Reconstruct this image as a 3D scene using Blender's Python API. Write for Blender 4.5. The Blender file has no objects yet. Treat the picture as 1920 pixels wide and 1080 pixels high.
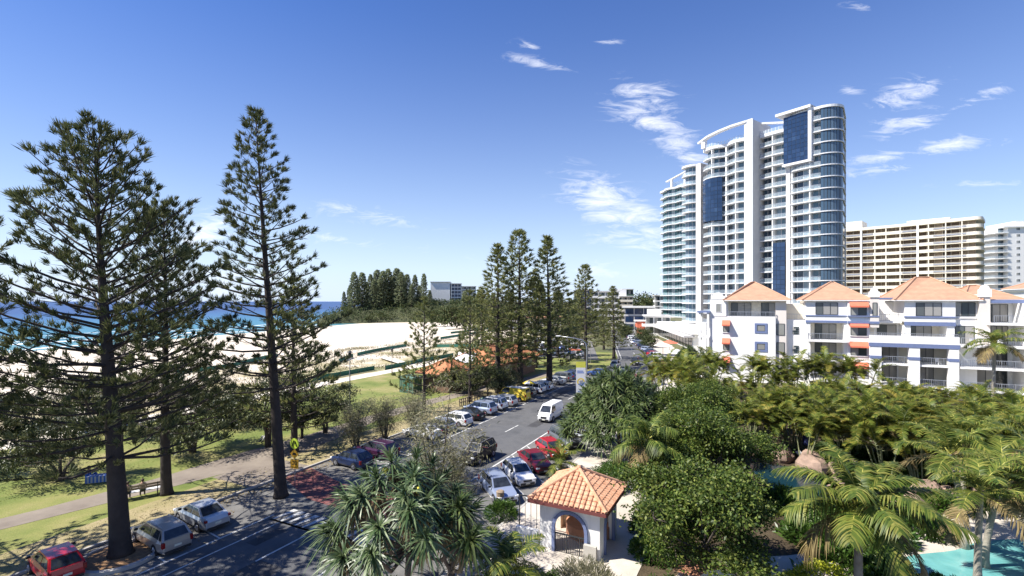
import bpy, bmesh, math, random
import numpy as np
from mathutils import Vector, Matrix, Euler

SC = bpy.context.scene
COL = SC.collection
R = math.radians
HC = 13.0                     # camera height above the street
FPX = 914.0                   # focal length in pixels of the 1920 px wide photograph
HORIZ = 565.0


def at(px, py, z=0.0):
    """world point at height z that the photograph shows at this pixel"""
    y = (HC - z) * FPX / (py - HORIZ)
    return Vector(((px - 960.0) / FPX * y, y, z))


SA, CA = 0.4493, 0.8934       # street direction (26.7 degrees to the right of north)


def RD(u, v, z=0.0):
    """street coordinates: u along the street, v to the right of it"""
    return Vector((v * CA + u * SA, -v * SA + u * CA, z))


ROAD_ROT = -R(26.7)           # local +x across the street to the right, local +y along it


# ------------------------------------------------------------------ objects
def tag(o, label=None, cat=None, group=None, kind=None):
    if label:
        o['label'] = label
    if cat:
        o['category'] = cat
    if group:
        o['group'] = group
    if kind:
        o['kind'] = kind
    return o


def thing(name, label, cat, loc=(0, 0, 0), rotz=0.0, group=None):
    o = bpy.data.objects.new(name, None)
    o.empty_display_size = 0.3
    COL.objects.link(o)
    o.location = loc
    o.rotation_euler = (0, 0, rotz)
    return tag(o, label, cat, group)


def link_mesh(name, me, parent=None):
    o = bpy.data.objects.new(name, me)
    COL.objects.link(o)
    if parent is not None:
        o.parent = parent
        CHILD.setdefault(parent.name, []).append(o)
    return o


CHILD = {}


def dup(o, parent=None):
    c = o.copy()
    COL.objects.link(c)
    if parent is not None:
        c.parent = parent
        CHILD.setdefault(parent.name, []).append(c)
    for ch in CHILD.get(o.name, []):
        dup(ch, c)
    return c


class MB:
    """collects simple shapes into one mesh"""

    def __init__(s):
        s.V = []
        s.F = []
        s.M = []
        s.m = 0

    def face(s, pts, m=None):
        b = len(s.V)
        s.V += [tuple(p) for p in pts]
        s.F.append(tuple(range(b, b + len(pts))))
        s.M.append(s.m if m is None else m)

    def box(s, x0, x1, y0, y1, z0, z1, mat=None, m=None):
        b = len(s.V)
        P = [(x0, y0, z0), (x1, y0, z0), (x1, y1, z0), (x0, y1, z0), (x0, y0, z1), (x1, y0, z1), (x1, y1, z1), (x0, y1, z1)]
        if mat is not None:
            P = [tuple(mat @ Vector(p)) for p in P]
        s.V += P
        for f in ((0, 3, 2, 1), (4, 5, 6, 7), (0, 1, 5, 4), (1, 2, 6, 5), (2, 3, 7, 6), (3, 0, 4, 7)):
            s.F.append(tuple(b + i for i in f))
            s.M.append(s.m if m is None else m)

    def beam(s, a, c, w, h=None, m=None):
        """a box bar from a to c"""
        a = Vector(a)
        c = Vector(c)
        h = w if h is None else h
        d = c - a
        L = d.length
        if L < 1e-6:
            return
        d.normalize()
        up = Vector((0, 0, 1)) if abs(d.z) < 0.98 else Vector((0, 1, 0))
        sx = d.cross(up).normalized()
        uz = sx.cross(d)
        mt = Matrix((sx, d, uz)).transposed().to_4x4()
        mt.translation = a
        s.box(-w / 2, w / 2, 0, L, -h / 2, h / 2, mt, m)

    def prism(s, poly, z0, z1, m=None, top=True, bot=True):
        b = len(s.V)
        n = len(poly)
        s.V += [(p[0], p[1], z0) for p in poly] + [(p[0], p[1], z1) for p in poly]
        mm = s.m if m is None else m
        for i in range(n):
            j = (i + 1) % n
            s.F.append((b + i, b + j, b + n + j, b + n + i))
            s.M.append(mm)
        if top:
            s.F.append(tuple(range(b + n, b + 2 * n)))
            s.M.append(mm)
        if bot:
            s.F.append(tuple(range(b + n - 1, b - 1, -1)))
            s.M.append(mm)

    def tube(s, pts, rad, n=8, cap=True, m=None):
        pts = [Vector(p) for p in pts]
        mm = s.m if m is None else m
        b = len(s.V)
        k = len(pts)
        if not hasattr(rad, '__len__'):
            rad = [rad] * k
        side = None
        for i, p in enumerate(pts):
            d = (pts[min(i + 1, k - 1)] - pts[max(i - 1, 0)])
            d.normalize()
            if side is None:
                side = d.cross(Vector((0.31, 0.95, 0.1)) if abs(d.z) > 0.8 else Vector((0, 0, 1))).normalized()
            side = (side - d * side.dot(d)).normalized()
            up = d.cross(side)
            for q in range(n):
                a = 2 * math.pi * q / n
                s.V.append(tuple(p + (side * math.cos(a) + up * math.sin(a)) * rad[i]))
        for i in range(k - 1):
            for q in range(n):
                q2 = (q + 1) % n
                s.F.append((b + i * n + q, b + i * n + q2, b + (i + 1) * n + q2, b + (i + 1) * n + q))
                s.M.append(mm)
        if cap:
            s.F.append(tuple(b + q for q in range(n - 1, -1, -1)))
            s.M.append(mm)
            s.F.append(tuple(b + (k - 1) * n + q for q in range(n)))
            s.M.append(mm)

    def lathe(s, prof, n=12, c=(0, 0), m=None):
        b = len(s.V)
        mm = s.m if m is None else m
        for r, z in prof:
            for q in range(n):
                a = 2 * math.pi * q / n
                s.V.append((c[0] + r * math.cos(a), c[1] + r * math.sin(a), z))
        for i in range(len(prof) - 1):
            for q in range(n):
                q2 = (q + 1) % n
                s.F.append((b + i * n + q, b + i * n + q2, b + (i + 1) * n + q2, b + (i + 1) * n + q))
                s.M.append(mm)

    def ball(s, c, r, sc=(1, 1, 1), n=10, k=6, m=None):
        c = Vector(c)
        b = len(s.V)
        mm = s.m if m is None else m
        for i in range(k + 1):
            th = math.pi * i / k
            for q in range(n):
                a = 2 * math.pi * q / n
                s.V.append((c.x + r * sc[0] * math.sin(th) * math.cos(a), c.y + r * sc[1] * math.sin(th) * math.sin(a), c.z + r * sc[2] * math.cos(th)))
        for i in range(k):
            for q in range(n):
                q2 = (q + 1) % n
                s.F.append((b + i * n + q, b + (i + 1) * n + q, b + (i + 1) * n + q2, b + i * n + q2))
                s.M.append(mm)

    def mesh(s, name, mats, smooth=False):
        me = bpy.data.meshes.new(name)
        me.from_pydata(s.V, [], s.F)
        if not isinstance(mats, (list, tuple)):
            mats = [mats]
        for mt in mats:
            me.materials.append(mt)
        me.polygons.foreach_set('material_index', s.M)
        if smooth:
            me.polygons.foreach_set('use_smooth', [True] * len(s.F))
        me.update()
        return me

    def build(s, name, mats, parent=None, smooth=False):
        return link_mesh(name, s.mesh(name, mats, smooth), parent)


def bevel(o, w, seg=2):
    m = o.modifiers.new('bevel', 'BEVEL')
    m.width = w
    m.segments = seg
    m.limit_method = 'ANGLE'
    m.angle_limit = R(25)
    return o


class Leaves:
    """collects many small strips (leaves, leaflets, needles) with numpy"""

    def __init__(s):
        s.V = []
        s.F = []
        s.M = []
        s.n = 0

    def add(s, P, D, S, L, W, droop=0.0, K=1, m=0, prof=None, fold=0.0):
        P = np.asarray(P, float).reshape(-1, 3)
        n = len(P)
        if n == 0:
            return
        D = np.broadcast_to(np.asarray(D, float), (n, 3))
        S = np.broadcast_to(np.asarray(S, float), (n, 3))
        L = np.broadcast_to(np.asarray(L, float), (n,))[:, None]
        W = np.broadcast_to(np.asarray(W, float), (n,))[:, None]
        dz = np.array((0, 0, -1.0))
        droop = np.broadcast_to(np.asarray(droop, float), (n,))[:, None]
        if K == 1:
            mid = P + D * L * 0.42 + dz * droop * L * 0.18
            tip = P + D * L + dz * droop * L
            V = np.stack([P, mid + S * W * 0.5, tip, mid - S * W * 0.5], 1).reshape(-1, 3)
            F = (np.arange(n)[:, None] * 4 + np.arange(4)[None]) + s.n
        else:
            ts = np.linspace(0, 1, K + 1)
            if prof is None:
                prof = [0.55] + [1.0] * (K - 1) + [0.06]
            rows = []
            for t, w in zip(ts, prof):
                c = P + D * L * t + dz * droop * L * t * t
                rows.append(c + S * W * 0.5 * w)
                rows.append(c - S * W * 0.5 * w)
            V = np.stack(rows, 1).reshape(-1, 3)
            q = np.array([[2 * i, 2 * i + 1, 2 * i + 3, 2 * i + 2] for i in range(K)])
            F = (np.arange(n)[:, None, None] * (2 * (K + 1)) + q[None]).reshape(-1, 4) + s.n
        s.V.append(V)
        s.F.append(F)
        s.M.append(np.full(len(F), m))
        s.n += len(V)

    def mesh(s, name, mats):
        me = bpy.data.meshes.new(name)
        V = np.concatenate(s.V)
        F = np.concatenate(s.F).astype(np.int32)
        M = np.concatenate(s.M).astype(np.int32)
        me.vertices.add(len(V))
        me.vertices.foreach_set('co', V.astype(np.float32).ravel())
        me.loops.add(len(F) * 4)
        me.loops.foreach_set('vertex_index', F.ravel())
        me.polygons.add(len(F))
        me.polygons.foreach_set('loop_start', np.arange(len(F), dtype=np.int32) * 4)
        if not isinstance(mats, (list, tuple)):
            mats = [mats]
        for mt in mats:
            me.materials.append(mt)
        me.polygons.foreach_set('material_index', M)
        me.update(calc_edges=True)
        return me


def unit(a):
    a = np.asarray(a, float)
    return a / (np.linalg.norm(a, axis=-1, keepdims=True) + 1e-9)


def perp(D, rng):
    """random side vectors perpendicular to D"""
    X = rng.normal(size=D.shape)
    X -= D * np.sum(X * D, -1, keepdims=True)
    return unit(X)


# ------------------------------------------------------------------ materials
def new_mat(name):
    m = bpy.data.materials.new(name)
    m.use_nodes = True
    nt = m.node_tree
    return m, nt, nt.nodes['Principled BSDF']


def N(nt, t, **kw):
    n = nt.nodes.new(t)
    for k, v in kw.items():
        if k in n.inputs:
            n.inputs[k].default_value = v
        else:
            setattr(n, k, v)
    return n


def ramp(nt, stops, interp='LINEAR'):
    r = nt.nodes.new('ShaderNodeValToRGB')
    r.color_ramp.interpolation = interp
    el = r.color_ramp.elements
    while len(el) < len(stops):
        el.new(0.5)
    for e, (p, c) in zip(el, stops):
        e.position = p
        e.color = (c[0], c[1], c[2], 1)
    return r


def plain(name, col, rough=0.6, metal=0.0, var=0.12, scale=3.0, spec=0.5, coat=0.0, bump=0.0):
    """a colour with a little large scale unevenness"""
    m, nt, b = new_mat(name)
    tc = N(nt, 'ShaderNodeTexCoord')
    nz = N(nt, 'ShaderNodeTexNoise', Scale=scale, Detail=5.0, Roughness=0.6)
    nt.links.new(tc.outputs['Object'], nz.inputs['Vector'])
    c1 = [max(0, x * (1 - var)) for x in col]
    c2 = [min(1, x * (1 + var)) for x in col]
    r = ramp(nt, [(0.3, c1), (0.7, c2)])
    nt.links.new(nz.outputs['Fac'], r.inputs['Fac'])
    nt.links.new(r.outputs['Color'], b.inputs['Base Color'])
    b.inputs['Roughness'].default_value = rough
    b.inputs['Metallic'].default_value = metal
    b.inputs['Specular IOR Level'].default_value = spec
    b.inputs['Coat Weight'].default_value = coat
    b.inputs['Coat Roughness'].default_value = 0.18
    if bump > 0:
        bp = N(nt, 'ShaderNodeBump', Strength=bump, Distance=0.05)
        nz2 = N(nt, 'ShaderNodeTexNoise', Scale=scale * 6, Detail=6.0)
        nt.links.new(tc.outputs['Object'], nz2.inputs['Vector'])
        nt.links.new(nz2.outputs['Fac'], bp.inputs['Height'])
        nt.links.new(bp.outputs['Normal'], b.inputs['Normal'])
    return m


def leafmat(name, cols, rough=0.45, trans=0.3, clump=0.6, spec=0.4):
    """foliage: every leaf its own shade, light and dark clumps, some light through the leaf"""
    m, nt, b = new_mat(name)
    g = N(nt, 'ShaderNodeNewGeometry')
    r = ramp(nt, [(i / (len(cols) - 1), c) for i, c in enumerate(cols)])
    nt.links.new(g.outputs['Random Per Island'], r.inputs['Fac'])
    tc = N(nt, 'ShaderNodeTexCoord')
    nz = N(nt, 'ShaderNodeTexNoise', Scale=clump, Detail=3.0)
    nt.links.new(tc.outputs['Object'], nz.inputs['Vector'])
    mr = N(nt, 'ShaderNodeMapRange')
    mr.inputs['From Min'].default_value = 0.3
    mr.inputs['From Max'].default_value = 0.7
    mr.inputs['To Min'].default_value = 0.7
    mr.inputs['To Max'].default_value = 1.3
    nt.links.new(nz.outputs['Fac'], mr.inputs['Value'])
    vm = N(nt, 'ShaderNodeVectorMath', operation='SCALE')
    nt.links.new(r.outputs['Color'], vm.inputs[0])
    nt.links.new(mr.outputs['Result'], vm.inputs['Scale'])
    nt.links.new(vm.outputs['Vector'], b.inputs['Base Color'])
    b.inputs['Roughness'].default_value = rough
    b.inputs['Specular IOR Level'].default_value = spec
    t = N(nt, 'ShaderNodeBsdfTranslucent')
    nt.links.new(vm.outputs['Vector'], t.inputs['Color'])
    mx = N(nt, 'ShaderNodeMixShader')
    mx.inputs[0].default_value = trans
    nt.links.new(b.outputs[0], mx.inputs[1])
    nt.links.new(t.outputs[0], mx.inputs[2])
    nt.links.new(mx.outputs[0], nt.nodes['Material Output'].inputs['Surface'])
    return m


def panes(name, cols, rough=0.08, interp='CONSTANT', spec=0.5):
    """window glass: each pane its own tone (curtain, dark room, open sash)"""
    m, nt, b = new_mat(name)
    g = N(nt, 'ShaderNodeNewGeometry')
    r = ramp(nt, cols, interp)
    nt.links.new(g.outputs['Random Per Island'], r.inputs['Fac'])
    nt.links.new(r.outputs['Color'], b.inputs['Base Color'])
    b.inputs['Roughness'].default_value = rough
    b.inputs['Specular IOR Level'].default_value = spec
    return m


def seethrough(name, col, alpha, rough=0.1):
    m, nt, b = new_mat(name)
    b.inputs['Base Color'].default_value = (*col, 1)
    b.inputs['Roughness'].default_value = rough
    b.inputs['Alpha'].default_value = alpha
    return m


def ground_mat(name, stops, scale, fine=40.0, rough=0.9, bump=0.3, fine_amt=0.25, stretch=None, dist=0.03):
    """large patches from a noise ramp times a fine grain"""
    m, nt, b = new_mat(name)
    tc = N(nt, 'ShaderNodeTexCoord')
    vec = tc.outputs['Object']
    if stretch:
        mp = N(nt, 'ShaderNodeMapping')
        mp.inputs['Scale'].default_value = stretch
        nt.links.new(vec, mp.inputs['Vector'])
        vec = mp.outputs['Vector']
    n1 = N(nt, 'ShaderNodeTexNoise', Scale=scale, Detail=8.0, Roughness=0.62)
    nt.links.new(vec, n1.inputs['Vector'])
    r = ramp(nt, stops)
    nt.links.new(n1.outputs['Fac'], r.inputs['Fac'])
    n2 = N(nt, 'ShaderNodeTexNoise', Scale=fine, Detail=4.0)
    nt.links.new(tc.outputs['Object'], n2.inputs['Vector'])
    mr = N(nt, 'ShaderNodeMapRange')
    mr.inputs['From Min'].default_value = 0.3
    mr.inputs['From Max'].default_value = 0.7
    mr.inputs['To Min'].default_value = 1 - fine_amt
    mr.inputs['To Max'].default_value = 1 + fine_amt
    nt.links.new(n2.outputs['Fac'], mr.inputs['Value'])
    vm = N(nt, 'ShaderNodeVectorMath', operation='SCALE')
    nt.links.new(r.outputs['Color'], vm.inputs[0])
    nt.links.new(mr.outputs['Result'], vm.inputs['Scale'])
    nt.links.new(vm.outputs['Vector'], b.inputs['Base Color'])
    b.inputs['Roughness'].default_value = rough
    b.inputs['Specular IOR Level'].default_value = 0.3
    if bump:
        bp = N(nt, 'ShaderNodeBump', Strength=bump, Distance=dist)
        nt.links.new(n2.outputs['Fac'], bp.inputs['Height'])
        nt.links.new(bp.outputs['Normal'], b.inputs['Normal'])
    return m


M = {}


def streaky(name, col, rough):
    """painted render with faint rain streaks and weathered patches"""
    m, nt, b = new_mat(name)
    tc = N(nt, 'ShaderNodeTexCoord')
    mp = N(nt, 'ShaderNodeMapping')
    mp.inputs['Scale'].default_value = (2.6, 2.6, .22)
    nt.links.new(tc.outputs['Object'], mp.inputs['Vector'])
    n1 = N(nt, 'ShaderNodeTexNoise', Scale=1.0, Detail=6.0, Roughness=.7)
    nt.links.new(mp.outputs[0], n1.inputs['Vector'])
    r = ramp(nt, [(.3, [x * .84 for x in col]), (.45, [x * .97 for x in col]), (.65, col)])
    nt.links.new(n1.outputs['Fac'], r.inputs['Fac'])
    nt.links.new(r.outputs['Color'], b.inputs['Base Color'])
    b.inputs['Roughness'].default_value = rough
    return m


M['white'] = streaky('white_render', (0.82, 0.81, 0.78), 0.75)
M['white_paint'] = plain('white_paint', (0.8, 0.8, 0.8), 0.4, var=0.03)
M['cream'] = plain('cream_render', (0.74, 0.69, 0.58), 0.7, var=0.06, scale=0.4)
M['grey_and_shade'] = plain('grey_and_shade_render', (0.55, 0.54, 0.53), 0.7, var=0.06, scale=0.4)  # grey walls, and tower walls whose shade is put into the colour
M['painted_shade'] = plain('painted_shade_render', (0.7, 0.64, 0.58), 0.7, var=0.05, scale=0.5)  # pinkish shade of the apartment side walls put into the render colour
M['blue_trim'] = plain('blue_trim', (0.15, 0.19, 0.33), 0.5, var=0.08)
M['awning'] = plain('orange_canvas', (0.62, 0.16, 0.09), 0.8, var=0.08)
M['metal'] = plain('grey_metal', (0.45, 0.46, 0.47), 0.35, metal=0.7, var=0.08)
M['rail'] = plain('railing_metal', (0.4, 0.42, 0.46), 0.4, metal=0.4, var=0.05)
M['dark_metal'] = plain('dark_metal', (0.04, 0.045, 0.05), 0.5, metal=0.3, var=0.1)
M['black'] = plain('black_rubber', (0.018, 0.018, 0.02), 0.75, var=0.1, spec=0.3)
M['trim'] = plain('black_plastic', (0.025, 0.025, 0.028), 0.5, var=0.1)
M['rimmetal'] = plain('wheel_alloy', (0.5, 0.5, 0.52), 0.3, metal=0.8, var=0.05)
M['carglass'] = plain('car_glass', (0.03, 0.036, 0.042), 0.04, var=0.5, scale=2.5, spec=0.8)
M['headlamp'] = plain('headlamp_glass', (0.75, 0.77, 0.8), 0.1, var=0.05)
M['taillamp'] = plain('tail_lamp_red', (0.22, 0.012, 0.012), 0.2, var=0.05)
M['plate'] = plain('number_plate', (0.75, 0.74, 0.6), 0.5, var=0.03)
M['wood'] = plain('grey_timber', (0.25, 0.19, 0.13), 0.8, var=0.25, scale=4)
M['brick'] = plain('brown_brick', (0.17, 0.1, 0.065), 0.85, var=0.25, scale=5)
M['terracotta'] = plain('terracotta_tiles', (0.5, 0.24, 0.14), 0.75, var=0.14, scale=2.5)
M['rooftile'] = plain('orange_roof_tiles', (0.47, 0.27, 0.17), 0.75, var=0.14, scale=1.2, bump=0.3)
_nt = M['rooftile'].node_tree
_b = _nt.nodes['Principled BSDF']
_w = N(_nt, 'ShaderNodeTexWave', Scale=1.6, Distortion=0.3)
_w.bands_direction = 'Z'
_tc = N(_nt, 'ShaderNodeTexCoord')
_nt.links.new(_tc.outputs['Object'], _w.inputs['Vector'])
_mx = N(_nt, 'ShaderNodeMixRGB', blend_type='MULTIPLY')
_rp = ramp(_nt, [(0.0, (0.62, 0.6, 0.58)), (0.35, (1, 1, 1))])
_nt.links.new(_w.outputs['Fac'], _rp.inputs['Fac'])
_mx.inputs[0].default_value = 0.8
_nt.links.new(_b.inputs['Base Color'].links[0].from_socket, _mx.inputs[1])
_nt.links.new(_rp.outputs['Color'], _mx.inputs[2])
_nt.links.new(_mx.outputs[0], _b.inputs['Base Color'])
M['parkroof'] = plain('orange_park_roof_tiles', (0.46, 0.185, 0.08), 0.8, var=0.2, scale=1.5)
M['green_paint'] = plain('green_paint', (0.10, 0.17, 0.12), 0.6, var=0.1)
M['shade_net'] = plain('green_shade_cloth', (0.035, 0.15, 0.11), 0.85, var=0.2, scale=1.0)
M['yellow'] = plain('yellow_paint', (0.75, 0.55, 0.05), 0.5, var=0.06)
M['signyellow'] = plain('lime_sign_sheet', (0.55, 0.72, 0.06), 0.5, var=0.03)
M['signorange'] = plain('amber_sign_sheet', (0.8, 0.42, 0.03), 0.5, var=0.03)
M['signblack'] = plain('sign_black', (0.015, 0.015, 0.015), 0.6, var=0.05)
M['signblue'] = plain('sign_blue', (0.03, 0.12, 0.45), 0.5, var=0.05)
M['concrete'] = ground_mat('pale_concrete', [(0.35, (0.42, 0.4, 0.36)), (0.65, (0.52, 0.49, 0.44))], 0.6, 30, fine_amt=0.12)
M['kerb'] = plain('kerb_concrete', (0.4, 0.38, 0.35), 0.9, var=0.15, scale=2.0)
M['skin'] = plain('skin', (0.5, 0.3, 0.21), 0.6, var=0.05)
M['hair'] = plain('brown_hair', (0.05, 0.028, 0.018), 0.7, var=0.1)
M['redhair'] = plain('auburn_hair', (0.2, 0.06, 0.03), 0.7, var=0.1)
M['cloth_dark'] = plain('dark_cloth', (0.025, 0.026, 0.032), 0.9, var=0.1)
M['cloth_blue'] = plain('blue_cloth', (0.05, 0.13, 0.42), 0.9, var=0.1)
M['cloth_white'] = plain('white_cloth', (0.7, 0.7, 0.7), 0.9, var=0.05)
M['navy'] = plain('navy_canvas', (0.02, 0.03, 0.12), 0.85, var=0.1)
M['rock'] = plain('brown_rock', (0.3, 0.21, 0.16), 0.85, var=0.35, scale=1.2, bump=0.6)

M['asphalt'] = ground_mat('asphalt', [(0.3, (0.065, 0.067, 0.07)), (0.45, (0.1, 0.102, 0.106)), (0.52, (0.115, 0.116, 0.118)), (0.6, (0.095, 0.096, 0.098)), (0.78, (0.14, 0.138, 0.135))], 0.3, 60, rough=0.85, bump=0.25, fine_amt=0.25, dist=0.01)
M['bay'] = ground_mat('worn_asphalt', [(0.28, (0.07, 0.07, 0.07)), (0.42, (0.13, 0.128, 0.125)), (0.55, (0.17, 0.165, 0.155)), (0.75, (0.22, 0.205, 0.19))], 0.45, 60, rough=0.88, bump=0.25, fine_amt=0.25, dist=0.01)
M['marking'] = ground_mat('worn_road_paint', [(0.34, (0.2, 0.2, 0.2)), (0.44, (0.5, 0.5, 0.48)), (0.6, (0.62, 0.62, 0.59))], 1.6, 40, fine_amt=.15)
M['patch'] = ground_mat('asphalt_repair', [(0.35, (0.05, 0.05, 0.053)), (0.65, (0.075, 0.075, 0.078))], 1.0, 60, fine_amt=.2)
M['tower_white'] = streaky('tower_render', (0.66, 0.67, 0.69), 0.7)
M['redpave'] = ground_mat('red_crossing_surface', [(0.32, (0.11, 0.09, 0.085)), (0.45, (0.19, 0.075, 0.07)), (0.7, (0.26, 0.095, 0.085))], 1.2, 50, fine_amt=0.2)  # red darkened so the colour carries part of the shade on it
M['lawn'] = ground_mat('lawn', [(0.28, (0.08, 0.11, 0.022)), (0.42, (0.14, 0.175, 0.04)), (0.54, (0.21, 0.215, 0.065)), (0.68, (0.31, 0.26, 0.12))], 0.16, 18, bump=0.6, fine_amt=0.3)
M['drygrass'] = ground_mat('dry_verge', [(0.3, (0.2, 0.19, 0.07)), (0.5, (0.3, 0.25, 0.13)), (0.7, (0.4, 0.32, 0.2))], 0.3, 18, bump=0.6, fine_amt=0.3)
M['parkpath'] = ground_mat('park_path_asphalt', [(0.3, (0.17, 0.14, 0.115)), (0.5, (0.225, 0.19, 0.155)), (0.7, (0.27, 0.23, 0.185))], 0.5, 40, fine_amt=0.12)
M['footpath'] = ground_mat('footpath_paving', [(0.35, (0.44, 0.39, 0.33)), (0.65, (0.58, 0.53, 0.46))], 0.5, 25, fine_amt=0.15)
M['soil'] = ground_mat('garden_mulch', [(0.3, (0.035, 0.025, 0.016)), (0.6, (0.08, 0.06, 0.035)), (0.8, (0.06, 0.08, 0.025))], 0.4, 15, bump=0.8, fine_amt=0.4)
M['inland'] = ground_mat('inland_ground', [(0.3, (0.07, 0.09, 0.03)), (0.6, (0.16, 0.15, 0.08)), (0.8, (0.25, 0.23, 0.18))], 0.03, 2, bump=0.2)
M['sandpath'] = ground_mat('sandy_path', [(0.3, (0.6, 0.53, 0.43)), (0.7, (0.72, 0.66, 0.56))], 0.5, 20, fine_amt=0.1)
# ------------------------------------------------------------------ camera, sun, sky
cam = bpy.data.cameras.new('camera')
cam.sensor_width = 36.0
cam.lens = 36.0 * FPX / 1920.0
cam.shift_y = (HORIZ - 540.0) / 1920.0
cam.clip_start = 0.2
cam.clip_end = 60000
cam_o = bpy.data.objects.new('camera', cam)
COL.objects.link(cam_o)
cam_o.location = (0, 0, HC)
cam_o.rotation_euler = (R(90), 0, 0)
SC.camera = cam_o

SUN_DIR = Vector((-0.63, -0.13, 0.765)).normalized()       # towards the sun: left and a little behind
sun = bpy.data.lights.new('sun', 'SUN')
sun.energy = 4.6
sun.angle = R(0.5)
sun.color = (1.0, 0.95, 0.87)
sun_o = bpy.data.objects.new('sun', sun)
COL.objects.link(sun_o)
sun_o.rotation_euler = SUN_DIR.to_track_quat('Z', 'Y').to_euler()
sun_o.location = (-50, -20, 80)

W = bpy.data.worlds.new('World')
SC.world = W
W.use_nodes = True
wt = W.node_tree
bg = wt.nodes['Background']
sky = N(wt, 'ShaderNodeTexSky')
sky.sky_type = 'NISHITA'
sky.sun_disc = False
sky.sun_elevation = math.asin(SUN_DIR.z)
sky.sun_rotation = math.atan2(SUN_DIR.x, SUN_DIR.y)
sky.altitude = 10
sky.air_density = 1.0
sky.dust_density = 0.2
sky.ozone_density = 1.6
hs = N(wt, 'ShaderNodeHueSaturation')
hs.inputs['Hue'].default_value = 0.52
hs.inputs['Saturation'].default_value = 1.52
hs.inputs['Value'].default_value = 0.76
wt.links.new(sky.outputs[0], hs.inputs['Color'])
bg.inputs['Strength'].default_value = 0.1


def wmath(op, a, b=None, c=None):
    n = N(wt, 'ShaderNodeMath', operation=op)
    for i, x in enumerate((a, b, c)):
        if x is None:
            continue
        if isinstance(x, (int, float)):
            n.inputs[i].default_value = x
        else:
            wt.links.new(x, n.inputs[i])
    return n.outputs[0]


tcw = N(wt, 'ShaderNodeTexCoord')
sep = N(wt, 'ShaderNodeSeparateXYZ')
wt.links.new(tcw.outputs['Generated'], sep.inputs[0])
fwd = wmath('MAXIMUM', sep.outputs[1], 0.02)
gx = wmath('DIVIDE', sep.outputs[0], fwd)                 # bearing and height of a direction, for placing the clouds
gz = wmath('DIVIDE', sep.outputs[2], fwd)
comb = N(wt, 'ShaderNodeCombineXYZ')
wt.links.new(gx, comb.inputs[0])
wt.links.new(gz, comb.inputs[1])
total = None
for (px, py, rx, ry, rot, amp) in [
        (1215, 182, 62, 26, 12, 1.0), (1222, 228, 88, 22, 16, 1.05), (1282, 282, 60, 26, 34, 1.0),
        (1135, 378, 84, 40, 28, 1.1), (1195, 410, 60, 36, 40, 1.1), (1185, 452, 75, 18, 6, .9), (1120, 505, 90, 22, 0, .5),
        (690, 403, 125, 17, 9, .62), (630, 448, 95, 12, 10, .62), (780, 470, 120, 14, 8, .35), (380, 440, 80, 40, -20, .8), (420, 530, 150, 34, 0, .75), (140, 530, 160, 28, 0, .5),
        (1700, 176, 70, 24, -20, .95), (1705, 232, 85, 20, -14, .85), (1785, 272, 62, 17, -8, .9), (1640, 298, 70, 11, -10, .9),
        (1650, 318, 85, 10, -8, .7), (1850, 176, 48, 12, -16, .75), (1600, 172, 30, 10, 10, .7), (1780, 210, 60, 10, -18, .6), (1870, 270, 50, 9, -8, .5),
        (1012, 120, 62, 11, 14, .8), (985, 86, 32, 8, 10, .75), (1135, 78, 32, 6, 2, .7), (1610, 12, 40, 10, 10, .6), (1850, 345, 90, 9, 0, .5)]:
    cx, cz = (px - 960) / FPX, (HORIZ - py) / FPX
    a = R(rot)
    dx = wmath('SUBTRACT', gx, cx)
    dz = wmath('SUBTRACT', gz, cz)
    # picture rotation is clockwise for positive angles
    u = wmath('ADD', wmath('MULTIPLY', dx, math.cos(a) * FPX / rx), wmath('MULTIPLY', dz, -math.sin(a) * FPX / rx))
    v = wmath('ADD', wmath('MULTIPLY', dx, math.sin(a) * FPX / ry), wmath('MULTIPLY', dz, math.cos(a) * FPX / ry))
    d2 = wmath('ADD', wmath('MULTIPLY', u, u), wmath('MULTIPLY', v, v))
    g = wmath('MULTIPLY', wmath('EXPONENT', wmath('MULTIPLY', d2, -0.8)), amp)
    total = g if total is None else wmath('MAXIMUM', total, g)
mpw = N(wt, 'ShaderNodeMapping')
mpw.inputs['Scale'].default_value = (12, 46, 1)
mpw.inputs['Rotation'].default_value = (0, 0, R(12))
wt.links.new(comb.outputs[0], mpw.inputs['Vector'])
nz1 = N(wt, 'ShaderNodeTexNoise', Scale=1.0, Detail=10.0, Roughness=0.68, Distortion=0.9)
wt.links.new(mpw.outputs[0], nz1.inputs['Vector'])
mask = wmath('ADD', total, wmath('MULTIPLY', wmath('SUBTRACT', nz1.outputs['Fac'], 0.5), 3.2))
mask = wmath('MULTIPLY', wmath('SUBTRACT', mask, 0.42), 0.85)
mask = wmath('MINIMUM', wmath('MAXIMUM', mask, 0.0), 1.0)
mask = wmath('MULTIPLY', mask, wmath('MINIMUM', wmath('MULTIPLY', total, 1.6), 1.0))
mask = wmath('MULTIPLY', mask, wmath('GREATER_THAN', sep.outputs[1], 0.03))
mask = wmath('MULTIPLY', mask, wmath('GREATER_THAN', sep.outputs[2], 0.0))
mixw = N(wt, 'ShaderNodeMixRGB')
mixw.inputs[2].default_value = (6.4, 6.5, 6.9, 1)
wt.links.new(wmath('MULTIPLY', mask, 0.92), mixw.inputs[0])
hz = wmath('EXPONENT', wmath('MULTIPLY', wmath('MAXIMUM', sep.outputs[2], 0.0), -4.0))      # pale sea air low in the sky
mixh = N(wt, 'ShaderNodeMixRGB')
mixh.inputs[2].default_value = (3.9, 4.7, 6.1, 1)
wt.links.new(wmath('MULTIPLY', hz, 0.95), mixh.inputs[0])
wt.links.new(hs.outputs[0], mixh.inputs[1])
wt.links.new(mixh.outputs[0], mixw.inputs[1])
wt.links.new(mixw.outputs[0], bg.inputs['Color'])

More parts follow.
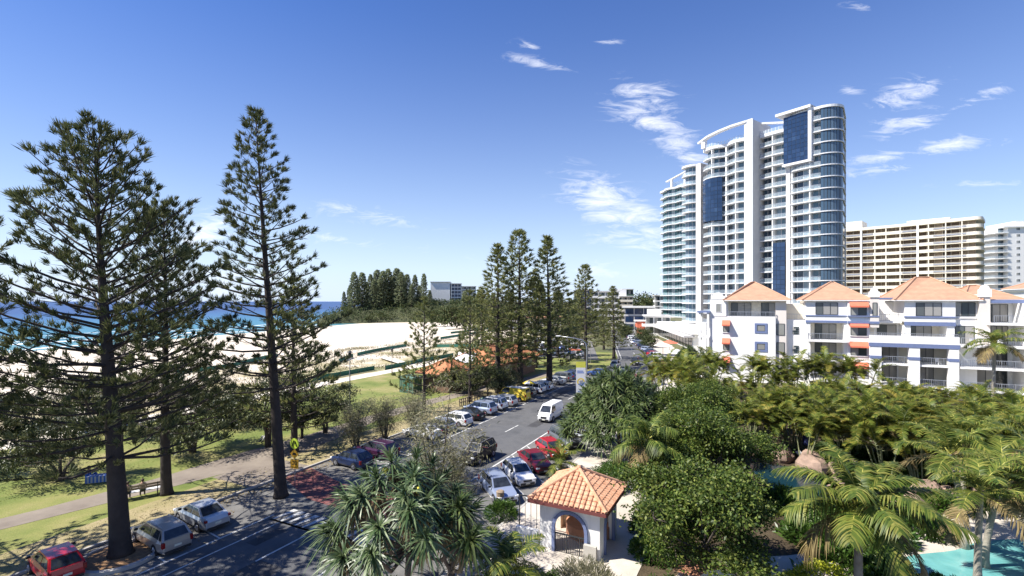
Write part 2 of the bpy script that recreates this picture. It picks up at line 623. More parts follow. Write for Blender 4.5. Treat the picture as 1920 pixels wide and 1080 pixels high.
SC.view_settings.view_transform = 'Standard'
SC.view_settings.look = 'None'
SC.view_settings.gamma = 1.0
SC.view_settings.exposure = 1.0
SC.cycles.use_denoising = True
SC.cycles.max_bounces = 8
SC.cycles.diffuse_bounces = 4
SC.cycles.transmission_bounces = 6
SC.cycles.transparent_max_bounces = 8
SC.cycles.caustics_reflective = False
SC.cycles.caustics_refractive = False
SC.cycles.sample_clamp_indirect = 10


# ------------------------------------------------------------------ terrain
def sheet(name, poly, z, mat):
    mb = MB()
    mb.face([(p[0], p[1], z) for p in poly])
    return tag(mb.build(name, mat), kind='structure')


def strip(mb, L, Rr, z, m=None):
    for i in range(len(L) - 1):
        mb.face([(L[i][0], L[i][1], z), (Rr[i][0], Rr[i][1], z), (Rr[i + 1][0], Rr[i + 1][1], z), (L[i + 1][0], L[i + 1][1], z)], m)


def hbeach(x, y):
    v = x * CA - y * SA
    u = x * SA + y * CA
    t = -62.0 - v
    if t <= 0:
        return -0.06
    shore = 165 + max(0, min(85, (u - 75) * 0.26))
    z = -0.06
    if t < 45:
        z += 0.55 * math.sin(t * 0.14) * math.sin(u * 0.05 + 1) * min(1, t / 12) - 0.6 * t / 45
    else:
        z -= 0.6 + (t - 45) / (shore - 45) * 3.5
    return max(z, -9.0)


# land reaching the horizon
sheet('ground', [RD(-60, -62), RD(-60, 900), RD(6000, 3500), (2500, 9000), (-900, 9000), (-230, 700), (-140, 470), RD(330, -62)], -0.07, M['inland'])

mb = MB()
gu = list(range(-60, 480, 6))
gv = [-58 - 0.0] + [-62 - 4 * i for i in range(18)] + [-134 - 12 * i for i in range(20)]
for u in gu:
    for v in gv:
        p = RD(u, v)
        mb.V.append((p.x, p.y, hbeach(p.x, p.y) if v < -60 else -0.075))
nv = len(gv)
for i in range(len(gu) - 1):
    for j in range(nv - 1):
        mb.F.append((i * nv + j, (i + 1) * nv + j, (i + 1) * nv + j + 1, i * nv + j + 1))
        mb.M.append(0)
m, nt, b = new_mat('beach_sand')
tc = N(nt, 'ShaderNodeTexCoord')
dv = N(nt, 'ShaderNodeVectorMath', operation='DOT_PRODUCT')
dv.inputs[1].default_value = (CA, -SA, 0)
nt.links.new(tc.outputs['Object'], dv.inputs[0])
n1 = N(nt, 'ShaderNodeTexNoise', Scale=0.07, Detail=8.0, Roughness=0.65)
nt.links.new(tc.outputs['Object'], n1.inputs['Vector'])
zone = N(nt, 'ShaderNodeMapRange')
zone.inputs['From Min'].default_value = -112
zone.inputs['From Max'].default_value = -72
zone.inputs['To Min'].default_value = 0.0
zone.inputs['To Max'].default_value = 0.25
nt.links.new(dv.outputs['Value'], zone.inputs['Value'])
ad = N(nt, 'ShaderNodeMath', operation='ADD')
nt.links.new(n1.outputs['Fac'], ad.inputs[0])
nt.links.new(zone.outputs['Result'], ad.inputs[1])
rr = ramp(nt, [(0.0, (0.66, 0.58, 0.47)), (0.4, (0.56, 0.48, 0.37)), (0.5, (0.66, 0.58, 0.47)), (0.66, (0.58, 0.5, 0.39)), (0.74, (0.4, 0.34, 0.2)), (0.85, (0.22, 0.22, 0.1))])
nt.links.new(ad.outputs[0], rr.inputs['Fac'])
nt.links.new(rr.outputs['Color'], b.inputs['Base Color'])
b.inputs['Roughness'].default_value = 0.95
n2 = N(nt, 'ShaderNodeTexNoise', Scale=0.9, Detail=6.0)
nt.links.new(tc.outputs['Object'], n2.inputs['Vector'])
bp = N(nt, 'ShaderNodeBump', Strength=0.5, Distance=0.3)
nt.links.new(n2.outputs['Fac'], bp.inputs['Height'])
nt.links.new(bp.outputs['Normal'], b.inputs['Normal'])
tag(mb.build('beach_sand', m, smooth=True), kind='structure')

# sea: pale over the sandbar, dark blue far out
m, nt, b = new_mat('sea_water')
tc = N(nt, 'ShaderNodeTexCoord')
dv = N(nt, 'ShaderNodeVectorMath', operation='DOT_PRODUCT')
dv.inputs[1].default_value = (CA, -SA, 0)
nt.links.new(tc.outputs['Object'], dv.inputs[0])
n0 = N(nt, 'ShaderNodeTexNoise', Scale=0.02, Detail=4.0)
nt.links.new(tc.outputs['Object'], n0.inputs['Vector'])
ad = N(nt, 'ShaderNodeMath', operation='MULTIPLY_ADD')
ad.inputs[1].default_value = 60
nt.links.new(n0.outputs['Fac'], ad.inputs[0])
nt.links.new(dv.outputs['Value'], ad.inputs[2])
mr = N(nt, 'ShaderNodeMapRange')
mr.inputs['From Min'].default_value = -900
mr.inputs['From Max'].default_value = -170
nt.links.new(ad.outputs[0], mr.inputs['Value'])
rr = ramp(nt, [(0.0, (0.012, 0.05, 0.17)), (0.45, (0.02, 0.1, 0.23)), (0.8, (0.04, 0.18, 0.25)), (1.0, (0.13, 0.29, 0.3))])
nt.links.new(mr.outputs['Result'], rr.inputs['Fac'])
nt.links.new(rr.outputs['Color'], b.inputs['Base Color'])
b.inputs['Roughness'].default_value = 0.35
b.inputs['Specular IOR Level'].default_value = 0.25
mp = N(nt, 'ShaderNodeMapping')
mp.inputs['Rotation'].default_value = (0, 0, R(26))
mp.inputs['Scale'].default_value = (0.16, 0.05, 1)
nt.links.new(tc.outputs['Object'], mp.inputs['Vector'])
n2 = N(nt, 'ShaderNodeTexNoise', Scale=1.0, Detail=6.0)
nt.links.new(mp.outputs[0], n2.inputs['Vector'])
bp = N(nt, 'ShaderNodeBump', Strength=0.6, Distance=1.0)
nt.links.new(n2.outputs['Fac'], bp.inputs['Height'])
nt.links.new(bp.outputs['Normal'], b.inputs['Normal'])
sheet('sea', [(-40000, -3000), RD(-200, -200), RD(150, -205), RD(300, -260), (-100, 480), (-200, 760), (-900, 9500), (-2500, 45000), (-40000, 45000)], -4.0, m)

# breaking waves along the shore
rw = random.Random(5)
mb = MB()
for off, wid, u0, u1 in ((4, 5, 40, 330), (26, 5, 20, 190), (48, 3.5, 60, 330), (34, 3, 210, 360), (74, 3, 10, 150)):
    pL, pR = [], []
    for k in range(60):
        u = u0 + (u1 - u0) * k / 59
        shore = -(227 + max(0, min(85, (u - 75) * 0.26))) - off + 4 * math.sin(u * 0.05 + off) + rw.uniform(-.6, .6)
        w = wid * abs(math.sin(u * 0.043 + off)) ** 0.5 * rw.uniform(.6, 1.2)
        p, q = RD(u, shore - w), RD(u, shore)
        pL.append(p)
        pR.append(q)
    for i in range(59):
        mb.face([(pL[i].x, pL[i].y, -3.99), (pR[i].x, pR[i].y, -3.97), (pR[i + 1].x, pR[i + 1].y, -3.97), (pL[i + 1].x, pL[i + 1].y, -3.99)])
tag(mb.build('surf_foam', plain('white_foam', (0.8, 0.82, 0.82), 0.9, var=0.1, scale=0.5)), kind='structure')

# street: asphalt sheet with parking bays, straight then bending north
KL, KR = -31.3, -13.2
left = [RD(-40, KL), RD(20, KL), RD(60, KL), RD(82, KL), RD(85.5, -29), RD(88, -26.6), RD(94, -26.2), (20.9, 101), (24.0, 110), (30.3, 145), (36.5, 180), (44, 215), (56, 262)]
right = [RD(-40, KR), RD(20, KR), RD(60, KR), RD(76, KR), RD(82, KR), RD(86, KR), RD(90, KR + .3), (33.4, 101), (35.4, 110), (40.6, 145), (46, 180), (54, 215), (66, 262)]
mb = MB()
strip(mb, left, right, 0.0)
tag(mb.build('road', M['asphalt']), kind='structure')
mb = MB()
for va, vb, ua, ub in ((KL + .02, -26.35, -40, 82), (-18.45, KR - .02, -40, 84)):
    for ua2 in range(ua, ub, 10):
        ub2 = min(ua2 + 10, ub)
        mb.face([RD(ua2, va, .004), RD(ua2, vb, .004), RD(ub2, vb, .004), RD(ub2, va, .004)])
tag(mb.build('parking_bays', M['bay']), kind='structure')
mb = MB()
mb.face([RD(24.6, KL + .02, .008), RD(22.6, -26.4, .008), RD(25.6, -26.4, .008), RD(27.0, KL + .02, .008)])
mb.face([RD(22.6, -26.4, .008), RD(22.2, -18.6, .008), RD(25.4, -18.6, .008), RD(25.6, -26.4, .008)])
mb.face([RD(84, -26, .008), RD(84, -18, .008), RD(88, -18, .008), RD(88, -26, .008)])
tag(mb.build('red_crossing', M['redpave']), kind='structure')


def dash(mb, u0, u1, v0, v1, z=.012):
    mb.face([RD(u0, v0, z), RD(u0, v1, z), RD(u1, v1, z), RD(u1, v0, z)])


mb = MB()
for u0 in range(-40, 84, 4):
    for v in (-26.3, -18.55):
        if not 19 < u0 + 2 < 29:
            dash(mb, u0, u0 + 4, v - .07, v + .07)
    if not 19 < u0 + 2 < 29 and u0 < 18:
        dash(mb, u0, u0 + 4, -25.1 - .05, -25.1 + .05)
for u0 in range(-38, 84, 9):
    if not 18 < u0 < 29:
        dash(mb, u0, u0 + 3, -22.45, -22.33)
for k in range(12):                       # ramp teeth at both edges of the raised crossing
    v = -25.9 + k * 0.62
    for ua, ub in ((19.6, 21.1), (27.5, 29.0)):
        mb.face([RD(ua, v, .012), RD(ua, v + .14, .012), RD(ub, v + .44, .012), RD(ub, v + .02, .012)])
    dash(mb, 19.45, 19.6, -26, -18.7)
for k in range(-10, 30):                  # bay lines, left side square to the kerb
    u = 2.9 + k * 2.75
    if 19 < u < 28.2 or u > 82:
        continue
    mb.face([RD(u + .55, KL + .3, .0085), RD(u, -26.35, .0085), RD(u + .1, -26.35, .0085), RD(u + .65, KL + .3, .0085)])
for k in range(0, 18):                    # right side at forty five degrees
    u = 27.5 + k * 2.95
    mb.face([RD(u + 3.2, -18.4, .0085), RD(u - 1.4, KR - .3, .0085), RD(u - 1.27, KR - .3, .0085), RD(u + 3.33, -18.4, .0085)])
for i in range(7, len(left) - 1):         # edge line and centre dashes of the far street
    a, c = Vector((left[i][0], left[i][1], .012)), Vector((left[i + 1][0], left[i + 1][1], .012))
    o = Vector((.6, -.05, 0))
    mb.face([a + o, a + o * 1.25, c + o * 1.25, c + o])
    for k in range(0, 10, 3):
        p, q = a.lerp(c, k / 10), a.lerp(c, (k + 1) / 10)
        s = Vector((4.2, -.5, 0))
        mb.face([p + s, p + s * 1.03, q + s * 1.03, q + s])
tag(mb.build('road_markings', M['marking']), kind='structure')

mb = MB()
for (u, v, a, c) in ((33, -23.9, 3.2, 1.3), (46, -20.9, 5.5, 1.1), (12, -21.5, 4.2, 1.8), (61, -24.6, 7, .9), (9.5, -28.0, 2.4, 2.2), (70, -20.6, 4, 1.2), (41, -25.2, 1.6, 1.0), (17, -24.2, 2.0, .8), (5, -24.0, 6, .6)):
    mb.face([RD(u, v - c / 2, .0055), RD(u, v + c / 2, .0055), RD(u + a, v + c / 2, .0055), RD(u + a, v - c / 2, .0055)])
tag(mb.build('road_patches', M['patch']), kind='structure')
# kerbs
mb = MB()


def kerbline(pts, w=0.16, h=0.13):
    for i in range(len(pts) - 1):
        a, c = Vector((pts[i][0], pts[i][1], h / 2)), Vector((pts[i + 1][0], pts[i + 1][1], h / 2))
        mb.beam(a, c, w, h)


kerbline([p for p in left])
kerbline([p for p in right])
tag(mb.build('kerb', M['kerb']), kind='structure')

# park: lawn, dry verge by the kerb, paths
Z1 = 0.115
mb = MB()
lp = [RD(-40, KL - .08), RD(82, KL - .08), RD(85.5, -29.1), RD(88, -26.7), RD(94, -26.3), (20.8, 101), (23.9, 110), (26, 122)]
ll = [RD(-40, -59), RD(82, -59), RD(86, -59), RD(90, -59), RD(96, -59), RD(104, -59), RD(112, -59), RD(122, -59)]
strip(mb, ll, lp, Z1)
tag(mb.build('lawn', M['lawn']), kind='structure')
sheet('verge', [RD(-40, -34.6), RD(-40, KL - .08), RD(82, KL - .08), RD(82, -34.6), RD(60, -35.4), RD(45, -34.2), RD(30, -35.2), RD(10, -34.4)], Z1 + .006, M['drygrass'])
# the footpath that crosses the lawn at the left and widens into a paved court by the crossing
mb = MB()
cl = [(-2, -41.6), (6, -40.4), (14, -38.6), (20, -37.6), (27, -37.0), (33, -36.9), (40, -37.8), (50, -37.6), (64, -36), (80, -33.2)]
wd = [1.0, 1.0, 1.05, 1.4, 2.2, 1.8, 1.2, 1.1, 1.1, 1.1]
strip(mb, [RD(u, v - w) for (u, v), w in zip(cl, wd)], [RD(u, v + w) for (u, v), w in zip(cl, wd)], Z1 + .012)
mb.face([RD(22, -35.6, Z1 + .0115), RD(22, KL - .1, Z1 + .0115), RD(27, KL - .1, Z1 + .0115), RD(27, -35.6, Z1 + .0115)])
tag(mb.build('park_path', M['parkpath']), kind='structure')
mb = MB()
cl = [(-40, -59.6), (20, -59.8), (60, -60.6), (80, -60.4), (100, -62), (130, -62)]
strip(mb, [RD(u, v - 1.5) for u, v in cl], [RD(u, v + 1.5) for u, v in cl], Z1 + .006)
mb.face([RD(76, -60, Z1 + .0065), RD(78.5, -60, Z1 + .0065), RD(92, -80, -.3), RD(89, -80, -.3)])
tag(mb.build('sandy_path', M['sandpath']), kind='structure')
# car park north of the park
sheet('car_park', [RD(104, -47), RD(104, -31), RD(150, -47), RD(175, -62), RD(160, -72), RD(122, -62)], Z1 + .01, M['bay'])

# right hand side: footpath, garden soil, paved court
strip_m = MB()
rl = [RD(-40, KR + .08), RD(60, KR + .08), RD(82, KR + .08), RD(90, KR + .4), (33.5, 101), (35.5, 110), (40.7, 145), (46.1, 180), (54.1, 215)]
ro = [RD(-40, KR + 5.5), RD(60, KR + 5.5), RD(82, KR + 5.5), RD(90, KR + 6), (39, 101), (40, 110), (47, 145), (52, 180), (60, 215)]
strip(strip_m, rl, ro, Z1)
tag(strip_m.build('footpath', M['footpath']), kind='structure')
sheet('garden_soil', [RD(-40, KR + 5.5), RD(-40, 60), RD(84, 60), RD(84, KR + 5.5)], Z1 - .02, M['soil'])
sheet('garden_court', [RD(12, KR + 5.4), RD(12, -5.2), RD(27, -5.0), RD(40, -6.2), RD(40, KR + 5.4)], Z1 + .004, M['footpath'])
# ------------------------------------------------------------------ plants
M['bark'] = plain('grey_bark', (0.1, 0.08, 0.065), 0.9, var=0.3, scale=2.0, bump=0.6)
M['pinebark'] = plain('pine_bark', (0.045, 0.035, 0.03), 0.9, var=0.3, scale=1.5, bump=0.7)
M['palmbark'] = plain('palm_trunk', (0.3, 0.27, 0.22), 0.85, var=0.25, scale=3.0, bump=0.5)
M['canebark'] = plain('cane_stem', (0.22, 0.24, 0.12), 0.7, var=0.25, scale=3.0)
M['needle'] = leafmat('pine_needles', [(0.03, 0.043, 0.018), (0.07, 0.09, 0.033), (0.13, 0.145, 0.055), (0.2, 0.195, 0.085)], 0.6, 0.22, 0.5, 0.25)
M['needle_pale'] = leafmat('pine_needles_light', [(0.06, 0.085, 0.03), (0.14, 0.165, 0.055), (0.23, 0.24, 0.085), (0.31, 0.3, 0.13)], 0.6, 0.3, 0.5, 0.25)  # lighter yellow-green needles of the young and street pines
M['needle_hazed'] = leafmat('pine_needles_hazed', [(0.15, 0.19, 0.115), (0.25, 0.285, 0.16), (0.34, 0.36, 0.22)], 0.7, 0.5, 0.1, 0.2)  # distance haze and light missing in dense crowns lightened into the colour
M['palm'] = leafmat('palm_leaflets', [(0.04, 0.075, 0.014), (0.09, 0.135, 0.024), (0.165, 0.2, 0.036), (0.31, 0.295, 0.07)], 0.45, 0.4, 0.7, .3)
M['palm_rachis'] = plain('palm_leaf_stalk', (0.4, 0.38, 0.08), 0.5, var=0.15)
M['cane'] = leafmat('cane_palm_leaflets', [(0.05, 0.085, 0.015), (0.115, 0.16, 0.026), (0.19, 0.22, 0.036), (0.35, 0.31, 0.06)], 0.45, 0.42, 0.35, .3)
M['palm_old'] = leafmat('old_palm_leaflets', [(0.12, 0.09, 0.04), (0.24, 0.18, 0.08), (0.34, 0.27, 0.13)], 0.7, 0.3, 0.7, .2)
M['cane_gold'] = leafmat('golden_cane_leaflets', [(0.16, 0.16, 0.025), (0.28, 0.24, 0.04), (0.4, 0.32, 0.07)], 0.5, 0.4, 0.4, .3)
M['pandan'] = leafmat('pandanus_leaves', [(0.03, 0.055, 0.015), (0.06, 0.092, 0.028), (0.1, 0.14, 0.042), (0.17, 0.205, 0.075)], 0.42, 0.2, 0.8, 0.35)
M['pandan_dead'] = leafmat('dead_pandanus_leaves', [(0.12, 0.09, 0.045), (0.24, 0.18, 0.09), (0.36, 0.3, 0.17)], 0.8, 0.15, 1.0)
M['fruit'] = plain('yellow_fruit', (0.55, 0.45, 0.04), 0.6, var=0.25, scale=20)
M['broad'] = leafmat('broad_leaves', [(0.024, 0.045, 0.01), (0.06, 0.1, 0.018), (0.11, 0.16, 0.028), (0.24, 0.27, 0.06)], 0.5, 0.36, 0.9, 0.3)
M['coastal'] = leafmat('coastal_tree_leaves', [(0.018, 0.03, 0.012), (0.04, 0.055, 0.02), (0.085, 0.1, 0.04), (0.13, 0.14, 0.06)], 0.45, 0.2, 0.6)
M['olive'] = leafmat('olive_feathery_leaves', [(0.13, 0.135, 0.07), (0.23, 0.225, 0.12), (0.33, 0.31, 0.19), (0.4, 0.37, 0.26)], 0.7, 0.45, 0.8, 0.2)
M['scrub'] = leafmat('headland_scrub', [(0.028, 0.048, 0.018), (0.055, 0.08, 0.03), (0.1, 0.125, 0.045), (0.15, 0.145, 0.07)], 0.7, 0.2, 0.06, 0.2)
M['lime'] = leafmat('lime_leaves', [(0.25, 0.3, 0.02), (0.42, 0.45, 0.03), (0.55, 0.55, 0.05)], 0.45, 0.3, 1.0)
M['pandan_grey'] = leafmat('grey_pandanus_leaves', [(0.03, 0.058, 0.022), (0.06, 0.1, 0.038), (0.11, 0.155, 0.065), (0.19, 0.235, 0.115)], 0.4, 0.2, 0.8, 0.4)
M['twig'] = plain('grey_twigs', (0.2, 0.18, 0.15), 0.9, var=0.25, scale=4)
M['hedge'] = leafmat('hedge_leaves', [(0.03, 0.07, 0.012), (0.06, 0.12, 0.02), (0.11, 0.18, 0.03)], 0.4, 0.25, 0.8)
M['grassy'] = leafmat('dune_grass', [(0.1, 0.12, 0.05), (0.2, 0.19, 0.09), (0.33, 0.28, 0.16)], 0.8, 0.2, 0.3, 0.2)


def pine_meshes(name, seed, H, z0, spread, nw, nb, e_bot, e_top, cl_d, blen, rad, s0=0.35, m=13, curve=0.25, bw=0.085, mat='needle', side=0.26, pow_=0.9, limb=1.0):
    """a Norfolk pine: straight trunk, whorls of limbs, paddles of foliage along each limb"""
    rng = np.random.default_rng(seed)
    tr = MB()
    nseg = 14
    bend = rng.normal(0, 0.05, 2)
    def axis(z):
        return np.array((bend[0] * math.sin(z * .23), bend[1] * math.sin(z * .31), z))
    zs = [0, 0.25, 0.7] + [H * (i + 1) / nseg for i in range(nseg)]
    rs = [rad * 1.35, rad * 1.15, rad * 1.03] + [max(0.03, rad * (1 - ((i + 1) / nseg) ** 1.15)) for i in range(nseg)]
    tr.tube([axis(z) for z in zs], rs, 12)
    lv = Leaves()
    def cluster(p, cd, k, bl):
        d = unit(cd[None] + rng.normal(0, .31, (k, 3)))
        lv.add(np.repeat(p[None], k, 0) + rng.normal(0, .05, (k, 3)), d, perp(d, rng), bl * rng.uniform(.6, 1.15, k), bw * rng.uniform(.8, 1.3, k), 0.05)
    for i in range(nw):
        ti = i / (nw - 1)
        z = z0 + (H * .985 - z0) * ti ** pow_
        a0 = rng.uniform(0, 6.28)
        n = nb if ti < .9 else max(4, nb - 1)
        for k in range(n):
            a = a0 + 6.2832 * k / n + rng.uniform(-.25, .25)
            L = spread(ti) * rng.uniform(.68, 1.12)
            if rng.random() < .06:
                L *= .5
            e = R(e_bot + (e_top - e_bot) * ti + rng.uniform(-6, 6))
            o = np.array((math.cos(a), math.sin(a), 0))
            sd = np.array((-math.sin(a), math.cos(a), 0))
            zz = z + rng.uniform(-.2, .2)
            base = axis(zz)
            swing = rng.uniform(-.12, .12)
            def path(s):
                return base + o * (L * s * math.cos(e)) + sd * (swing * L * s * s) + np.array((0, 0, L * (math.sin(e) * s + curve * s * s * (1 - .3 * ti))))
            r0 = (0.018 + 0.011 * L) * limb
            tr.tube([path(s) for s in (0, .35, .7, 1)], [r0, r0 * .8, r0 * .55, r0 * .25], 4, cap=False)
            nc = max(2, int(L / cl_d))
            tang = unit(path(1.0) - path(.8))
            cluster(path(.93), tang + np.array((0, 0, .25)), m + 4, blen * 1.15)
            for j in range(nc):
                s = s0 + (0.97 - s0) * (j + rng.uniform(.1, .9)) / nc
                p = path(s)
                w = side * L * math.sin(math.pi * min(1.0, .25 + .75 * s)) + .1
                off = rng.uniform(-1, 1) * w
                q = p + sd * off + o * abs(off) * .55 + np.array((0, 0, abs(off) * .25 + rng.uniform(-.05, .15)))
                cd = tang * .55 + np.array((0, 0, .6)) + sd * (0.5 * np.sign(off)) + rng.normal(0, .15, 3)
                if abs(off) > .25:
                    dd = q - p
                    l = np.linalg.norm(dd)
                    lv.add(p[None], (dd / l)[None], np.array([[0, 0, 1.0]]), l * 1.05, .035 * limb, 0, m=1)
                cluster(q, unit(cd), m, blen)
    top = axis(H)
    for k in range(3):
        cluster(axis(H - .35 * k), np.array((0, 0, 1.0)), m, blen * .8)
    return tr.mesh(name + '_trunk', M['pinebark'], True), lv.mesh(name + '_crown', [M[mat], M['pinebark']])


def plant(name, label, cat, loc, parts, rot=0.0, sc=1.0, lean=(0, 0), group=None):
    o = thing(name, label, cat, loc, rot, group)
    o.scale = (sc, sc, sc) if not hasattr(sc, '__len__') else sc
    if lean != (0, 0):
        o.rotation_mode = 'QUATERNION'
        q = Euler((0, 0, rot)).to_quaternion()
        tilt = Vector((0, 0, 1)).rotation_difference(Vector((lean[0], lean[1], 1)))
        o.rotation_quaternion = tilt @ q
    for nm, me in parts:
        link_mesh(nm, me, o)
    return o


def frond(lv, mb, base, az, L, e0, bend, nl, ll, lw, rng, rr=0.03, vee=0.35, hang=0.35, m=0, twist=0.0, bare=0.12):
    """one feather palm leaf"""
    o = np.array((math.cos(az), math.sin(az), 0.0))
    sd = np.array((-math.sin(az), math.cos(az), 0.0))
    n = 14
    P = [np.array(base, float)]
    T = []
    for i in range(n):
        e = e0 - bend * ((i + .5) / n) ** 1.2
        t = o * math.cos(e) + np.array((0, 0, math.sin(e)))
        t = unit(t + sd * twist * (i / n))
        T.append(t)
        P.append(P[-1] + t * L / n)
    T.append(T[-1])
    P = np.array(P)
    T = np.array(T)
    mb.tube([P[i] for i in (0, 4, 8, 11, 14)], [rr, rr * .75, rr * .5, rr * .3, rr * .12], 4, cap=False)
    s = bare + (1 - bare) * (np.arange(nl) + .5) / nl
    idx = s * n
    i0 = np.minimum(idx.astype(int), n - 1)
    f = (idx - i0)[:, None]
    C = P[i0] * (1 - f) + P[i0 + 1] * f
    tg = unit(T[i0] * (1 - f) + T[i0 + 1] * f)
    S = unit(np.cross(tg, np.array((0, 0, 1.0)) + o * 1e-3))
    U = np.cross(S, tg)
    prof = np.sin(np.pi * (.12 + .86 * s)) ** .6
    for sg in (1, -1):
        d = unit(S * sg + tg * (.45 + .5 * s)[:, None] + U * vee + rng.normal(0, .1, (nl, 3)))
        side = unit(np.cross(d, U + 1e-3))
        lv.add(C, d, side, ll * prof * rng.uniform(.85, 1.1, nl), lw * rng.uniform(.8, 1.2, nl), hang * rng.uniform(.7, 1.3, nl), 3, m, prof=[.7, 1, .75, .06])


def coconut_meshes(name, seed, trunk_h, L, nf, r=0.14, curve=0.6, nl=46, ll=0.75, lw=0.05, nuts=0, hang=0.55, mat='palm'):
    rng = np.random.default_rng(seed)
    tr = MB()
    a = rng.uniform(0, 6.28)
    pts = [(curve * math.cos(a) * (s ** 2), curve * math.sin(a) * (s ** 2), trunk_h * s) for s in np.linspace(0, 1, 9)]
    tr.tube(pts, [r * 1.5, r * 1.1] + [r * (1 - .25 * i / 7) for i in range(7)], 10)
    top = np.array(pts[-1])
    lv, st = Leaves(), MB()
    for k in range(nf):
        az = 2.39996 * k + rng.uniform(-.2, .2)
        u = k / (nf - 1)
        e = R(82 - 92 * u + rng.uniform(-6, 6))
        frond(lv, st, top + np.array((0, 0, .1 - .25 * u)), az, L * rng.uniform(.85, 1.08) * (.75 if u < .1 else 1), e, R(45 + 40 * rng.random()) + .2 * (1 - u), nl, ll, lw, rng, .035, .3, hang * rng.uniform(.6, 1.2), twist=rng.uniform(-.2, .2), m=1 if k >= nf - 3 else 0)
    parts = [('trunk', tr.mesh(name + '_trunk', M['palmbark'], True)), ('crown', lv.mesh(name + '_crown', [M[mat], M['palm_old']])), ('leaf_stalks', st.mesh(name + '_stalks', M['palm_rachis'], True))]
    if nuts:
        for i in range(nuts):
            nb = MB()
            aa = 6.28 * i / nuts
            nb.ball(top + np.array((.22 * math.cos(aa), .22 * math.sin(aa), -.22)), .13, (1, 1, 1.2), 8, 6)
            parts.append(('coconut', nb.mesh(name + '_nut', M['fruit'], True)))
    return parts


def cane_meshes(name, seed, H, ns, L=2.2, spread=1.3, nf=7):
    """golden cane palm: a clump of slim stems with arching leaves"""
    rng = np.random.default_rng(seed)
    tr, lv = MB(), Leaves()
    for k in range(ns):
        a = rng.uniform(0, 6.28)
        rad = spread * math.sqrt(rng.random())
        h = H * rng.uniform(.55, 1.0)
        b = np.array((.35 * rad * math.cos(a), .35 * rad * math.sin(a), 0))
        t = np.array((rad * math.cos(a) * 1.4, rad * math.sin(a) * 1.4, h))
        pts = [b + (t - b) * s + np.array((0, 0, .25 * math.sin(s * 3.14))) for s in (0, .3, .65, 1)]
        tr.tube(pts, [.06, .05, .045, .05], 6, cap=False)
        for q in range(nf):
            u = q / (nf - 1)
            frond(lv, tr, t + np.array((0, 0, -.15 * u)), 2.4 * q + a + rng.uniform(-.3, .3), L * rng.uniform(.8, 1.1), R(82 - 58 * u), R(75 + 35 * rng.random()), 36, .55, .055, rng, .022, .5, .25 * rng.uniform(.5, 1.4), twist=rng.uniform(-.3, .3), m=1 if rng.random() < .08 else (2 if q == nf - 1 and rng.random() < .35 else 0))
    return [('stems', tr.mesh(name + '_stems', M['canebark'], True)), ('fronds', lv.mesh(name + '_fronds', [M['cane'], M['cane_gold'], M['palm_old']]))]


def pandanus_meshes(name, seed, H, W_, nh, leaf=1.25, nl=46, dead=14, fruits=0, lw=0.09, stilt=True, skirt=.42, mat='pandan'):
    """screw pine: forked limbs, each ending in a rosette of long strap leaves"""
    rng = np.random.default_rng(seed)
    tr, lv, dv_ = MB(), Leaves(), Leaves()
    fork = np.array((rng.uniform(-.2, .2), rng.uniform(-.2, .2), H * .42))
    tr.tube([(0, 0, 0), fork * np.array((.5, .5, .55)), fork], [.17, .14, .15], 9)
    if stilt:
        for k in range(6):
            a = 6.28 * k / 6
            tr.tube([(.12 * math.cos(a), .12 * math.sin(a), .7), (.45 * math.cos(a), .45 * math.sin(a), 0)], [.035, .03], 5)
    fr = []
    for k in range(nh):
        a = 2.39996 * k + rng.uniform(-.3, .3)
        rr_ = W_ * math.sqrt((k + .3) / nh)
        hz = H * (1.0 - skirt * (rr_ / W_) ** 2) * rng.uniform(.92, 1.06)
        t = np.array((rr_ * math.cos(a), rr_ * math.sin(a), hz))
        mid = fork * .45 + t * .55 + np.array((0, 0, -.12 * H))
        tr.tube([fork, fork * .6 + mid * .4 + np.array((0, 0, .06)), mid, t], [.11, .09, .075, .085], 7, cap=False)
        ax = unit(np.array((math.cos(a) * rr_ / W_ * .9, math.sin(a) * rr_ / W_ * .9, 1.0)))
        i = np.arange(nl)
        th = i * 2.39996
        ph = (i / nl) ** .75 * 1.75
        e1 = unit(np.cross(ax, np.array((.3, .9, .2))))
        e2 = np.cross(ax, e1)
        d = ax[None] * np.cos(ph)[:, None] + (e1[None] * np.cos(th)[:, None] + e2[None] * np.sin(th)[:, None]) * np.sin(ph)[:, None]
        d = unit(d + rng.normal(0, .06, d.shape))
        s = unit(np.cross(d, ax[None] + 1e-3))
        lv.add(t[None] + ax[None] * (.3 * (1 - i / nl))[:, None], d, s, leaf * rng.uniform(.75, 1.15, nl), lw * rng.uniform(.8, 1.2, nl), .35 + .35 * rng.random(nl), 4, prof=[.7, 1, .9, .6, .05])
        if dead:
            dd = unit(np.stack([np.cos(np.arange(dead) * 2.4) * .45, np.sin(np.arange(dead) * 2.4) * .45, -np.ones(dead)], 1) + rng.normal(0, .12, (dead, 3)))
            dv_.add(np.repeat((t - ax * .15)[None], dead, 0), dd, perp(dd, rng), leaf * rng.uniform(.6, 1.0, dead), lw * .7, .1, 3, prof=[.6, 1, .8, .1])
        if k < fruits:
            fr.append(t + np.array((math.cos(a), math.sin(a), -.3)) * .35 + np.array((0, -.3, 0)))
    parts = [('trunk', tr.mesh(name + '_trunk', M['bark'], True)), ('crown', lv.mesh(name + '_crown', M[mat]))]
    if dead:
        parts.append(('dead_leaves', dv_.mesh(name + '_dead', M['pandan_dead'])))
    for q in fr:
        nb = MB()
        nb.ball(q, .13, (1, 1, 1.15), 10, 8)
        parts.append(('fruit', nb.mesh(name + '_fruit', M['fruit'], True)))
    return parts


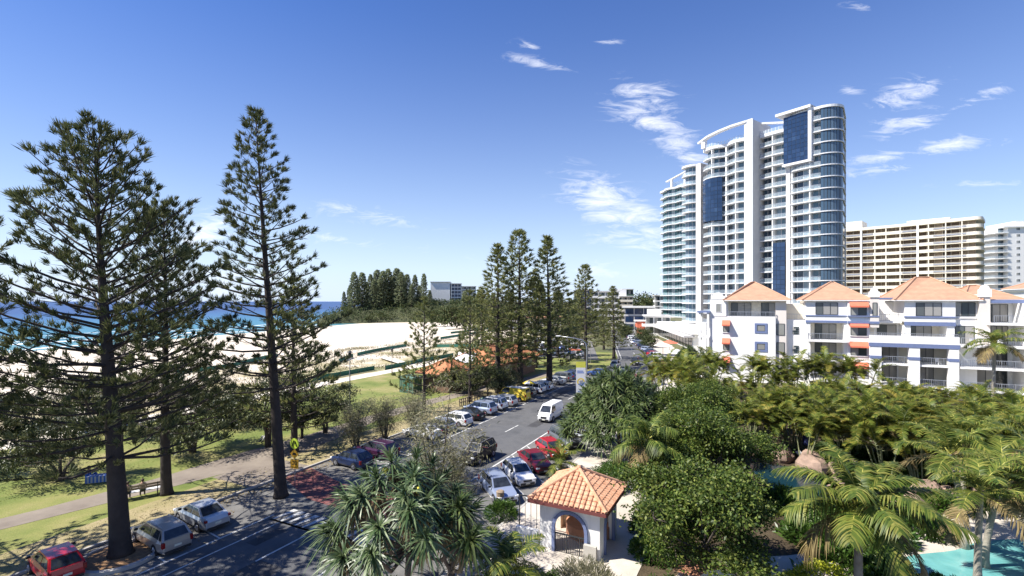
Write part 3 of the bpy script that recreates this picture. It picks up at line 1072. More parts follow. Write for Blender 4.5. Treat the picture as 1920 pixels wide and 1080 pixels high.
def broad_meshes(name, seed, H, W_, trunk_h, nc, per, ll=0.2, lw=0.11, mat='broad', flat=0.62, stems=1, clr=0.55, bark='bark', splay=.5, hollow=0.45):
    """broadleaf tree: limbs fork to leaf clumps spread through the crown"""
    rng = np.random.default_rng(seed)
    tr, lv = MB(), Leaves()
    forks = []
    for k in range(stems):
        a = 6.28 * k / stems + rng.uniform(-.4, .4)
        sp = splay * (0 if stems == 1 else 1) * W_ * .35
        f = np.array((sp * math.cos(a) + rng.uniform(-.15, .15), sp * math.sin(a) + rng.uniform(-.15, .15), trunk_h * rng.uniform(.85, 1.15)))
        r0 = .05 * H * (.8 if stems == 1 else .5)
        tr.tube([(.1 * math.cos(a), .1 * math.sin(a), 0), f * np.array((.35, .45, .5)), f], [r0 * 1.2, r0 * .85, r0 * .7], 8)
        forks.append((f, r0))
    cz = trunk_h + (H - trunk_h) * .42
    hz = (H - trunk_h) * .58
    # crown of a few large masses with gaps between
    lobes = [(0, 0, cz + hz * .45, W_ * .42)]
    nlobe = 17
    for k in range(nlobe):
        a = 6.28 * k / nlobe + rng.uniform(-.4, .4)
        rr_ = W_ * rng.uniform(.3, .92)
        lobes.append((rr_ * math.cos(a), rr_ * math.sin(a), cz + hz * (rng.uniform(-.75, .75) - .35 * (rr_ / W_) ** 2), W_ * rng.uniform(.16, .34)))
    for lx, ly, lz, lr in lobes:
        f, r0 = min(forks, key=lambda q: (q[0][0] - lx) ** 2 + (q[0][1] - ly) ** 2)
        t = np.array((lx, ly, lz))
        tr.tube([f, (f + t) / 2 + np.array((0, 0, -.1 * hz)), t], [r0 * .5, r0 * .33, r0 * .15], 5, cap=False)
    for k in range(nc):
        lx, ly, lz, lr = lobes[rng.integers(len(lobes))]
        d = unit(rng.normal(size=3) + np.array((0, 0, .35)))
        rad = lr * (hollow + (1 - hollow) * rng.random() ** .5) * rng.uniform(.85, 1.12)
        c = np.array((lx, ly, lz)) + d * rad * np.array((1, 1, flat))
        P = c[None] + rng.normal(0, clr * .5, (per, 3)) * np.array((1, 1, .7))
        D = unit(d[None] * .7 + rng.normal(0, .7, (per, 3)) + np.array((0, 0, -.1)))
        lv.add(P, D, perp(D, rng), ll * rng.uniform(.6, 1.25, per), lw * rng.uniform(.7, 1.2, per), .12)
        if rng.random() < .3:
            f = np.array((lx, ly, lz))
            tr.tube([f, c + (c - f) * rng.uniform(0, .35)], [.004 * H, .008], 4, cap=False)
    return [('trunk', tr.mesh(name + '_trunk', M[bark], True)), ('crown', lv.mesh(name + '_crown', M[mat]))]


def feathery_meshes(name, seed, H, W_, ns, per=60, tuft=.6, nb=9, mat='olive'):
    """thin coastal she-oak: slim stems, open feathery tufts"""
    rng = np.random.default_rng(seed)
    tr, lv = MB(), Leaves()
    for k in range(ns):
        a = 2.4 * k + rng.uniform(-.3, .3)
        rr_ = W_ * math.sqrt((k + .2) / ns)
        h = H * rng.uniform(.65, 1.0) * (1 - .2 * rr_ / W_)
        t = np.array((rr_ * math.cos(a), rr_ * math.sin(a), h))
        mid = t * np.array((.45, .45, .55)) + rng.normal(0, .12, 3)
        b0 = np.array((.15 * math.cos(a), .15 * math.sin(a), 0))
        tr.tube([b0, mid, t], [.012 * H * .8, .006 * H, .01], 5, cap=False)
        for q in range(nb):
            s = .35 + .65 * q / (nb - 1)
            p = (b0 * (1 - s) ** 2 + 2 * mid * s * (1 - s) + t * s * s)
            e = p + unit(rng.normal(size=3) + np.array((0, 0, .5))) * rng.uniform(.2, .55) * W_ * .5
            tr.tube([p, e], [.018, .006], 3, cap=False)
            D = unit(rng.normal(size=(per, 3)) + np.array((0, 0, .35)) + unit(e - p) * .6)
            lv.add(e[None] + rng.normal(0, tuft * .42, (per, 3)), D, perp(D, rng), rng.uniform(.16, .36, per), .04, .25)
    return [('trunk', tr.mesh(name + '_stems', M['bark'], True)), ('crown', lv.mesh(name + '_crown', M[mat]))]


def bush_meshes(name, seed, W_, H, n, ll, lw, mat, up=.4):
    rng = np.random.default_rng(seed)
    lv, tr = Leaves(), MB()
    d = unit(rng.normal(size=(n, 3)) + np.array((0, 0, .3)))
    d[:, 2] = np.abs(d[:, 2])
    rad = (.6 + .4 * rng.random(n) ** .5) * (1 + .22 * np.sin(d[:, 0] * 7 + seed) * np.cos(d[:, 1] * 6))
    P = d * rad[:, None] * np.array((W_, W_, H))
    D = unit(d * .8 + rng.normal(0, .5, (n, 3)) + np.array((0, 0, up)))
    lv.add(P, D, perp(D, rng), ll * rng.uniform(.6, 1.2, n), lw * rng.uniform(.7, 1.2, n), .15)
    for k in range(7):
        a = .9 * k
        tr.tube([(.05 * math.cos(a), .05 * math.sin(a), 0), (W_ * .6 * math.cos(a), W_ * .6 * math.sin(a), H * .6)], [.03, .012], 4, cap=False)
    return [('stems', tr.mesh(name + '_stems', M['bark'])), ('foliage', lv.mesh(name + '_foliage', M[mat]))]
# ------------------------------------------------------------------ vehicles
def paint(name, col, metal=0.15):
    return plain(name, col, 0.3, metal=metal, var=0.02, scale=1.0, coat=0.6)


PAINT = {
    'white': paint('white_car_paint', (0.78, 0.78, 0.77), 0), 'silver': paint('silver_car_paint', (0.5, 0.52, 0.55), .5),
    'bluesilver': paint('pale_blue_car_paint', (0.36, 0.42, 0.55), .4), 'red': paint('red_car_paint', (0.42, 0.012, 0.02), 0.1),
    'maroon': paint('maroon_car_paint', (0.2, 0.015, 0.03), 0.15), 'black': plain('black_car_paint', (0.014, 0.014, 0.016), 0.42, var=0.02, spec=0.3),
    'navy': paint('dark_blue_car_paint', (0.015, 0.03, 0.09), .2), 'blue': paint('blue_car_paint', (0.03, 0.08, 0.26), .3),
    'grey': paint('grey_car_paint', (0.16, 0.17, 0.18), .4), 'champagne': paint('pale_bronze_car_paint', (0.42, 0.38, 0.34), .4),
    'purple': paint('dark_purple_car_paint', (0.06, 0.015, 0.05), .2), 'green': paint('dark_green_car_paint', (0.02, 0.06, 0.045), .2)}

#       L    W    H    belt  zb   top profile of the lower body (x, z)                                                      glass: base front, roof front, roof rear, base rear
CARSPEC = {
    'sedan': (4.6, 1.76, 1.45, .95, .22, [(2.3, .5), (2.22, .68), (1.9, .78), (1.0, .95), (-1.65, .98), (-2.15, .96), (-2.28, .72), (-2.3, .5)], 1.08, .3, -.95, -1.72),
    'hatch': (4.1, 1.72, 1.48, .96, .22, [(2.05, .5), (1.98, .7), (1.7, .8), (.95, .96), (-1.5, 1.0), (-1.98, .98), (-2.04, .7), (-2.05, .5)], 1.1, .3, -1.35, -1.96),
    'wagon': (4.75, 1.78, 1.52, .95, .22, [(2.38, .5), (2.3, .7), (1.95, .8), (1.05, .95), (-1.7, .98), (-2.28, .98), (-2.36, .7), (-2.38, .5)], 1.12, .35, -1.85, -2.26),
    'suv': (4.55, 1.84, 1.76, 1.08, .3, [(2.27, .6), (2.2, .88), (1.95, .98), (1.1, 1.08), (-1.7, 1.1), (-2.2, 1.1), (-2.26, .8), (-2.27, .6)], 1.15, .5, -1.8, -2.17),
    'van': (5.0, 1.84, 2.02, 1.18, .26, [(2.5, .55), (2.46, .85), (2.3, 1.05), (2.0, 1.18), (-1.9, 1.2), (-2.42, 1.2), (-2.49, .8), (-2.5, .55)], 2.1, 1.35, -2.3, -2.45),
}


def make_car(kind, label, group=None):
    L, Wd, H, belt, zb, prof, gf, rf, rr_, gb = CARSPEC[kind]
    w = Wd / 2
    t = thing({'suv': 'parked_suv', 'van': 'delivery_van'}.get(kind, 'parked_car'), label, 'van' if kind == 'van' else 'car', group=group)
    mb = MB()
    rings = []
    for x, z in prof:
        e = abs(x) / (L / 2)
        ww = w * (1 - .16 * max(0, e - .72) / .28)
        rings.append([(x, -ww * .9, zb), (x, -ww * .99, zb + .14), (x, -ww, max(zb + .16, z - .18)), (x, -ww * .9, z), (x, ww * .9, z), (x, ww, max(zb + .16, z - .18)), (x, ww * .99, zb + .14), (x, ww * .9, zb)])
    for a, c in zip(rings, rings[1:]):
        for i in range(8):
            j = (i + 1) % 8
            mb.face([a[i], c[i], c[j], a[j]])
    mb.face(rings[0][::-1])
    mb.face(rings[-1])
    wb, wr = w * .9, w * .7
    zt = belt - .02
    pts = {}
    for s in (-1, 1):
        pts[s] = [(gf, s * wb, zt), (rf, s * wr, H - .03), ((rf + rr_) / 2, s * wr * 1.01, H), (rr_, s * wr, H - .04), (gb, s * wb, zt)]
    a, c = pts[-1], pts[1]
    for i in range(4):
        mb.face([a[i], a[i + 1], c[i + 1], c[i]])
    mb.face(a[::-1])
    mb.face(c)
    body = mb.build('body', PAINT['white'], t)
    bevel(body, .05, 2)
    def lerp(p, q, f):
        return tuple(p[i] + (q[i] - p[i]) * f for i in range(3))
    def quad_glass(name, p00, p10, p11, p01, ins, off):
        # inset quad lying just proud of the panel
        u0, u1, v0, v1 = ins
        def bl(u, v):
            return Vector(lerp(lerp(p00, p10, u), lerp(p01, p11, u), v))
        P = [bl(u0, v0), bl(u1, v0), bl(u1, v1), bl(u0, v1)]
        nrm = (P[1] - P[0]).cross(P[3] - P[0]).normalized() * off
        g = MB()
        g.face([p + nrm for p in P])
        g.build(name, M['carglass'], t)
    quad_glass('windscreen', a[0], c[0], c[1], a[1], (.06, .94, .08, .93), .012)
    quad_glass('rear_window', c[4], a[4], a[3], c[3], (.08, .92, .12 if kind != 'van' else .3, .9), .012)
    for s in (-1, 1):
        A = pts[s]
        xb = (rf + rr_) / 2 - .1
        if kind == 'van':
            segs = [(gf - .1, xb + .95)]
        elif kind in ('wagon', 'suv'):
            segs = [(gf, xb + .25), (xb + .15, xb - .85), (xb - .95, gb)]
        else:
            segs = [(gf, xb + .1), (xb, gb)]
        for i, (x0, x1) in enumerate(segs):
            zb_, zt_ = .1, .88
            def top_x(z):      # limits of the side panel at height fraction z
                return gf + (rf - gf) * z - .1, gb + (rr_ - gb) * z + .1
            q = []
            for x, z in ((x0, zb_), (x1, zb_), (x1, zt_), (x0, zt_)):
                hi, lo = top_x(z)
                xx = min(hi, max(lo, x))
                q.append(Vector((xx, s * (wb + (wr - wb) * z + .014), zt + (H - .03 - zt) * z)))
            if s < 0:
                q = q[::-1]
            g = MB()
            g.face(q)
            g.build('side_window', M['carglass'], t)
    # wheels
    rw_ = .31 if kind in ('sedan', 'hatch', 'wagon') else .345
    wx = L * .29
    wm = MB()
    wm.tube([(0, -.1, 0), (0, -.09, 0), (0, .09, 0), (0, .1, 0)], [rw_ * .86, rw_, rw_, rw_ * .86], 18)
    wme = wm.mesh('wheel', M['black'], True)
    rm = MB()
    for s in (-1, 1):
        rm.tube([(0, s * .085, 0), (0, s * .107, 0)], [rw_ * .64, rw_ * .6], 14)
        for k in range(5):
            an = 2 * math.pi * k / 5
            rm.beam((0, s * .11, 0), (rw_ * .56 * math.cos(an), s * .11, rw_ * .56 * math.sin(an)), .05, .02)
    rme = rm.mesh('rim', M['rimmetal'])
    for sx in (-1, 1):
        for s in (-1, 1):
            am = MB()
            am.tube([(sx * wx, s * (w - .2), rw_), (sx * wx, s * (w + .004), rw_)], [rw_ * 1.16, rw_ * 1.16], 20)
            am.build('wheel_arch', M['trim'], t)
            wo = link_mesh('wheel', wme, t)
            wo.location = (sx * wx, s * (w - .085), rw_)
            link_mesh('rim', rme, wo)
    # lamps, bumpers, plates, mirrors
    zl = prof[1][1]
    for s in (-1, 1):
        g = MB()
        g.box(L / 2 - .24, L / 2 - .03, s * w * .76 - .18, s * w * .76 + .14 * 1, zl - .13, zl + .005)
        bevel(g.build('headlight', M['headlamp'], t), .03)
        g = MB()
        zr = prof[-3][1] - .06
        hgt = .34 if kind in ('wagon', 'suv', 'van', 'hatch') else .16
        g.box(-L / 2 - .005, -L / 2 + .2, s * w * .84 - .09, s * w * .84 + .08, zr - hgt, zr)
        bevel(g.build('tail_light', M['taillamp'], t), .03)
        g = MB()
        g.box(gf - .32, gf - .2, s * (w + .09) - .1, s * (w + .09) + .1, belt + .02, belt + .16)
        bevel(g.build('wing_mirror', PAINT['black'], t), .03)
    g = MB()
    g.box(L / 2 - .06, L / 2 + .03, -w * .72, w * .72, zb + .02, zb + .2)
    g.box(L / 2 - .06, L / 2 + .012, -w * .42, w * .42, zb + .26, zl - .08)
    g.build('front_grille', M['trim'], t)
    g = MB()
    g.box(-L / 2 - .035, -L / 2 + .06, -w * .78, w * .78, zb + .02, zb + .17)
    g.build('rear_bumper', M['trim'], t)
    g = MB()
    g.box(-L / 2 - .022, -L / 2 + .05, -.19, .19, zb + .3, zb + .42)
    g.box(L / 2 - .05, L / 2 + .04, -.19, .19, zb + .09, zb + .2)
    g.build('number_plate', M['plate'], t)
    if kind in ('wagon', 'suv'):
        g = MB()
        for s in (-1, 1):
            g.beam((rf - .1, s * wr * .86, H + .035), (rr_ + .1, s * wr * .86, H + .035), .035, .035)
        g.build('roof_rails', M['rail'], t)
    return t


PROTO = {}


def car(kind, colour, label, x, y, heading, group=None, z=0.0, sc=0.86):
    """heading: direction of the nose, degrees clockwise from straight ahead"""
    if kind not in PROTO:
        PROTO[kind] = t = make_car(kind, label)
    else:
        t = dup(PROTO[kind])
    t['label'] = label
    if group:
        t['group'] = group
    t.location = (x, y, z)
    t.rotation_euler = (0, 0, R(90 - heading))
    t.scale = (sc, sc, sc)
    for ch in CHILD[t.name]:
        if ch.name.split('.')[0] == 'body':
            ch.material_slots[0].link = 'OBJECT'
            ch.material_slots[0].material = PAINT[colour]
    return t


# ------------------------------------------------------------------ people
def person(label, loc, rotz, pose, top, legs, hair, sc=1.0):
    """one continuous skinned body; pose is a dict of joints in metres; +y is forward"""
    t = thing('person', label, 'person', loc, rotz)
    J = pose
    me = bpy.data.meshes.new('body')
    names = list(J)
    V = [J[n][:3] for n in names]
    E = [(names.index(a), names.index(c)) for a, c in BONES if a in J and c in J]
    me.from_pydata(V, E, [])
    o = link_mesh('body', me, t)
    sk = o.modifiers.new('skin', 'SKIN')
    sk.use_smooth_shade = True
    sv = me.skin_vertices[0].data
    for i, n in enumerate(names):
        r = J[n][3]
        sv[i].radius = (r, r)
        sv[i].use_root = (n == 'hip')
    sd = o.modifiers.new('sub', 'SUBSURF')
    sd.levels = sd.render_levels = 1
    # clothes by height along the body are one material with three zones
    m, nt, b = new_mat('clothed_body')
    tc = N(nt, 'ShaderNodeTexCoord')
    sp = N(nt, 'ShaderNodeSeparateXYZ')
    nt.links.new(tc.outputs['Object'], sp.inputs[0])
    hz = N(nt, 'ShaderNodeMapRange')
    hz.inputs['From Min'].default_value = J['hip'][2] - .6
    hz.inputs['From Max'].default_value = J['hip'][2] + .8
    nt.links.new(sp.outputs[2], hz.inputs['Value'])
    rp = ramp(nt, [(0, legs), (.46, top), (.8, (.5, .3, .21))], 'CONSTANT')
    nt.links.new(hz.outputs[0], rp.inputs['Fac'])
    nt.links.new(rp.outputs['Color'], b.inputs['Base Color'])
    b.inputs['Roughness'].default_value = .85
    me.materials.append(m)
    hd = Vector(J['head'][:3])
    g = MB()
    g.ball(hd + Vector((0, -.025, .035)), .108, (.95, 1.05, 1.05), 12, 8)
    for s in (-1, 1):
        pass
    g.build('hair', M[hair], t, True)
    t.scale = (sc, sc, sc)
    return t


BONES = [('hip', 'chest'), ('chest', 'neck'), ('neck', 'head'), ('head', 'nose'),
         ('chest', 'shl'), ('shl', 'ell'), ('ell', 'hal'), ('hal', 'fil'), ('chest', 'shr'), ('shr', 'elr'), ('elr', 'har'), ('har', 'fir'),
         ('hip', 'hpl'), ('hpl', 'knl'), ('knl', 'anl'), ('anl', 'tol'), ('hip', 'hpr'), ('hpr', 'knr'), ('knr', 'anr'), ('anr', 'tor')]


def sit_pose(seat=.45, lean=.05, feet=.42, armf=.3):
    h = seat + .1
    return {'hip': (0, 0, h, .14), 'chest': (0, lean, h + .38, .15), 'neck': (0, lean + .03, h + .55, .058), 'head': (0, lean + .06, h + .7, .1), 'nose': (0, lean + .15, h + .68, .05),
            'shl': (-.19, lean, h + .47, .062), 'ell': (-.24, lean + .1, h + .2, .045), 'hal': (-.15, armf, h + .1, .035), 'fil': (-.13, armf + .09, h + .08, .022),
            'shr': (.19, lean, h + .47, .062), 'elr': (.24, lean + .1, h + .2, .045), 'har': (.15, armf, h + .1, .035), 'fir': (.13, armf + .09, h + .08, .022),
            'hpl': (-.1, .02, h - .02, .1), 'knl': (-.13, feet, h + .0, .07), 'anl': (-.13, feet + .02, .09, .048), 'tol': (-.14, feet + .17, .04, .04),
            'hpr': (.1, .02, h - .02, .1), 'knr': (.13, feet, h + .0, .07), 'anr': (.13, feet + .02, .09, .048), 'tor': (.14, feet + .17, .04, .04)}


def ground_pose():
    h = .13
    p = sit_pose(.03)
    p['hip'] = (0, 0, h, .14)
    p.update({'knl': (-.15, .4, .45, .07), 'anl': (-.15, .55, .08, .048), 'tol': (-.15, .7, .04, .04),
              'knr': (.17, .38, .42, .07), 'anr': (.18, .55, .08, .048), 'tor': (.18, .7, .04, .04)})
    return p


def stand_pose():
    return {'hip': (0, 0, .95, .14), 'chest': (0, .02, 1.3, .15), 'neck': (0, .03, 1.48, .058), 'head': (0, .05, 1.63, .1), 'nose': (0, .14, 1.61, .05),
            'shl': (-.19, .02, 1.4, .062), 'ell': (-.25, 0, 1.1, .045), 'hal': (-.25, .1, .86, .035), 'fil': (-.25, .13, .76, .022),
            'shr': (.19, .02, 1.4, .062), 'elr': (.25, 0, 1.1, .045), 'har': (.25, .1, .86, .035), 'fir': (.25, .13, .76, .022),
            'hpl': (-.1, 0, .9, .1), 'knl': (-.11, .1, .5, .07), 'anl': (-.11, .12, .09, .048), 'tol': (-.12, .26, .04, .04),
            'hpr': (.1, 0, .9, .1), 'knr': (.11, -.02, .5, .07), 'anr': (.11, -.15, .1, .048), 'tor': (.12, -.02, .04, .04)}


# ------------------------------------------------------------------ street furniture
def text_mesh(txt, size):
    cu = bpy.data.curves.new('lettering', 'FONT')
    cu.body = txt
    cu.size = size
    cu.align_x = 'CENTER'
    cu.align_y = 'CENTER'
    cu.extrude = .004
    o = bpy.data.objects.new('lettering_tmp', cu)
    COL.objects.link(o)
    dg = bpy.context.evaluated_depsgraph_get()
    dg.update()
    me = bpy.data.meshes.new_from_object(o.evaluated_get(dg))
    bpy.data.objects.remove(o)
    me.materials.clear()
    me.materials.append(M['signblack'])
    return me


def lamp_post(label, loc, h, rot=0.0, group=None):
    t = thing('park_lamp', label, 'lamp post', loc, rot, group)
    g = MB()
    g.tube([(0, 0, 0), (0, 0, .5), (0, 0, h - .5)], [.1, .07, .05], 10)
    g.build('post', M['dark_metal'], t, True)
    g = MB()
    g.lathe([(.05, h - .5), (.16, h - .45), (.2, h - .1), (.05, h)], 12)
    g.build('lantern', M['dark_metal'], t)
    g = MB()
    g.lathe([(.3, h + .0), (.28, h + .05), (.05, h + .2), (.0, h + .22)], 14)
    g.build('cap', M['dark_metal'], t)
    return t


def bench(label, loc, rotz, L=2.2):
    t = thing('park_bench', label, 'bench', loc, rotz)
    g = MB()
    for k in range(3):
        g.box(-L / 2, L / 2, -.02 + k * .17, .13 + k * .17, .42, .46)
    g.build('seat', M['white_paint'], t)
    g = MB()
    for k in range(2):
        g.box(-L / 2, L / 2, -.09, -.05, .6 + k * .17, .73 + k * .17)
    g.build('backrest', M['wood'], t)
    for x in (-L / 2 + .2, L / 2 - .2):
        g = MB()
        g.beam((x, -.07, 0), (x, -.07, .9), .05)
        g.beam((x, .42, 0), (x, .42, .42), .05)
        g.build('leg', M['dark_metal'], t)
    return t


def rail_fence(label, pts, h=.9, posts=6):
    t = thing('post_and_rail_fence', label, 'fence', pts[0])
    o = Vector(pts[0])
    g = MB()
    P = [Vector(p) - o for p in pts]
    for a, c in zip(P, P[1:]):
        for z in (.45, .85):
            g.beam(a + Vector((0, 0, z)), c + Vector((0, 0, z)), .05, .1)
    g.build('rails', M['wood'], t)
    for a, c in zip(P, P[1:]):
        for k in range(posts):
            p = a.lerp(c, k / (posts - 1))
            q = MB()
            q.box(p.x - .06, p.x + .06, p.y - .06, p.y + .06, p.z, p.z + h)
            q.build('post', M['wood'], t)
    return t


def shade_fence(label, pts, h=.85, group='green shade cloth fences in the dunes'):
    P = [Vector((p[0], p[1], hbeach(p[0], p[1]) + .05)) for p in pts]
    o = P[0].copy()
    t = thing('dune_fence', label, 'fence', o, 0, group)
    g = MB()
    for a, c in zip(P, P[1:]):
        n = max(2, int((c - a).length / 4))
        for k in range(n):
            p, q = a.lerp(c, k / n) - o, a.lerp(c, (k + 1) / n) - o
            p.z = hbeach(p.x + o.x, p.y + o.y) + .05 - o.z
            q.z = hbeach(q.x + o.x, q.y + o.y) + .05 - o.z
            g.beam(p + Vector((0, 0, h / 2)), q + Vector((0, 0, h / 2)), .03, h)
    g.build('net', M['shade_net'], t)
    g = MB()
    for a, c in zip(P, P[1:]):
        n = max(2, int((c - a).length / 4))
        for k in range(n + 1):
            p = a.lerp(c, k / n) - o
            p.z = hbeach(p.x + o.x, p.y + o.y) - o.z
            g.beam(p, p + Vector((0, 0, h + .25)), .07)
    g.build('posts', M['wood'], t)
    return t
# ------------------------------------------------------------------ buildings
M['pane'] = panes('window_panes', [(0, (.03, .045, .05)), (.35, (.06, .075, .08)), (.55, (.25, .25, .23)), (.75, (.02, .028, .03)), (.88, (.4, .39, .36))])
M['door_pane'] = panes('sliding_door_panes', [(0, (.05, .06, .065)), (.3, (.3, .29, .27)), (.55, (.09, .1, .1)), (.7, (.42, .4, .37)), (.9, (.03, .035, .035))])
M['tower_pane'] = panes('tower_panes', [(0, (.05, .1, .135)), (.22, (.028, .045, .07)), (.42, (.09, .155, .2)), (.6, (.36, .38, .4)), (.7, (.04, .07, .105)), (.84, (.18, .24, .28))])
M['teal_pane'] = panes('teal_panes', [(0, (.06, .16, .16)), (.3, (.03, .07, .08)), (.5, (.12, .24, .23)), (.75, (.3, .36, .35)), (.9, (.04, .1, .11))])
M['corner_pane'] = panes('corner_panes', [(0, (.05, .09, .14)), (.3, (.1, .155, .22)), (.5, (.05, .075, .11)), (.66, (.15, .22, .29)), (.86, (.34, .38, .42))])
M['blue_pane'] = panes('dark_blue_panes', [(0, (.016, .036, .085)), (.4, (.022, .046, .105)), (.7, (.017, .037, .085)), (.95, (.03, .06, .125))])
M['brown_pane'] = panes('brown_panes', [(0, (.14, .1, .07)), (.3, (.25, .19, .13)), (.55, (.09, .065, .05)), (.8, (.34, .27, .2))])
M['balustrade'] = seethrough('balustrade_glass', (.55, .66, .72), .3, .05)
M['dark_void'] = plain('shadowed_room', (.03, .028, .026), .8, var=.2)


def hip_roof(name, parent, x0, x1, y0, y1, z0, ra, rb, zr, mat, fascia=None, th=.16):
    g = MB()
    a, b_, c, d = (x0, y0, z0), (x1, y0, z0), (x1, y1, z0), (x0, y1, z0)
    A, Bq = (ra[0], ra[1], zr), (rb[0], rb[1], zr)
    g.face([a, b_, Bq, A])
    g.face([b_, c, Bq])
    g.face([c, d, A, Bq])
    g.face([d, a, A])
    # tile courses as low ribs, and rounded ridge caps
    def ribs(p, q, r, s, n):
        for k in range(1, n):
            f = k / n
            u = Vector(p).lerp(Vector(q), f)
            w = Vector(s).lerp(Vector(r), f)
            g.beam(u + Vector((0, 0, .015)), w + Vector((0, 0, .015)), .05, .05)
    o = g.build(name, mat, parent)
    g = MB()
    for p, q in ((a, A), (b_, Bq), (c, Bq), (d, A), (A, Bq)):
        g.tube([Vector(p) + Vector((0, 0, .02)), Vector(q) + Vector((0, 0, .04))], .12, 6)
    rc = g.build('ridge_caps', mat, o)
    g = MB()
    ins = .02
    g.prism([(x0 + ins, y0 + ins), (x1 - ins, y0 + ins), (x1 - ins, y1 - ins), (x0 + ins, y1 - ins)], z0 - th, z0 - .01)
    g.build('eaves', fascia or M['white'], o)
    return o


def window(parent, x0, x1, z0, z1, y, n=2, mat='pane', frame='dark_metal', fw=.07, name='window', sill=False, normal=-1):
    """panes proud of a wall that faces -y"""
    g = MB()
    w = (x1 - x0) / n
    for k in range(n):
        yy = y + normal * (.03 + .012 * (k % 2))
        a, c = x0 + k * w + .03, x0 + (k + 1) * w - .03
        g.face([(a, yy, z0 + .03), (c, yy, z0 + .03), (c, yy, z1 - .03), (a, yy, z1 - .03)])
    o = g.build(name, M[mat], parent)
    g = MB()
    for xx in [x0 + k * w for k in range(n + 1)]:
        g.box(xx - fw / 2, xx + fw / 2, y + normal * .06, y + .01, z0, z1)
    for zz in (z0, z1):
        g.box(x0 + fw / 2 + .002, x1 - fw / 2 - .002, y + normal * .055, y + .01, zz - fw / 2, zz + fw / 2)
    g.build('frame', M[frame], o)
    if sill:
        g = MB()
        g.box(x0 - .15, x1 + .15, y - .14, y + .01, z0 - .16, z0 - .06)
        g.build('sill', M['white'], o)
    return o


def railing(parent, pts, z, h=1.0, step=.22, mat='rail', name='balcony_railing'):
    g = MB()
    for a, c in zip(pts, pts[1:]):
        A, C = Vector((a[0], a[1], z)), Vector((c[0], c[1], z))
        L = (C - A).length
        g.beam(A + Vector((0, 0, h)), C + Vector((0, 0, h)), .06, .06)
        g.beam(A + Vector((0, 0, .1)), C + Vector((0, 0, .1)), .04, .04)
        n = max(2, int(L / step))
        for k in range(n + 1):
            p = A.lerp(C, k / n)
            w = .05 if k % 6 == 0 else .022
            g.beam(p + Vector((0, 0, .0)), p + Vector((0, 0, h)), w)
    return g.build(name, M[mat], parent)


def awning(parent, x0, x1, z, y, drop=.75, out=.85):
    g = MB()
    g.face([(x0, y - .03, z), (x0, y - out, z - drop), (x1, y - out, z - drop), (x1, y - .03, z)])
    g.face([(x0, y - .03, z), (x0, y - .03, z - drop - .05), (x0, y - out, z - drop - .05), (x0, y - out, z - drop)])
    g.face([(x1, y - .03, z), (x1, y - out, z - drop), (x1, y - out, z - drop - .05), (x1, y - .03, z - drop - .05)])
    g.face([(x0, y - out, z - drop), (x0, y - out, z - drop - .22), (x1, y - out, z - drop - .22), (x1, y - out, z - drop)])
    return g.build('awning', M['awning'], parent)


def wallbox(parent, x0, x1, y0, y1, z0, z1, mat='white', name='wall'):
    g = MB()
    g.box(x0, x1, y0, y1, z0, z1)
    return g.build(name, M[mat], parent)


def gable_parapet(parent, x0, x1, y0, y1, z0, z1, mat='white'):
    """small curved parapet gable"""
    g = MB()
    xm, hw = (x0 + x1) / 2, (x1 - x0) / 2
    top = []
    for k in range(9):
        a = math.pi * k / 8
        top.append((xm + hw * .7 * math.cos(a), z1 - .55 + .55 * math.sin(a)))
    poly = [(x0, z0), (x1, z0), (x1, z1 - .6)] + top + [(x0, z1 - .6)]
    n = len(poly)
    g.V += [(p[0], y0, p[1]) for p in poly] + [(p[0], y1, p[1]) for p in poly]
    for i in range(n):
        j = (i + 1) % n
        g.F.append((i, n + i, n + j, j))
        g.M.append(0)
    g.F.append(tuple(range(n)))
    g.F.append(tuple(range(2 * n - 1, n - 1, -1)))
    g.M += [0, 0]
    return g.build('parapet_gable', M[mat], parent)


# ---- the apartments along the garden
ap = thing('apartment_building', 'white low-rise apartment building with terracotta hip roofs, orange awnings and blue bands behind the palms', 'building', RD(87.4, 0), ROAD_ROT)
F = [1.2, 4.2, 7.15, 10.1]
# left block
wallbox(ap, -7.0, 2.6, 0, 13, 0, 10.55)
wallbox(ap, -7.0, -4.55, -.05, 8, 10.55, 13.3)
gable_parapet(ap, -6.9, -4.7, -.1, .35, 13.3, 14.5)
window(ap, -6.1, -5.3, 11.2, 12.6, -.05, 1, 'pane', 'white_paint')
wallbox(ap, -4.55, 4.0, 2.2, 12, 10.55, 13.1, 'cream')
window(ap, -3.9, -.9, 10.6, 12.75, 2.2, 3, 'door_pane', name='sliding_door')
window(ap, .6, 2.8, 10.6, 12.75, 2.2, 2, 'door_pane', name='sliding_door')
wallbox(ap, 2.6, 4.1, .4, 12, 0, 13.1, 'painted_shade')
wallbox(ap, -4.55, -4.3, .3, 2.2, 10.55, 13.1)
hip_roof('roof', ap, -5.0, 4.7, -.4, 12.6, 13.22, (-.9, 6), (-.4, 6.6), 16.3, M['rooftile'])
railing(ap, [(-4.2, .1), (2.5, .1)], 10.55, .75)
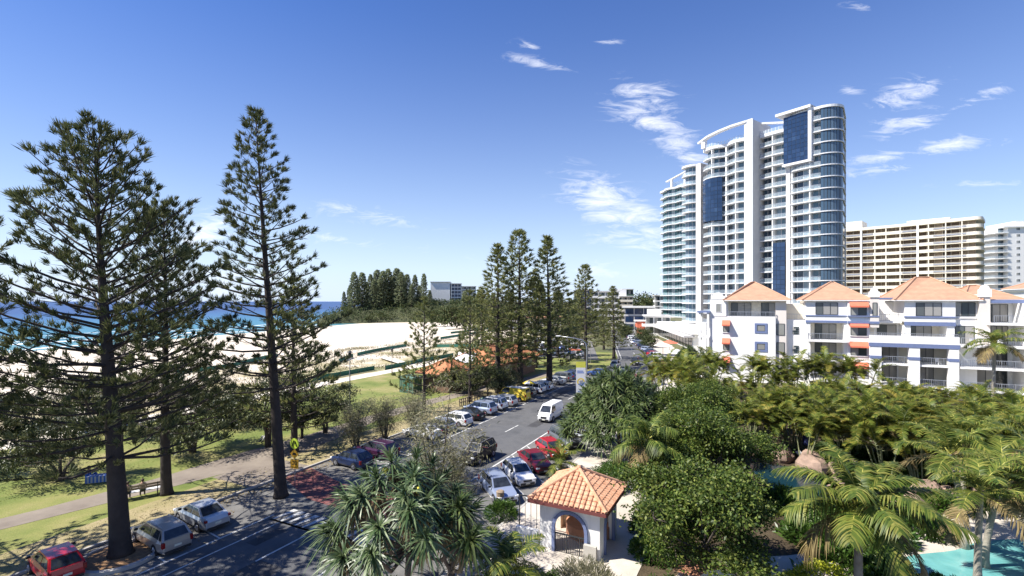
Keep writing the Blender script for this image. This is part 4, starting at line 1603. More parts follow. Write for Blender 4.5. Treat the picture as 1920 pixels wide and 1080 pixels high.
for k, f in enumerate(F[:3][::-1]):
    window(ap, -5.0, -4.1, f + .85, f + 2.3, 0, 1, sill=True)
    awning(ap, -5.15, -3.95, f + 2.75, 0, .7, .95)
    g = MB()
    zc = f + 1.55
    for a, c, d, e in ((-.35, 1.45, zc + .48, zc + .8), (-.35, 1.45, zc - .8, zc - .48), (-.35, -.02, zc - .48, zc + .48), (1.12, 1.45, zc - .48, zc + .48)):
        g.box(a, c, -.08, .01, d, e)
    g.build('window_surround', M['blue_trim'], ap)
    window(ap, 0, 1.1, zc - .45, zc + .45, 0, 1, sill=False)
    window(ap, 2.75, 3.85, f + .5, f + 2.3, .4, 1, 'pane', 'dark_metal')
# pergola tower on the far left corner
for x in (-8.6, -7.3):
    for y in (-.2, 2.2):
        g = MB()
        g.box(x - .17, x + .17, y - .17, y + .17, 0, 11.1)
        g.build('column', M['white'], ap)
wallbox(ap, -9.0, -6.95, -.5, 2.6, 11.1, 11.4, 'blue_trim', 'fascia')
for f in F[:3]:
    wallbox(ap, -8.9, -7.0, -.35, 2.5, f - .22, f, 'white', 'balcony_slab')
    railing(ap, [(-8.8, 2.3), (-8.8, -.28), (-7.15, -.28)], f, 1.0)
g = MB()
g.lathe([(.42, 0), (.42, 4.2), (.55, 4.3), (.55, 4.55), (.3, 4.7)], 14, (-9.6, -1.2))
g.build('column', M['white'], ap)
# wall between left and middle block
wallbox(ap, 4.1, 6.7, 1.2, 12, 0, 10.1, 'white')
wallbox(ap, 4.1, 6.7, 4.0, 12, 10.1, 12.6, 'cream')
railing(ap, [(4.15, 1.3), (6.6, 1.3)], 10.1, .9)
for f in F[:3]:
    g = MB()
    for i in range(4):
        for j in range(4):
            g.box(5.0 + i * .22, 5.18 + i * .22, 1.1, 1.21, f + .7 + j * .3, f + .95 + j * .3)
    g.build('glass_block_window', M['pane'], ap)
# middle block
wallbox(ap, 6.7, 15.7, 2.4, 12, 0, 10.1, 'cream')
wallbox(ap, 6.7, 12.0, 0, 12, 10.1, 13.1, 'white')
wallbox(ap, 12.0, 14.7, -.3, 12, 0, 13.1, 'white')
wallbox(ap, 14.7, 15.75, -.6, 8, 9.2, 14.0, 'painted_shade')
gable_parapet(ap, 14.55, 15.8, -.75, -.3, 13.6, 15.0)
window(ap, 15.0, 15.5, 10.9, 12.8, -.6, 1)
wallbox(ap, 6.7, 7.3, 0, 2.4, 0, 10.1, 'white', 'side_wall')
wallbox(ap, 11.6, 12.0, 0, 2.4, 0, 10.1, 'white', 'side_wall')
window(ap, 8.0, 10.8, 11.0, 12.8, 0, 3, 'door_pane')
wallbox(ap, 6.65, 12.0, -.1, 0, 10.75, 10.9, 'blue_trim', 'band')
wallbox(ap, 6.65, 12.0, -.14, 0, 9.75, 10.1, 'blue_trim', 'band')
wallbox(ap, 12.0, 15.8, -.68, -.31, 10.75, 10.9, 'blue_trim', 'band')
wallbox(ap, 12.0, 15.8, -.7, -.31, 9.75, 10.08, 'blue_trim', 'band')
for f in F[:3]:
    wallbox(ap, 6.95, 11.85, -1.1, 2.4, f - .25, f, 'white', 'balcony_slab')
    railing(ap, [(7.0, -1.0), (11.8, -1.0)], f, 1.0)
    railing(ap, [(7.0, -1.0), (7.0, 0)], f, 1.0)
    window(ap, 8.1, 10.9, f + .05, f + 2.35, 2.4, 3, 'door_pane', name='sliding_door')
for f in F:
    window(ap, 12.4, 14.3, f + .85, f + 2.2, -.3, 2, sill=True)
    awning(ap, 12.25, 14.5, f + 2.85, -.3, .62, .8)
hip_roof('roof', ap, 6.2, 15.0, -.5, 12.6, 13.22, (10.6, 5.5), (11.0, 6.5), 16.1, M['rooftile'])
# link with open terraces
wallbox(ap, 15.75, 18.8, 3.2, 12, 0, 10.1, 'white')
wallbox(ap, 15.75, 18.8, 6.5, 12, 10.1, 12.9, 'white')
window(ap, 16.3, 17.0, 11.3, 12.3, 6.5, 1)
wallbox(ap, 15.8, 18.7, .9, 3.2, 9.85, 10.1, 'white', 'balcony_slab')
railing(ap, [(15.85, 1.0), (18.7, 1.0)], 10.1, 1.0)
g = MB()
g.beam((15.6, 2, 13.4), (19.4, 2, 13.4), .2, .3)
g.build('pergola_beam', M['blue_trim'], ap)
window(ap, 16.2, 18.5, 7.2, 9.5, 3.2, 2, 'door_pane', name='sliding_door')
# projecting balcony front with blue stripe on square columns
wallbox(ap, 14.4, 24.3, -1.9, -1.6, 7.1, 8.15, 'white', 'balcony_front')
wallbox(ap, 14.35, 24.35, -1.96, -1.62, 6.55, 7.08, 'blue_trim', 'band')
wallbox(ap, 14.75, 24.2, -1.6, 3.2, 6.75, 7.1, 'white', 'balcony_slab')
railing(ap, [(14.5, -1.75), (24.2, -1.75)], 8.15, .35)
for a, c in ((14.5, 15.8), (18.9, 20.1), (23.2, 24.25)):
    wallbox(ap, a, c, -1.9, -1.0, 0, 6.55, 'white', 'column')
    wallbox(ap, a - .02, c + .02, -1.95, -1.02, 4.85, 5.25, 'blue_trim', 'band')
for a, c in ((15.8, 18.9), (20.1, 23.2)):
    for f in F[:2]:
        wallbox(ap, a, c, -1.7, 3.2, f - .25, f, 'white', 'balcony_slab')
        railing(ap, [(a, -1.55), (c, -1.55)], f, 1.0)
        window(ap, a + .1, c - .4, f + .05, f + 2.3, 3.1, 3, 'door_pane', name='sliding_door')
# right block
wallbox(ap, 18.8, 24.4, 3.2, 12, 0, 10.1, 'cream')
wallbox(ap, 18.8, 24.4, 0, 12, 10.1, 13.1, 'white')
wallbox(ap, 18.75, 24.4, -.12, 0, 10.7, 10.9, 'blue_trim', 'band')
wallbox(ap, 18.75, 24.4, -.16, 0, 9.55, 10.08, 'blue_trim', 'band')
wallbox(ap, 18.8, 19.5, 0, 3.2, 7.1, 9.55, 'white', 'side_wall')
wallbox(ap, 23.5, 24.3, 0, 3.2, 7.1, 9.55, 'white', 'side_wall')
window(ap, 20.1, 22.9, 10.95, 12.8, 0, 3, 'door_pane')
window(ap, 19.9, 22.6, 7.15, 9.4, 3.2, 3, 'door_pane', name='sliding_door')
wallbox(ap, 24.4, 26.8, .5, 12, 0, 13.1, 'white')
window(ap, 24.45, 26.6, 11.0, 12.85, .5, 3, 'pane')
window(ap, 24.5, 26.5, 7.2, 9.6, .5, 2, 'door_pane', name='sliding_door')
wallbox(ap, 24.4, 26.8, .38, .5, 10.6, 10.75, 'grey_and_shade', 'band')
wallbox(ap, 26.8, 27.9, -.3, 8, 7.0, 14.0, 'painted_shade')
gable_parapet(ap, 26.7, 28.0, -.45, 0, 13.6, 15.2)
hip_roof('roof', ap, 17.6, 27.2, -.5, 12.6, 13.22, (21.4, 5.8), (23.2, 6.4), 16.6, M['rooftile'])
hip_roof('roof', ap, 25.5, 31.8, .9, 12.6, 13.26, (27.6, 6.2), (28.6, 6.6), 15.3, M['rooftile'])
wallbox(ap, 27.9, 31.4, -.2, .3, 12.75, 13.2, 'blue_trim', 'fascia')
wallbox(ap, 27.9, 31.2, 2.6, 12, 0, 13.1, 'white')
window(ap, 28.2, 30.6, 10.2, 12.6, 2.6, 3, 'door_pane', name='sliding_door')
window(ap, 28.3, 30.6, 7.2, 9.6, 2.6, 4, 'door_pane', name='sliding_door')
wallbox(ap, 27.5, 31.5, -1.6, 2.6, 9.85, 10.1, 'white', 'balcony_slab')
railing(ap, [(27.9, -1.5), (31.4, -1.5)], 10.1, 1.0)
wallbox(ap, 24.4, 31.5, -2.0, 2.6, 6.85, 7.1, 'white', 'balcony_slab')
railing(ap, [(24.5, -1.9), (31.4, -1.9)], 7.1, 1.0)
for f in F[:2]:
    wallbox(ap, 24.4, 31.5, -2.0, 2.6, f - .25, f, 'white', 'balcony_slab')
    railing(ap, [(24.5, -1.9), (31.4, -1.9)], f, 1.0)
    window(ap, 25, 30.5, f + .05, f + 2.3, 2.55, 5, 'door_pane', name='sliding_door')
wallbox(ap, 31.1, 31.5, -1.8, 2.6, 0, 12.75, 'white', 'column')
# return wing on the right, coming forward
wallbox(ap, 31.5, 44, -3, 12, 0, 13.0, 'white')
wallbox(ap, 31.6, 44, -5.2, -3, 6.85, 7.1, 'white', 'balcony_slab')
for f in F:
    window(ap, 32.2, 35.6, f + .05, f + 2.3, -3, 4, 'door_pane', name='sliding_door')
    wallbox(ap, 31.6, 43.9, -5.1, -3.02, f - .28, f - .02, 'white', 'balcony_slab')
    railing(ap, [(31.7, -3.0), (31.7, -5.0), (43, -5.0)], f, 1.0)
for x in (31.8, 36.5):
    wallbox(ap, x - .2, x + .2, -5.05, -4.65, 0, F[3], 'white', 'column')


# ---- balconied towers
def offset_line(pl, d):
    """shift an outline inward (towards -y side of its left normal)"""
    out = []
    n = len(pl)
    for i in range(n):
        a = Vector(pl[max(i - 1, 0)])
        c = Vector(pl[min(i + 1, n - 1)])
        t = (c - a).normalized()
        nn = Vector((t.y, -t.x))
        p = Vector(pl[i]) + nn * d
        out.append((p.x, p.y))
    return out


def resample(pl, step):
    out = [Vector(pl[0])]
    for a, c in zip(pl, pl[1:]):
        a, c = Vector(a), Vector(c)
        n = max(1, int(round((c - a).length / step)))
        for k in range(1, n + 1):
            out.append(a.lerp(c, k / n))
    return [(p.x, p.y) for p in out]


def storey(parent, line, back, z, fh, rec, slab_m, pane_m, rail=True, solid=0.0, slab_t=.28, flush=False, pane_w=1.25, rng=None, back_m='grey_and_shade', gh=None):
    """one storey: floor slab with its balcony edge, a line of glass set back from it, balustrade, dividing walls"""
    g = MB()
    g.prism(list(line) + list(back), z - slab_t, z)
    g.build('balcony_slab', slab_m, parent)
    gl = resample(offset_line(line, rec), pane_w) if rec else resample(line, pane_w)
    if flush:
        gl = resample(offset_line(line, .15), pane_w)
    g = MB()
    zt = z + fh - slab_t
    for a, c in zip(gl, gl[1:]):
        a, c = Vector((*a, 0)), Vector((*c, 0))
        d = (c - a)
        L = d.length
        if L < .2:
            continue
        d.normalize()
        nn = Vector((-d.y, d.x, 0)) * .04
        p, q = a + d * .07 + nn, c - d * .07 + nn
        g.face([(q.x, q.y, z + .08), (p.x, p.y, z + .08), (p.x, p.y, zt - .08), (q.x, q.y, zt - .08)], 0)
        g.face([(c.x, c.y, z), (a.x, a.y, z), (a.x, a.y, zt), (c.x, c.y, zt)], 1)
    g.build('glazing', [pane_m, M[back_m]], parent)
    g = MB()
    if rail:
        bl = offset_line(line, .12)
        if solid:
            for a, c in zip(bl, bl[1:]):
                g.beam((*a, z + solid / 2), (*c, z + solid / 2), .15, solid, m=0)
        else:
            for a, c in zip(bl, bl[1:]):
                g.face([(*c, z + .02), (*a, z + .02), (*a, z + .98), (*c, z + .98)], 0)
            for a, c in zip(bl, bl[1:]):
                g.beam((*a, z + 1.0), (*c, z + 1.0), .07, .07, m=1)
            for p in resample(bl, 1.4):
                g.beam((*p, z), (*p, z + 1.0), .05, m=1)
        g.build('balustrade', [M['cream'] if solid else M['balustrade'], M['rail']], parent)


def dividers(parent, walls, z0, z1, mat='white'):
    for (sx, y0, y1, w) in walls:
        wallbox(parent, sx - w / 2, sx + w / 2, y0, y1, z0, z1, mat, 'dividing_wall')


def arc(cx, cy, r, a0, a1, n):
    return [(cx + r * math.cos(R(a0 + (a1 - a0) * k / n)), cy + r * math.sin(R(a0 + (a1 - a0) * k / n))) for k in range(n + 1)]


TA = math.atan2(.82, -.57)
tw = thing('balcony_tower', 'tallest white curved tower with dark blue glass panels and a white roof frame', 'tower', (86.0, 125.0, 0), TA)
FH = 3.05
Zs = [6.4 + FH * k for k in range(19)]
rs = random.Random(3)
# right wing with the rounded corner (x runs along the front, y outwards)
lineR = [(5.2, -13)] + arc(6.2, -2.6, 4.2, 195, 97, 9) + [(8, 1.7), (10.5, 1.8), (12.6, 1.5), (13.6, .9)]
backR = [(13.6, -13)]
lineE = [(5.2, -13)] + arc(6.2, -2.6, 4.2, 195, 97, 9)
lineFull = lineR
lineR = [(5.75, 1.4), (6.4, 1.62), (8, 1.75), (10.5, 1.85), (12.6, 1.55), (13.6, .9)]
lineM = [(14.8, .3), (17, .6), (20, .6), (22.6, .2)]
backM = [(22.6, -13), (14.8, -13)]
lineL = [(25.2, 1.6), (26.5, 2.3), (28.5, 2.75), (30.5, 2.5), (32.2, 1.5), (33.0, 1.5), (34.5, 2.5), (36.5, 3.0), (38.6, 2.6), (40.6, 1.2)]
backL = [(40.6, -13), (25.2, -13)]
for k, z in enumerate(Zs):
    storey(tw, lineE, [(7.2, -12.8)], z, FH, .28, M['tower_white'], M['corner_pane'], rail=False, pane_w=1.0, slab_t=.26, back_m='dark_metal')
    storey(tw, lineR, [(13.6, -12.9), (7.3, -12.9)], z, FH, 1.5, M['tower_white'], M['tower_pane'], pane_w=1.2, slab_t=.26)
    if k == 18:
        continue
    storey(tw, lineM, backM, z, FH, 1.9, M['tower_white'], M['tower_pane'], rng=rs)
    storey(tw, lineL, backL, z, FH, 1.5, M['tower_white'], M['tower_pane'], rng=rs)
dividers(tw, [(8.4, .1, 1.42, .25), (13.3, -2, .8, .3), (18.9, -1.6, .35, .25), (28.8, .8, 2.55, .22), (32.6, -.3, 1.35, .35), (36.6, .8, 2.8, .22), ], 0, Zs[-1])
ztop = Zs[-1] + FH
g = MB()
g.prism(lineFull + backR, ztop - .3, ztop + .35)
g.build('roof_slab', M['tower_white'], tw)
for ln, bk, zt in ((lineM, backM, Zs[-1]), (lineL, backL, Zs[-1])):
    g = MB()
    g.prism(ln + bk, zt - .35, zt + .5)
    g.build('roof_slab', M['tower_white'], tw)
    g = MB()
    for p in resample(offset_line(ln, .2), 1.0):
        g.beam((*p, zt + .5), (*p, zt + 1.6), .06)
    bl = offset_line(ln, .2)
    for a, c in zip(bl, bl[1:]):
        g.face([(*c, zt + .5), (*a, zt + .5), (*a, zt + 1.55), (*c, zt + 1.55)], 1)
    g.build('balustrade', [M['white_paint'], M['balustrade']], tw)
# end wall at the back and the shear walls, their shade painted as grey
wallbox(tw, 5.4, 40.3, -13.4, -13.05, 0, 64, 'grey_and_shade', 'rear_wall')
wallbox(tw, 13.65, 14.75, -13, 1.0, 0, Zs[-1], 'grey_and_shade', 'shear_wall')
# tall white blade, its side greyed as painted shade, with the roof frame
wallbox(tw, 22.7, 25.1, -6, 3.6, 0, 65.8, 'grey_and_shade', 'blade_wall')
wallbox(tw, 22.65, 25.15, 3.602, 4.1, 0, 66.1, 'tower_white', 'blade_edge')
g = MB()
prev = None
for p in ((24.6, 3.7, 65.7), (29, 4.0, 65.6), (33, 3.9, 65.3), (37, 3.4, 64.9), (41.8, 1.4, 64.3)):
    if prev:
        g.beam(prev, p, 1.5, .55)
    prev = p
g.beam((22.9, -1, 65.6), (15.5, -3, 64.2), .9, .5)
g.beam((24.6, 3.7, 65.7), (22.9, -1, 65.6), 1.0, .4)
g.beam((39.6, 2.2, 61.9), (39.6, 2.2, 64.6), 1.3, 1.3)
g.build('roof_frame', M['tower_white'], tw)


def glass_panel(parent, line, z0, z1, nz, name='dark_glass_panel'):
    g = MB()
    pl = resample(line, 1.25)
    for a, c in zip(pl, pl[1:]):
        a, c = Vector((*a, 0)), Vector((*c, 0))
        d = (c - a).normalized() * .04
        for k in range(nz):
            za, zb_ = z0 + (z1 - z0) * k / nz + .04, z0 + (z1 - z0) * (k + 1) / nz - .04
            p, q = a + d, c - d
            g.face([(q.x, q.y, za), (p.x, p.y, za), (p.x, p.y, zb_), (q.x, q.y, zb_)], 0)
    b2 = offset_line(line, .06)
    for a, c in zip(b2, b2[1:]):
        g.face([(*c, z0), (*a, z0), (*a, z1), (*c, z1)], 1)
    b3 = offset_line(line, 1.6)
    g.face([(*line[0], z0), (*b3[0], z0), (*b3[0], z1), (*line[0], z1)], 1)
    g.face([(*line[-1], z0), (*b3[-1], z0), (*b3[-1], z1), (*line[-1], z1)], 1)
    return g.build(name, [M['blue_pane'], M['dark_metal']], parent)


glass_panel(tw, [(8.5, 2.0), (10.5, 2.15), (12.7, 2.05), (15.0, 1.9)], 51.2, 64.2, 11)
wallbox(tw, 7.6, 8.45, -3, 2.3, 50.9, 65.5, 'tower_white', 'panel_frame')
wallbox(tw, 7.6, 16.8, -6, 2.9, 64.8, 65.5, 'tower_white', 'roof_canopy')
wallbox(tw, 7.6, 15.2, .6, 2.35, 50.5, 51.1, 'tower_white', 'panel_frame')
glass_panel(tw, [(33.3, 2.2), (34.5, 2.9), (36.5, 3.4), (38.6, 3.0), (40.4, 1.7)], 38.2, 51.6, 10)
glass_panel(tw, [(14.9, 1.2), (16.2, 1.35), (18.3, 1.3)], 6.0, 29.6, 18)
# side wing at the far end
wallbox(tw, 42.6, 44.4, -12, -.4, 0, 58.5, 'grey_and_shade', 'end_wall')
lineS = [(44.4, -.3), (45.6, .5), (47.4, .7), (49.2, .2), (50.2, -.8)]
for k in range(17):
    storey(tw, lineS, [(50.2, -11), (44.4, -11)], 6.4 + FH * k, FH, 1.3, M['tower_white'], M['tower_pane'])
g = MB()
g.prism(lineS + [(50.2, -11), (44.4, -11)], 58.0, 58.6)
g.build('roof_slab', M['tower_white'], tw)

tb = thing('balcony_tower', 'slim teal glass tower with wavy white balcony edges, left of the tall white tower', 'tower', (72.8, 203, 0), TA)
lineB = [(-1, -9), (-1, -1.5), (0, .3), (2, 1.0), (4, .8), (5.6, 0), (7.4, .7), (9.4, .9), (11.2, .2), (12.8, -1.4), (14.6, -1.8), (16.2, -3.2)]
for k in range(18):
    z = 6.5 + FH * k
    storey(tb, lineB[1:], [(16.2, -14), (-1, -14)], z, FH, 1.2, M['tower_white'], M['teal_pane'], back_m='tower_white', pane_w=1.4)
g = MB()
g.prism(lineB[1:] + [(16.2, -14), (-1, -14)], 6.5 + FH * 18 - .3, 6.5 + FH * 18 + .4)
g.build('roof_slab', M['tower_white'], tb)
g = MB()
zr = 6.5 + FH * 18
g.beam((1, -.2, zr), (1, -.2, zr + 6), .8)
g.beam((7.6, -.2, zr), (7.6, -.2, zr + 4.2), .8)
g.beam((-1, -.2, zr + 6.2), (10.5, -.4, zr + 3.4), 1.2, .4)
g.build('roof_frame', M['tower_white'], tb)
wallbox(tb, 2, 9, -9, -1.8, zr + .4, zr + 3, 'balustrade', 'roof_lounge')

# ---- cream curved slab tower behind the apartments
tc_ = thing('slab_tower', 'wide cream apartment tower with long stacked balcony bands and brown shaded recesses', 'tower', (183.5, 193, 0), math.atan2(.73, -.68))
NP = 9
lineC = []
for k in range(25):
    s = 62 * k / 24
    lineC.append((s, -2.6 * math.sin(math.pi * k / 24)))
lineC = arc(.3, -2.4, 2.4, 190, 95, 6) + lineC[1:]
for k in range(14):
    z = 4.0 + 2.98 * k
    storey(tc_, lineC, [(62, -16), (-2, -16)], z, 2.98, 2.2, M['cream'], M['brown_pane'], solid=.0, slab_t=.3, rail=False, back_m='cream', pane_w=2.0)
    g = MB()
    bl = offset_line(lineC, .12)
    for i, (a, c) in enumerate(zip(bl, bl[1:])):
        xm = (a[0] + c[0]) / 2
        if xm < 2.5 or 12 < xm < 17 or 24.5 < xm < 34.5 or 43 < xm < 50:
            g.beam((*a, z + .5), (*c, z + .5), .15, 1.0, m=0)
        else:
            g.beam((*a, z + .95), (*c, z + .95), .1, .12, m=0)
            g.beam((*a, z + .5), (*c, z + .5), .05, .5, m=1)
    g.build('parapet', [M['cream'], M['rail']], tc_)
ztc = 4.0 + 2.98 * 14
g = MB()
g.prism(lineC + [(62, -16), (-2, -16)], ztc - .3, ztc + .9)
g.build('roof_slab', M['cream'], tc_)
wallbox(tc_, 38, 52, -14, -4, ztc + .9, ztc + 4.2, 'cream', 'lift_house')
wallbox(tc_, 8, 22, -14, -5, ztc + .9, ztc + 2.2, 'cream', 'lift_house')
wallbox(tc_, -1.6, 61.8, -16.4, -16, 0, ztc, 'cream', 'rear_wall')
for x in (4, 9, 14.5, 24, 29, 33, 44, 49.5, 56):
    wallbox(tc_, x - .17, x + .17, -4.4, -.1 - 2.6 * math.sin(math.pi * x / 62), 0, ztc - .35, 'cream', 'dividing_wall')
for x in (18, 38):
    wallbox(tc_, x - .35, x + .35, -2.6, .35 - 2.6 * math.sin(math.pi * x / 62), 0, ztc, 'white', 'fin_wall')

# ---- white tower at the right edge
te = thing('white_tower', 'white tower with small windows and open balconies at the right edge', 'tower', (232, 228, 0), -R(8))
wallbox(te, 0, 40, 0, 20, 0, 47.5, 'white')
g = MB()
g.box(-2.5, 40.5, -.8, 20, 47.5, 48.2)
g.box(4, 40, 1, 18, 48.2, 50.6)
g.build('roof_slab', M['white'], te)
for k in range(15):
    z = 3.2 + 3.0 * k
    g = MB()
    g.prism([(-6.2, 1.5), (-5.4, .2), (-2, -.6), (0, -.6), (0, 12), (-6.2, 12)], z - .3, z)
    g.build('balcony_slab', M['white'], te)
    g = MB()
    for a, c in (((-6.1, 12), (-6.1, 1.5)), ((-6.1, 1.5), (-5.3, .3)), ((-5.3, .3), (-2, -.5)), ((-2, -.5), (0, -.5))):
        g.face([(*a, z), (*c, z), (*c, z + .95), (*a, z + .95)], 0)
        g.beam((*a, z + 1), (*c, z + 1), .07, m=1)
    g.build('balustrade', [M['balustrade'], M['rail']], te)
    wallbox(te, -2.4, -.02, 2.5, 12, z, z + 2.7, 'grey_and_shade', 'balcony_wall')
    window(te, -2.2, -.2, z + .1, z + 2.3, 2.5, 2, 'tower_pane', name='sliding_door')
    for x in (3.4, 9.0, 14, 20, 26):
        window(te, x, x + 1.5, z + 1.0, z + 2.2, 0, 2, 'pane', 'white_paint')

# grey block in front of it
tg = thing('low_building', 'small dark grey block with tiny windows below the white tower at the right edge', 'building', (150, 150, 0), -R(15))
wallbox(tg, -2.5, 22, 0, 12, 0, 15.6, 'grey_and_shade')
for x in (1, 5, 9):
    window(tg, x, x + 1.4, 12.6, 13.8, 0, 2)
tn = thing('low_building', 'white gabled block with red roof edge cut off by the right edge above the apartments', 'building', (88, 80.5, 0), ROAD_ROT)
wallbox(tn, -.6, 14, 0, 12, 0, 14.8, 'white')
wallbox(tn, -1, 14.4, -.4, 12.4, 14.8, 15.2, 'white', 'eaves')
hip_roof('roof', tn, -1.2, 14.6, -.6, 12.6, 15.25, (5, 5), (8, 7), 18, M['rooftile'])
window(tn, 1, 2.2, 12, 13.4, 0, 2)


# ---- buildings along the far street
def block(label, loc, rot, w, d, h, floors, wall='white', pane='pane', bands=True, cols=6, top=None, name='low_building', roofm='grey_and_shade'):
    t = thing(name, label, 'building', loc, rot)
    wallbox(t, 0, w, 0, d, 0, h, wall)
    fh = h / floors
    for k in range(floors):
        z = fh * k
        for c in range(cols):
            cw = w / cols
            window(t, c * cw + .25, (c + 1) * cw - .25, z + .5, z + fh - .45, 0, 2, pane, 'dark_metal')
        dw = d / max(2, int(d / 4))
        g = MB()
        for c in range(max(2, int(d / 4))):
            y0, y1 = c * dw + .4, (c + 1) * dw - .4
            g.face([(-.04, y0, z + .6), (-.04, y1, z + .6), (-.04, y1, z + fh - .5), (-.04, y0, z + fh - .5)])
        g.build('side_windows', M[pane], t)
        if bands:
            g = MB()
            g.box(-1.3, w + .1, -1.4, .0, z - .15, z + .12)
            g.box(-1.3, w + .1, -1.4, -1.25, z + .12, z + .95)
            g.box(-1.3, -1.15, -1.24, d, z - .15, z + .95)
            g.build('balcony', M[wall], t)
    g = MB()
    g.box(-.6, w + .4, -.9, d + .4, h, h + .4)
    g.build('roof_slab', M[roofm], t)
    if top:
        wallbox(t, *top, 'white', 'roof_room')
    return t


block('pale mid-rise block with curved white balconies behind the farthest roadside pine', (38.5, 236, 0), -R(8), 13, 18, 17.6, 6, 'white', 'pane', True, 4)
block('cream stepped apartment block with pink roof room, right of the farthest pine', (53.5, 262, 0), -R(8), 11, 14, 15.5, 6, 'cream', 'pane', True, 4, top=(2, 8, 2, 10, 15.9, 19.5))
tbq = block('purple-blue glass office block with a flat white roof at the end of the street', (49.5, 214, 0), -R(12), 12, 16, 10.4, 3, 'grey_and_shade', 'blue_pane', False, 3, roofm='white')
wallbox(tbq, -1.2, 12.8, -1.4, -.9, 10.2, 11, 'white', 'roof_canopy')
block('white two-storey shop with roof terrace beyond the street trees', (51, 186, 0), -R(12), 9, 14, 7.2, 2, 'white', 'pane', True, 3, top=(1, 6, 3, 8, 7.6, 10))
block('dark flat-roofed block behind the tall roadside pines', (29, 215, 0), -R(5), 6, 10, 18, 5, 'grey_and_shade', 'blue_pane', False, 3)
block('slim white tower block far off between office block and teal tower', (88, 300, 0), -R(10), 9, 10, 16.5, 5, 'white', 'pane', False, 3)
tt = block('tall grey-green lift tower block behind the cream stepped apartments', (66, 290, 0), -R(8), 6, 8, 20, 6, 'green_paint', 'pane', False, 2)
block('pale low motel with red-brown roof among the distant pines', (8, 190, 0), R(10), 14, 9, 6.5, 2, 'cream', 'pane', True, 5, roofm='terracotta')
block('long white flats behind the park pines', (-2, 235, 0), R(4), 20, 10, 9, 3, 'white', 'pane', True, 6, roofm='terracotta')
block('pale flats behind the car park', (14, 262, 0), R(2), 16, 10, 12, 4, 'cream', 'pane', True, 5)

# shops under the towers
sh = thing('shop_row', 'white curved shop podium with grey canopy at the foot of the tall towers', 'building', (47.5, 128, 0), R(82))
wallbox(sh, 0, 60, -26, 0, 0, 4.3, 'white')
wallbox(sh, -.6, 60, -.4, 2.4, 3.5, 4.0, 'grey_and_shade', 'canopy')
wallbox(sh, -.8, 60.2, -26.5, .5, 4.3, 5.4, 'white', 'parapet')
wallbox(sh, -5, 0, -24, -2, 0, 7.6, 'white', 'stair_block')
for k in range(14):
    window(sh, 1 + k * 4.2, 4.6 + k * 4.2, .3, 3.1, .02, 2, 'pane', 'dark_metal', normal=1, name='shopfront')
g = MB()
for k in range(12):
    g.box(k * 2.4, k * 2.4 + 1.4, -.2, .3, 5.4, 6.6)
g.build('balustrade', M['balustrade'], sh)
railing(sh, [(-5.8, -1.95), (-.2, -1.95)], 7.6, 1.0)
rm = thing('shop_building', 'crimson-walled cafe building beside the white shop podium', 'building', (48.5, 189, 0), R(82))
wallbox(rm, 0, 6, -12, 0, 0, 5.2, 'awning')
wallbox(rm, -.3, 6.3, -12.3, .6, 5.2, 5.6, 'white', 'roof_slab')
window(rm, .8, 5.2, .3, 3.0, .02, 3, 'pane', 'dark_metal', normal=1, name='shopfront')

# ---- headland buildings
for lab, x, y, w, d, h, fl, wl, pn, z0 in (
        ('grey apartment block with blank end wall on the headland behind the hill pines', -76, 455, 18, 16, 27, 8, 'white', 'pane', 4),
        ('block with a dark blue glass stair strip on the headland', -57, 458, 9, 14, 25.5, 8, 'white', 'blue_pane', 4),
        ('rightmost white block with rows of small windows on the headland', -47.5, 462, 13, 14, 23, 8, 'white', 'pane', 4),
        ('low pale block at the left end of the headland buildings', -80, 470, 8, 10, 18, 5, 'cream', 'pane', 4)):
    block(lab, (x, y, z0), R(3), w, d, h, fl, wl, pn, False, 0 if 'blank' in lab else 3)

# ---- park pavilions
pk = thing('park_pavilion', 'brown brick pavilion with low orange tiled roof behind the kerb pines', 'pavilion', RD(65, -36.5, .1), ROAD_ROT)
wallbox(pk, -7, 0, 0, 17, 0, 3.0, 'brick')
hip_roof('roof', pk, -8.0, 1.0, -1.2, 18.2, 3.1, (-3.5, 3.6), (-3.5, 13.4), 5.6, M['parkroof'], M['brick'])
for k in range(4):
    g = MB()
    g.face([(.03, 1.5 + k * 4, 1.2), (.03, 3.6 + k * 4, 1.2), (.03, 3.6 + k * 4, 2.5), (.03, 1.5 + k * 4, 2.5)])
    g.build('window', M['pane'], pk)
pj = thing('park_pavilion', 'smaller orange roofed pavilion with grey metal roof section, left of the brick one', 'pavilion', RD(57, -38.6, .1), ROAD_ROT)
wallbox(pj, -4.4, 0, 0, 6, 0, 2.6, 'brick')
hip_roof('roof', pj, -5.2, .8, -.9, 6.9, 2.7, (-2.2, 2.2), (-2.2, 3.8), 4.4, M['parkroof'], M['brick'])
g = MB()
g.face([(-5.2, 6.95, 3.2), (-.6, 6.95, 3.2), (-1.2, 9.8, 4.7), (-4.6, 9.8, 4.7)])
g.face([(-5.2, 6.95, 3.2), (-4.6, 9.8, 4.7), (-4.8, 10.2, 2.6), (-5.2, 10.2, 2.6)])
g.face([(-1.2, 9.8, 4.7), (-.6, 6.95, 3.2), (-.6, 10.2, 2.6)])
g.build('metal_roof', M['white_paint'], pj)
gs = thing('garden_shed', 'pale green metal shed with flat lid roof on the lawn', 'shed', at(762, 737, .1), ROAD_ROT)
g = MB()
g.box(-1.2, 1.2, 0, 2, 0, 2.1)
for k in range(9):
    g.beam((-1.2 + k * .3, -.015, .03), (-1.2 + k * .3, -.015, 2.07), .04)
g.build('wall', M['green_paint'], gs)
hip_roof('roof', gs, -1.35, 1.35, -.15, 2.15, 2.14, (-.3, 1), (.3, 1), 2.4, M['green_paint'], M['green_paint'])
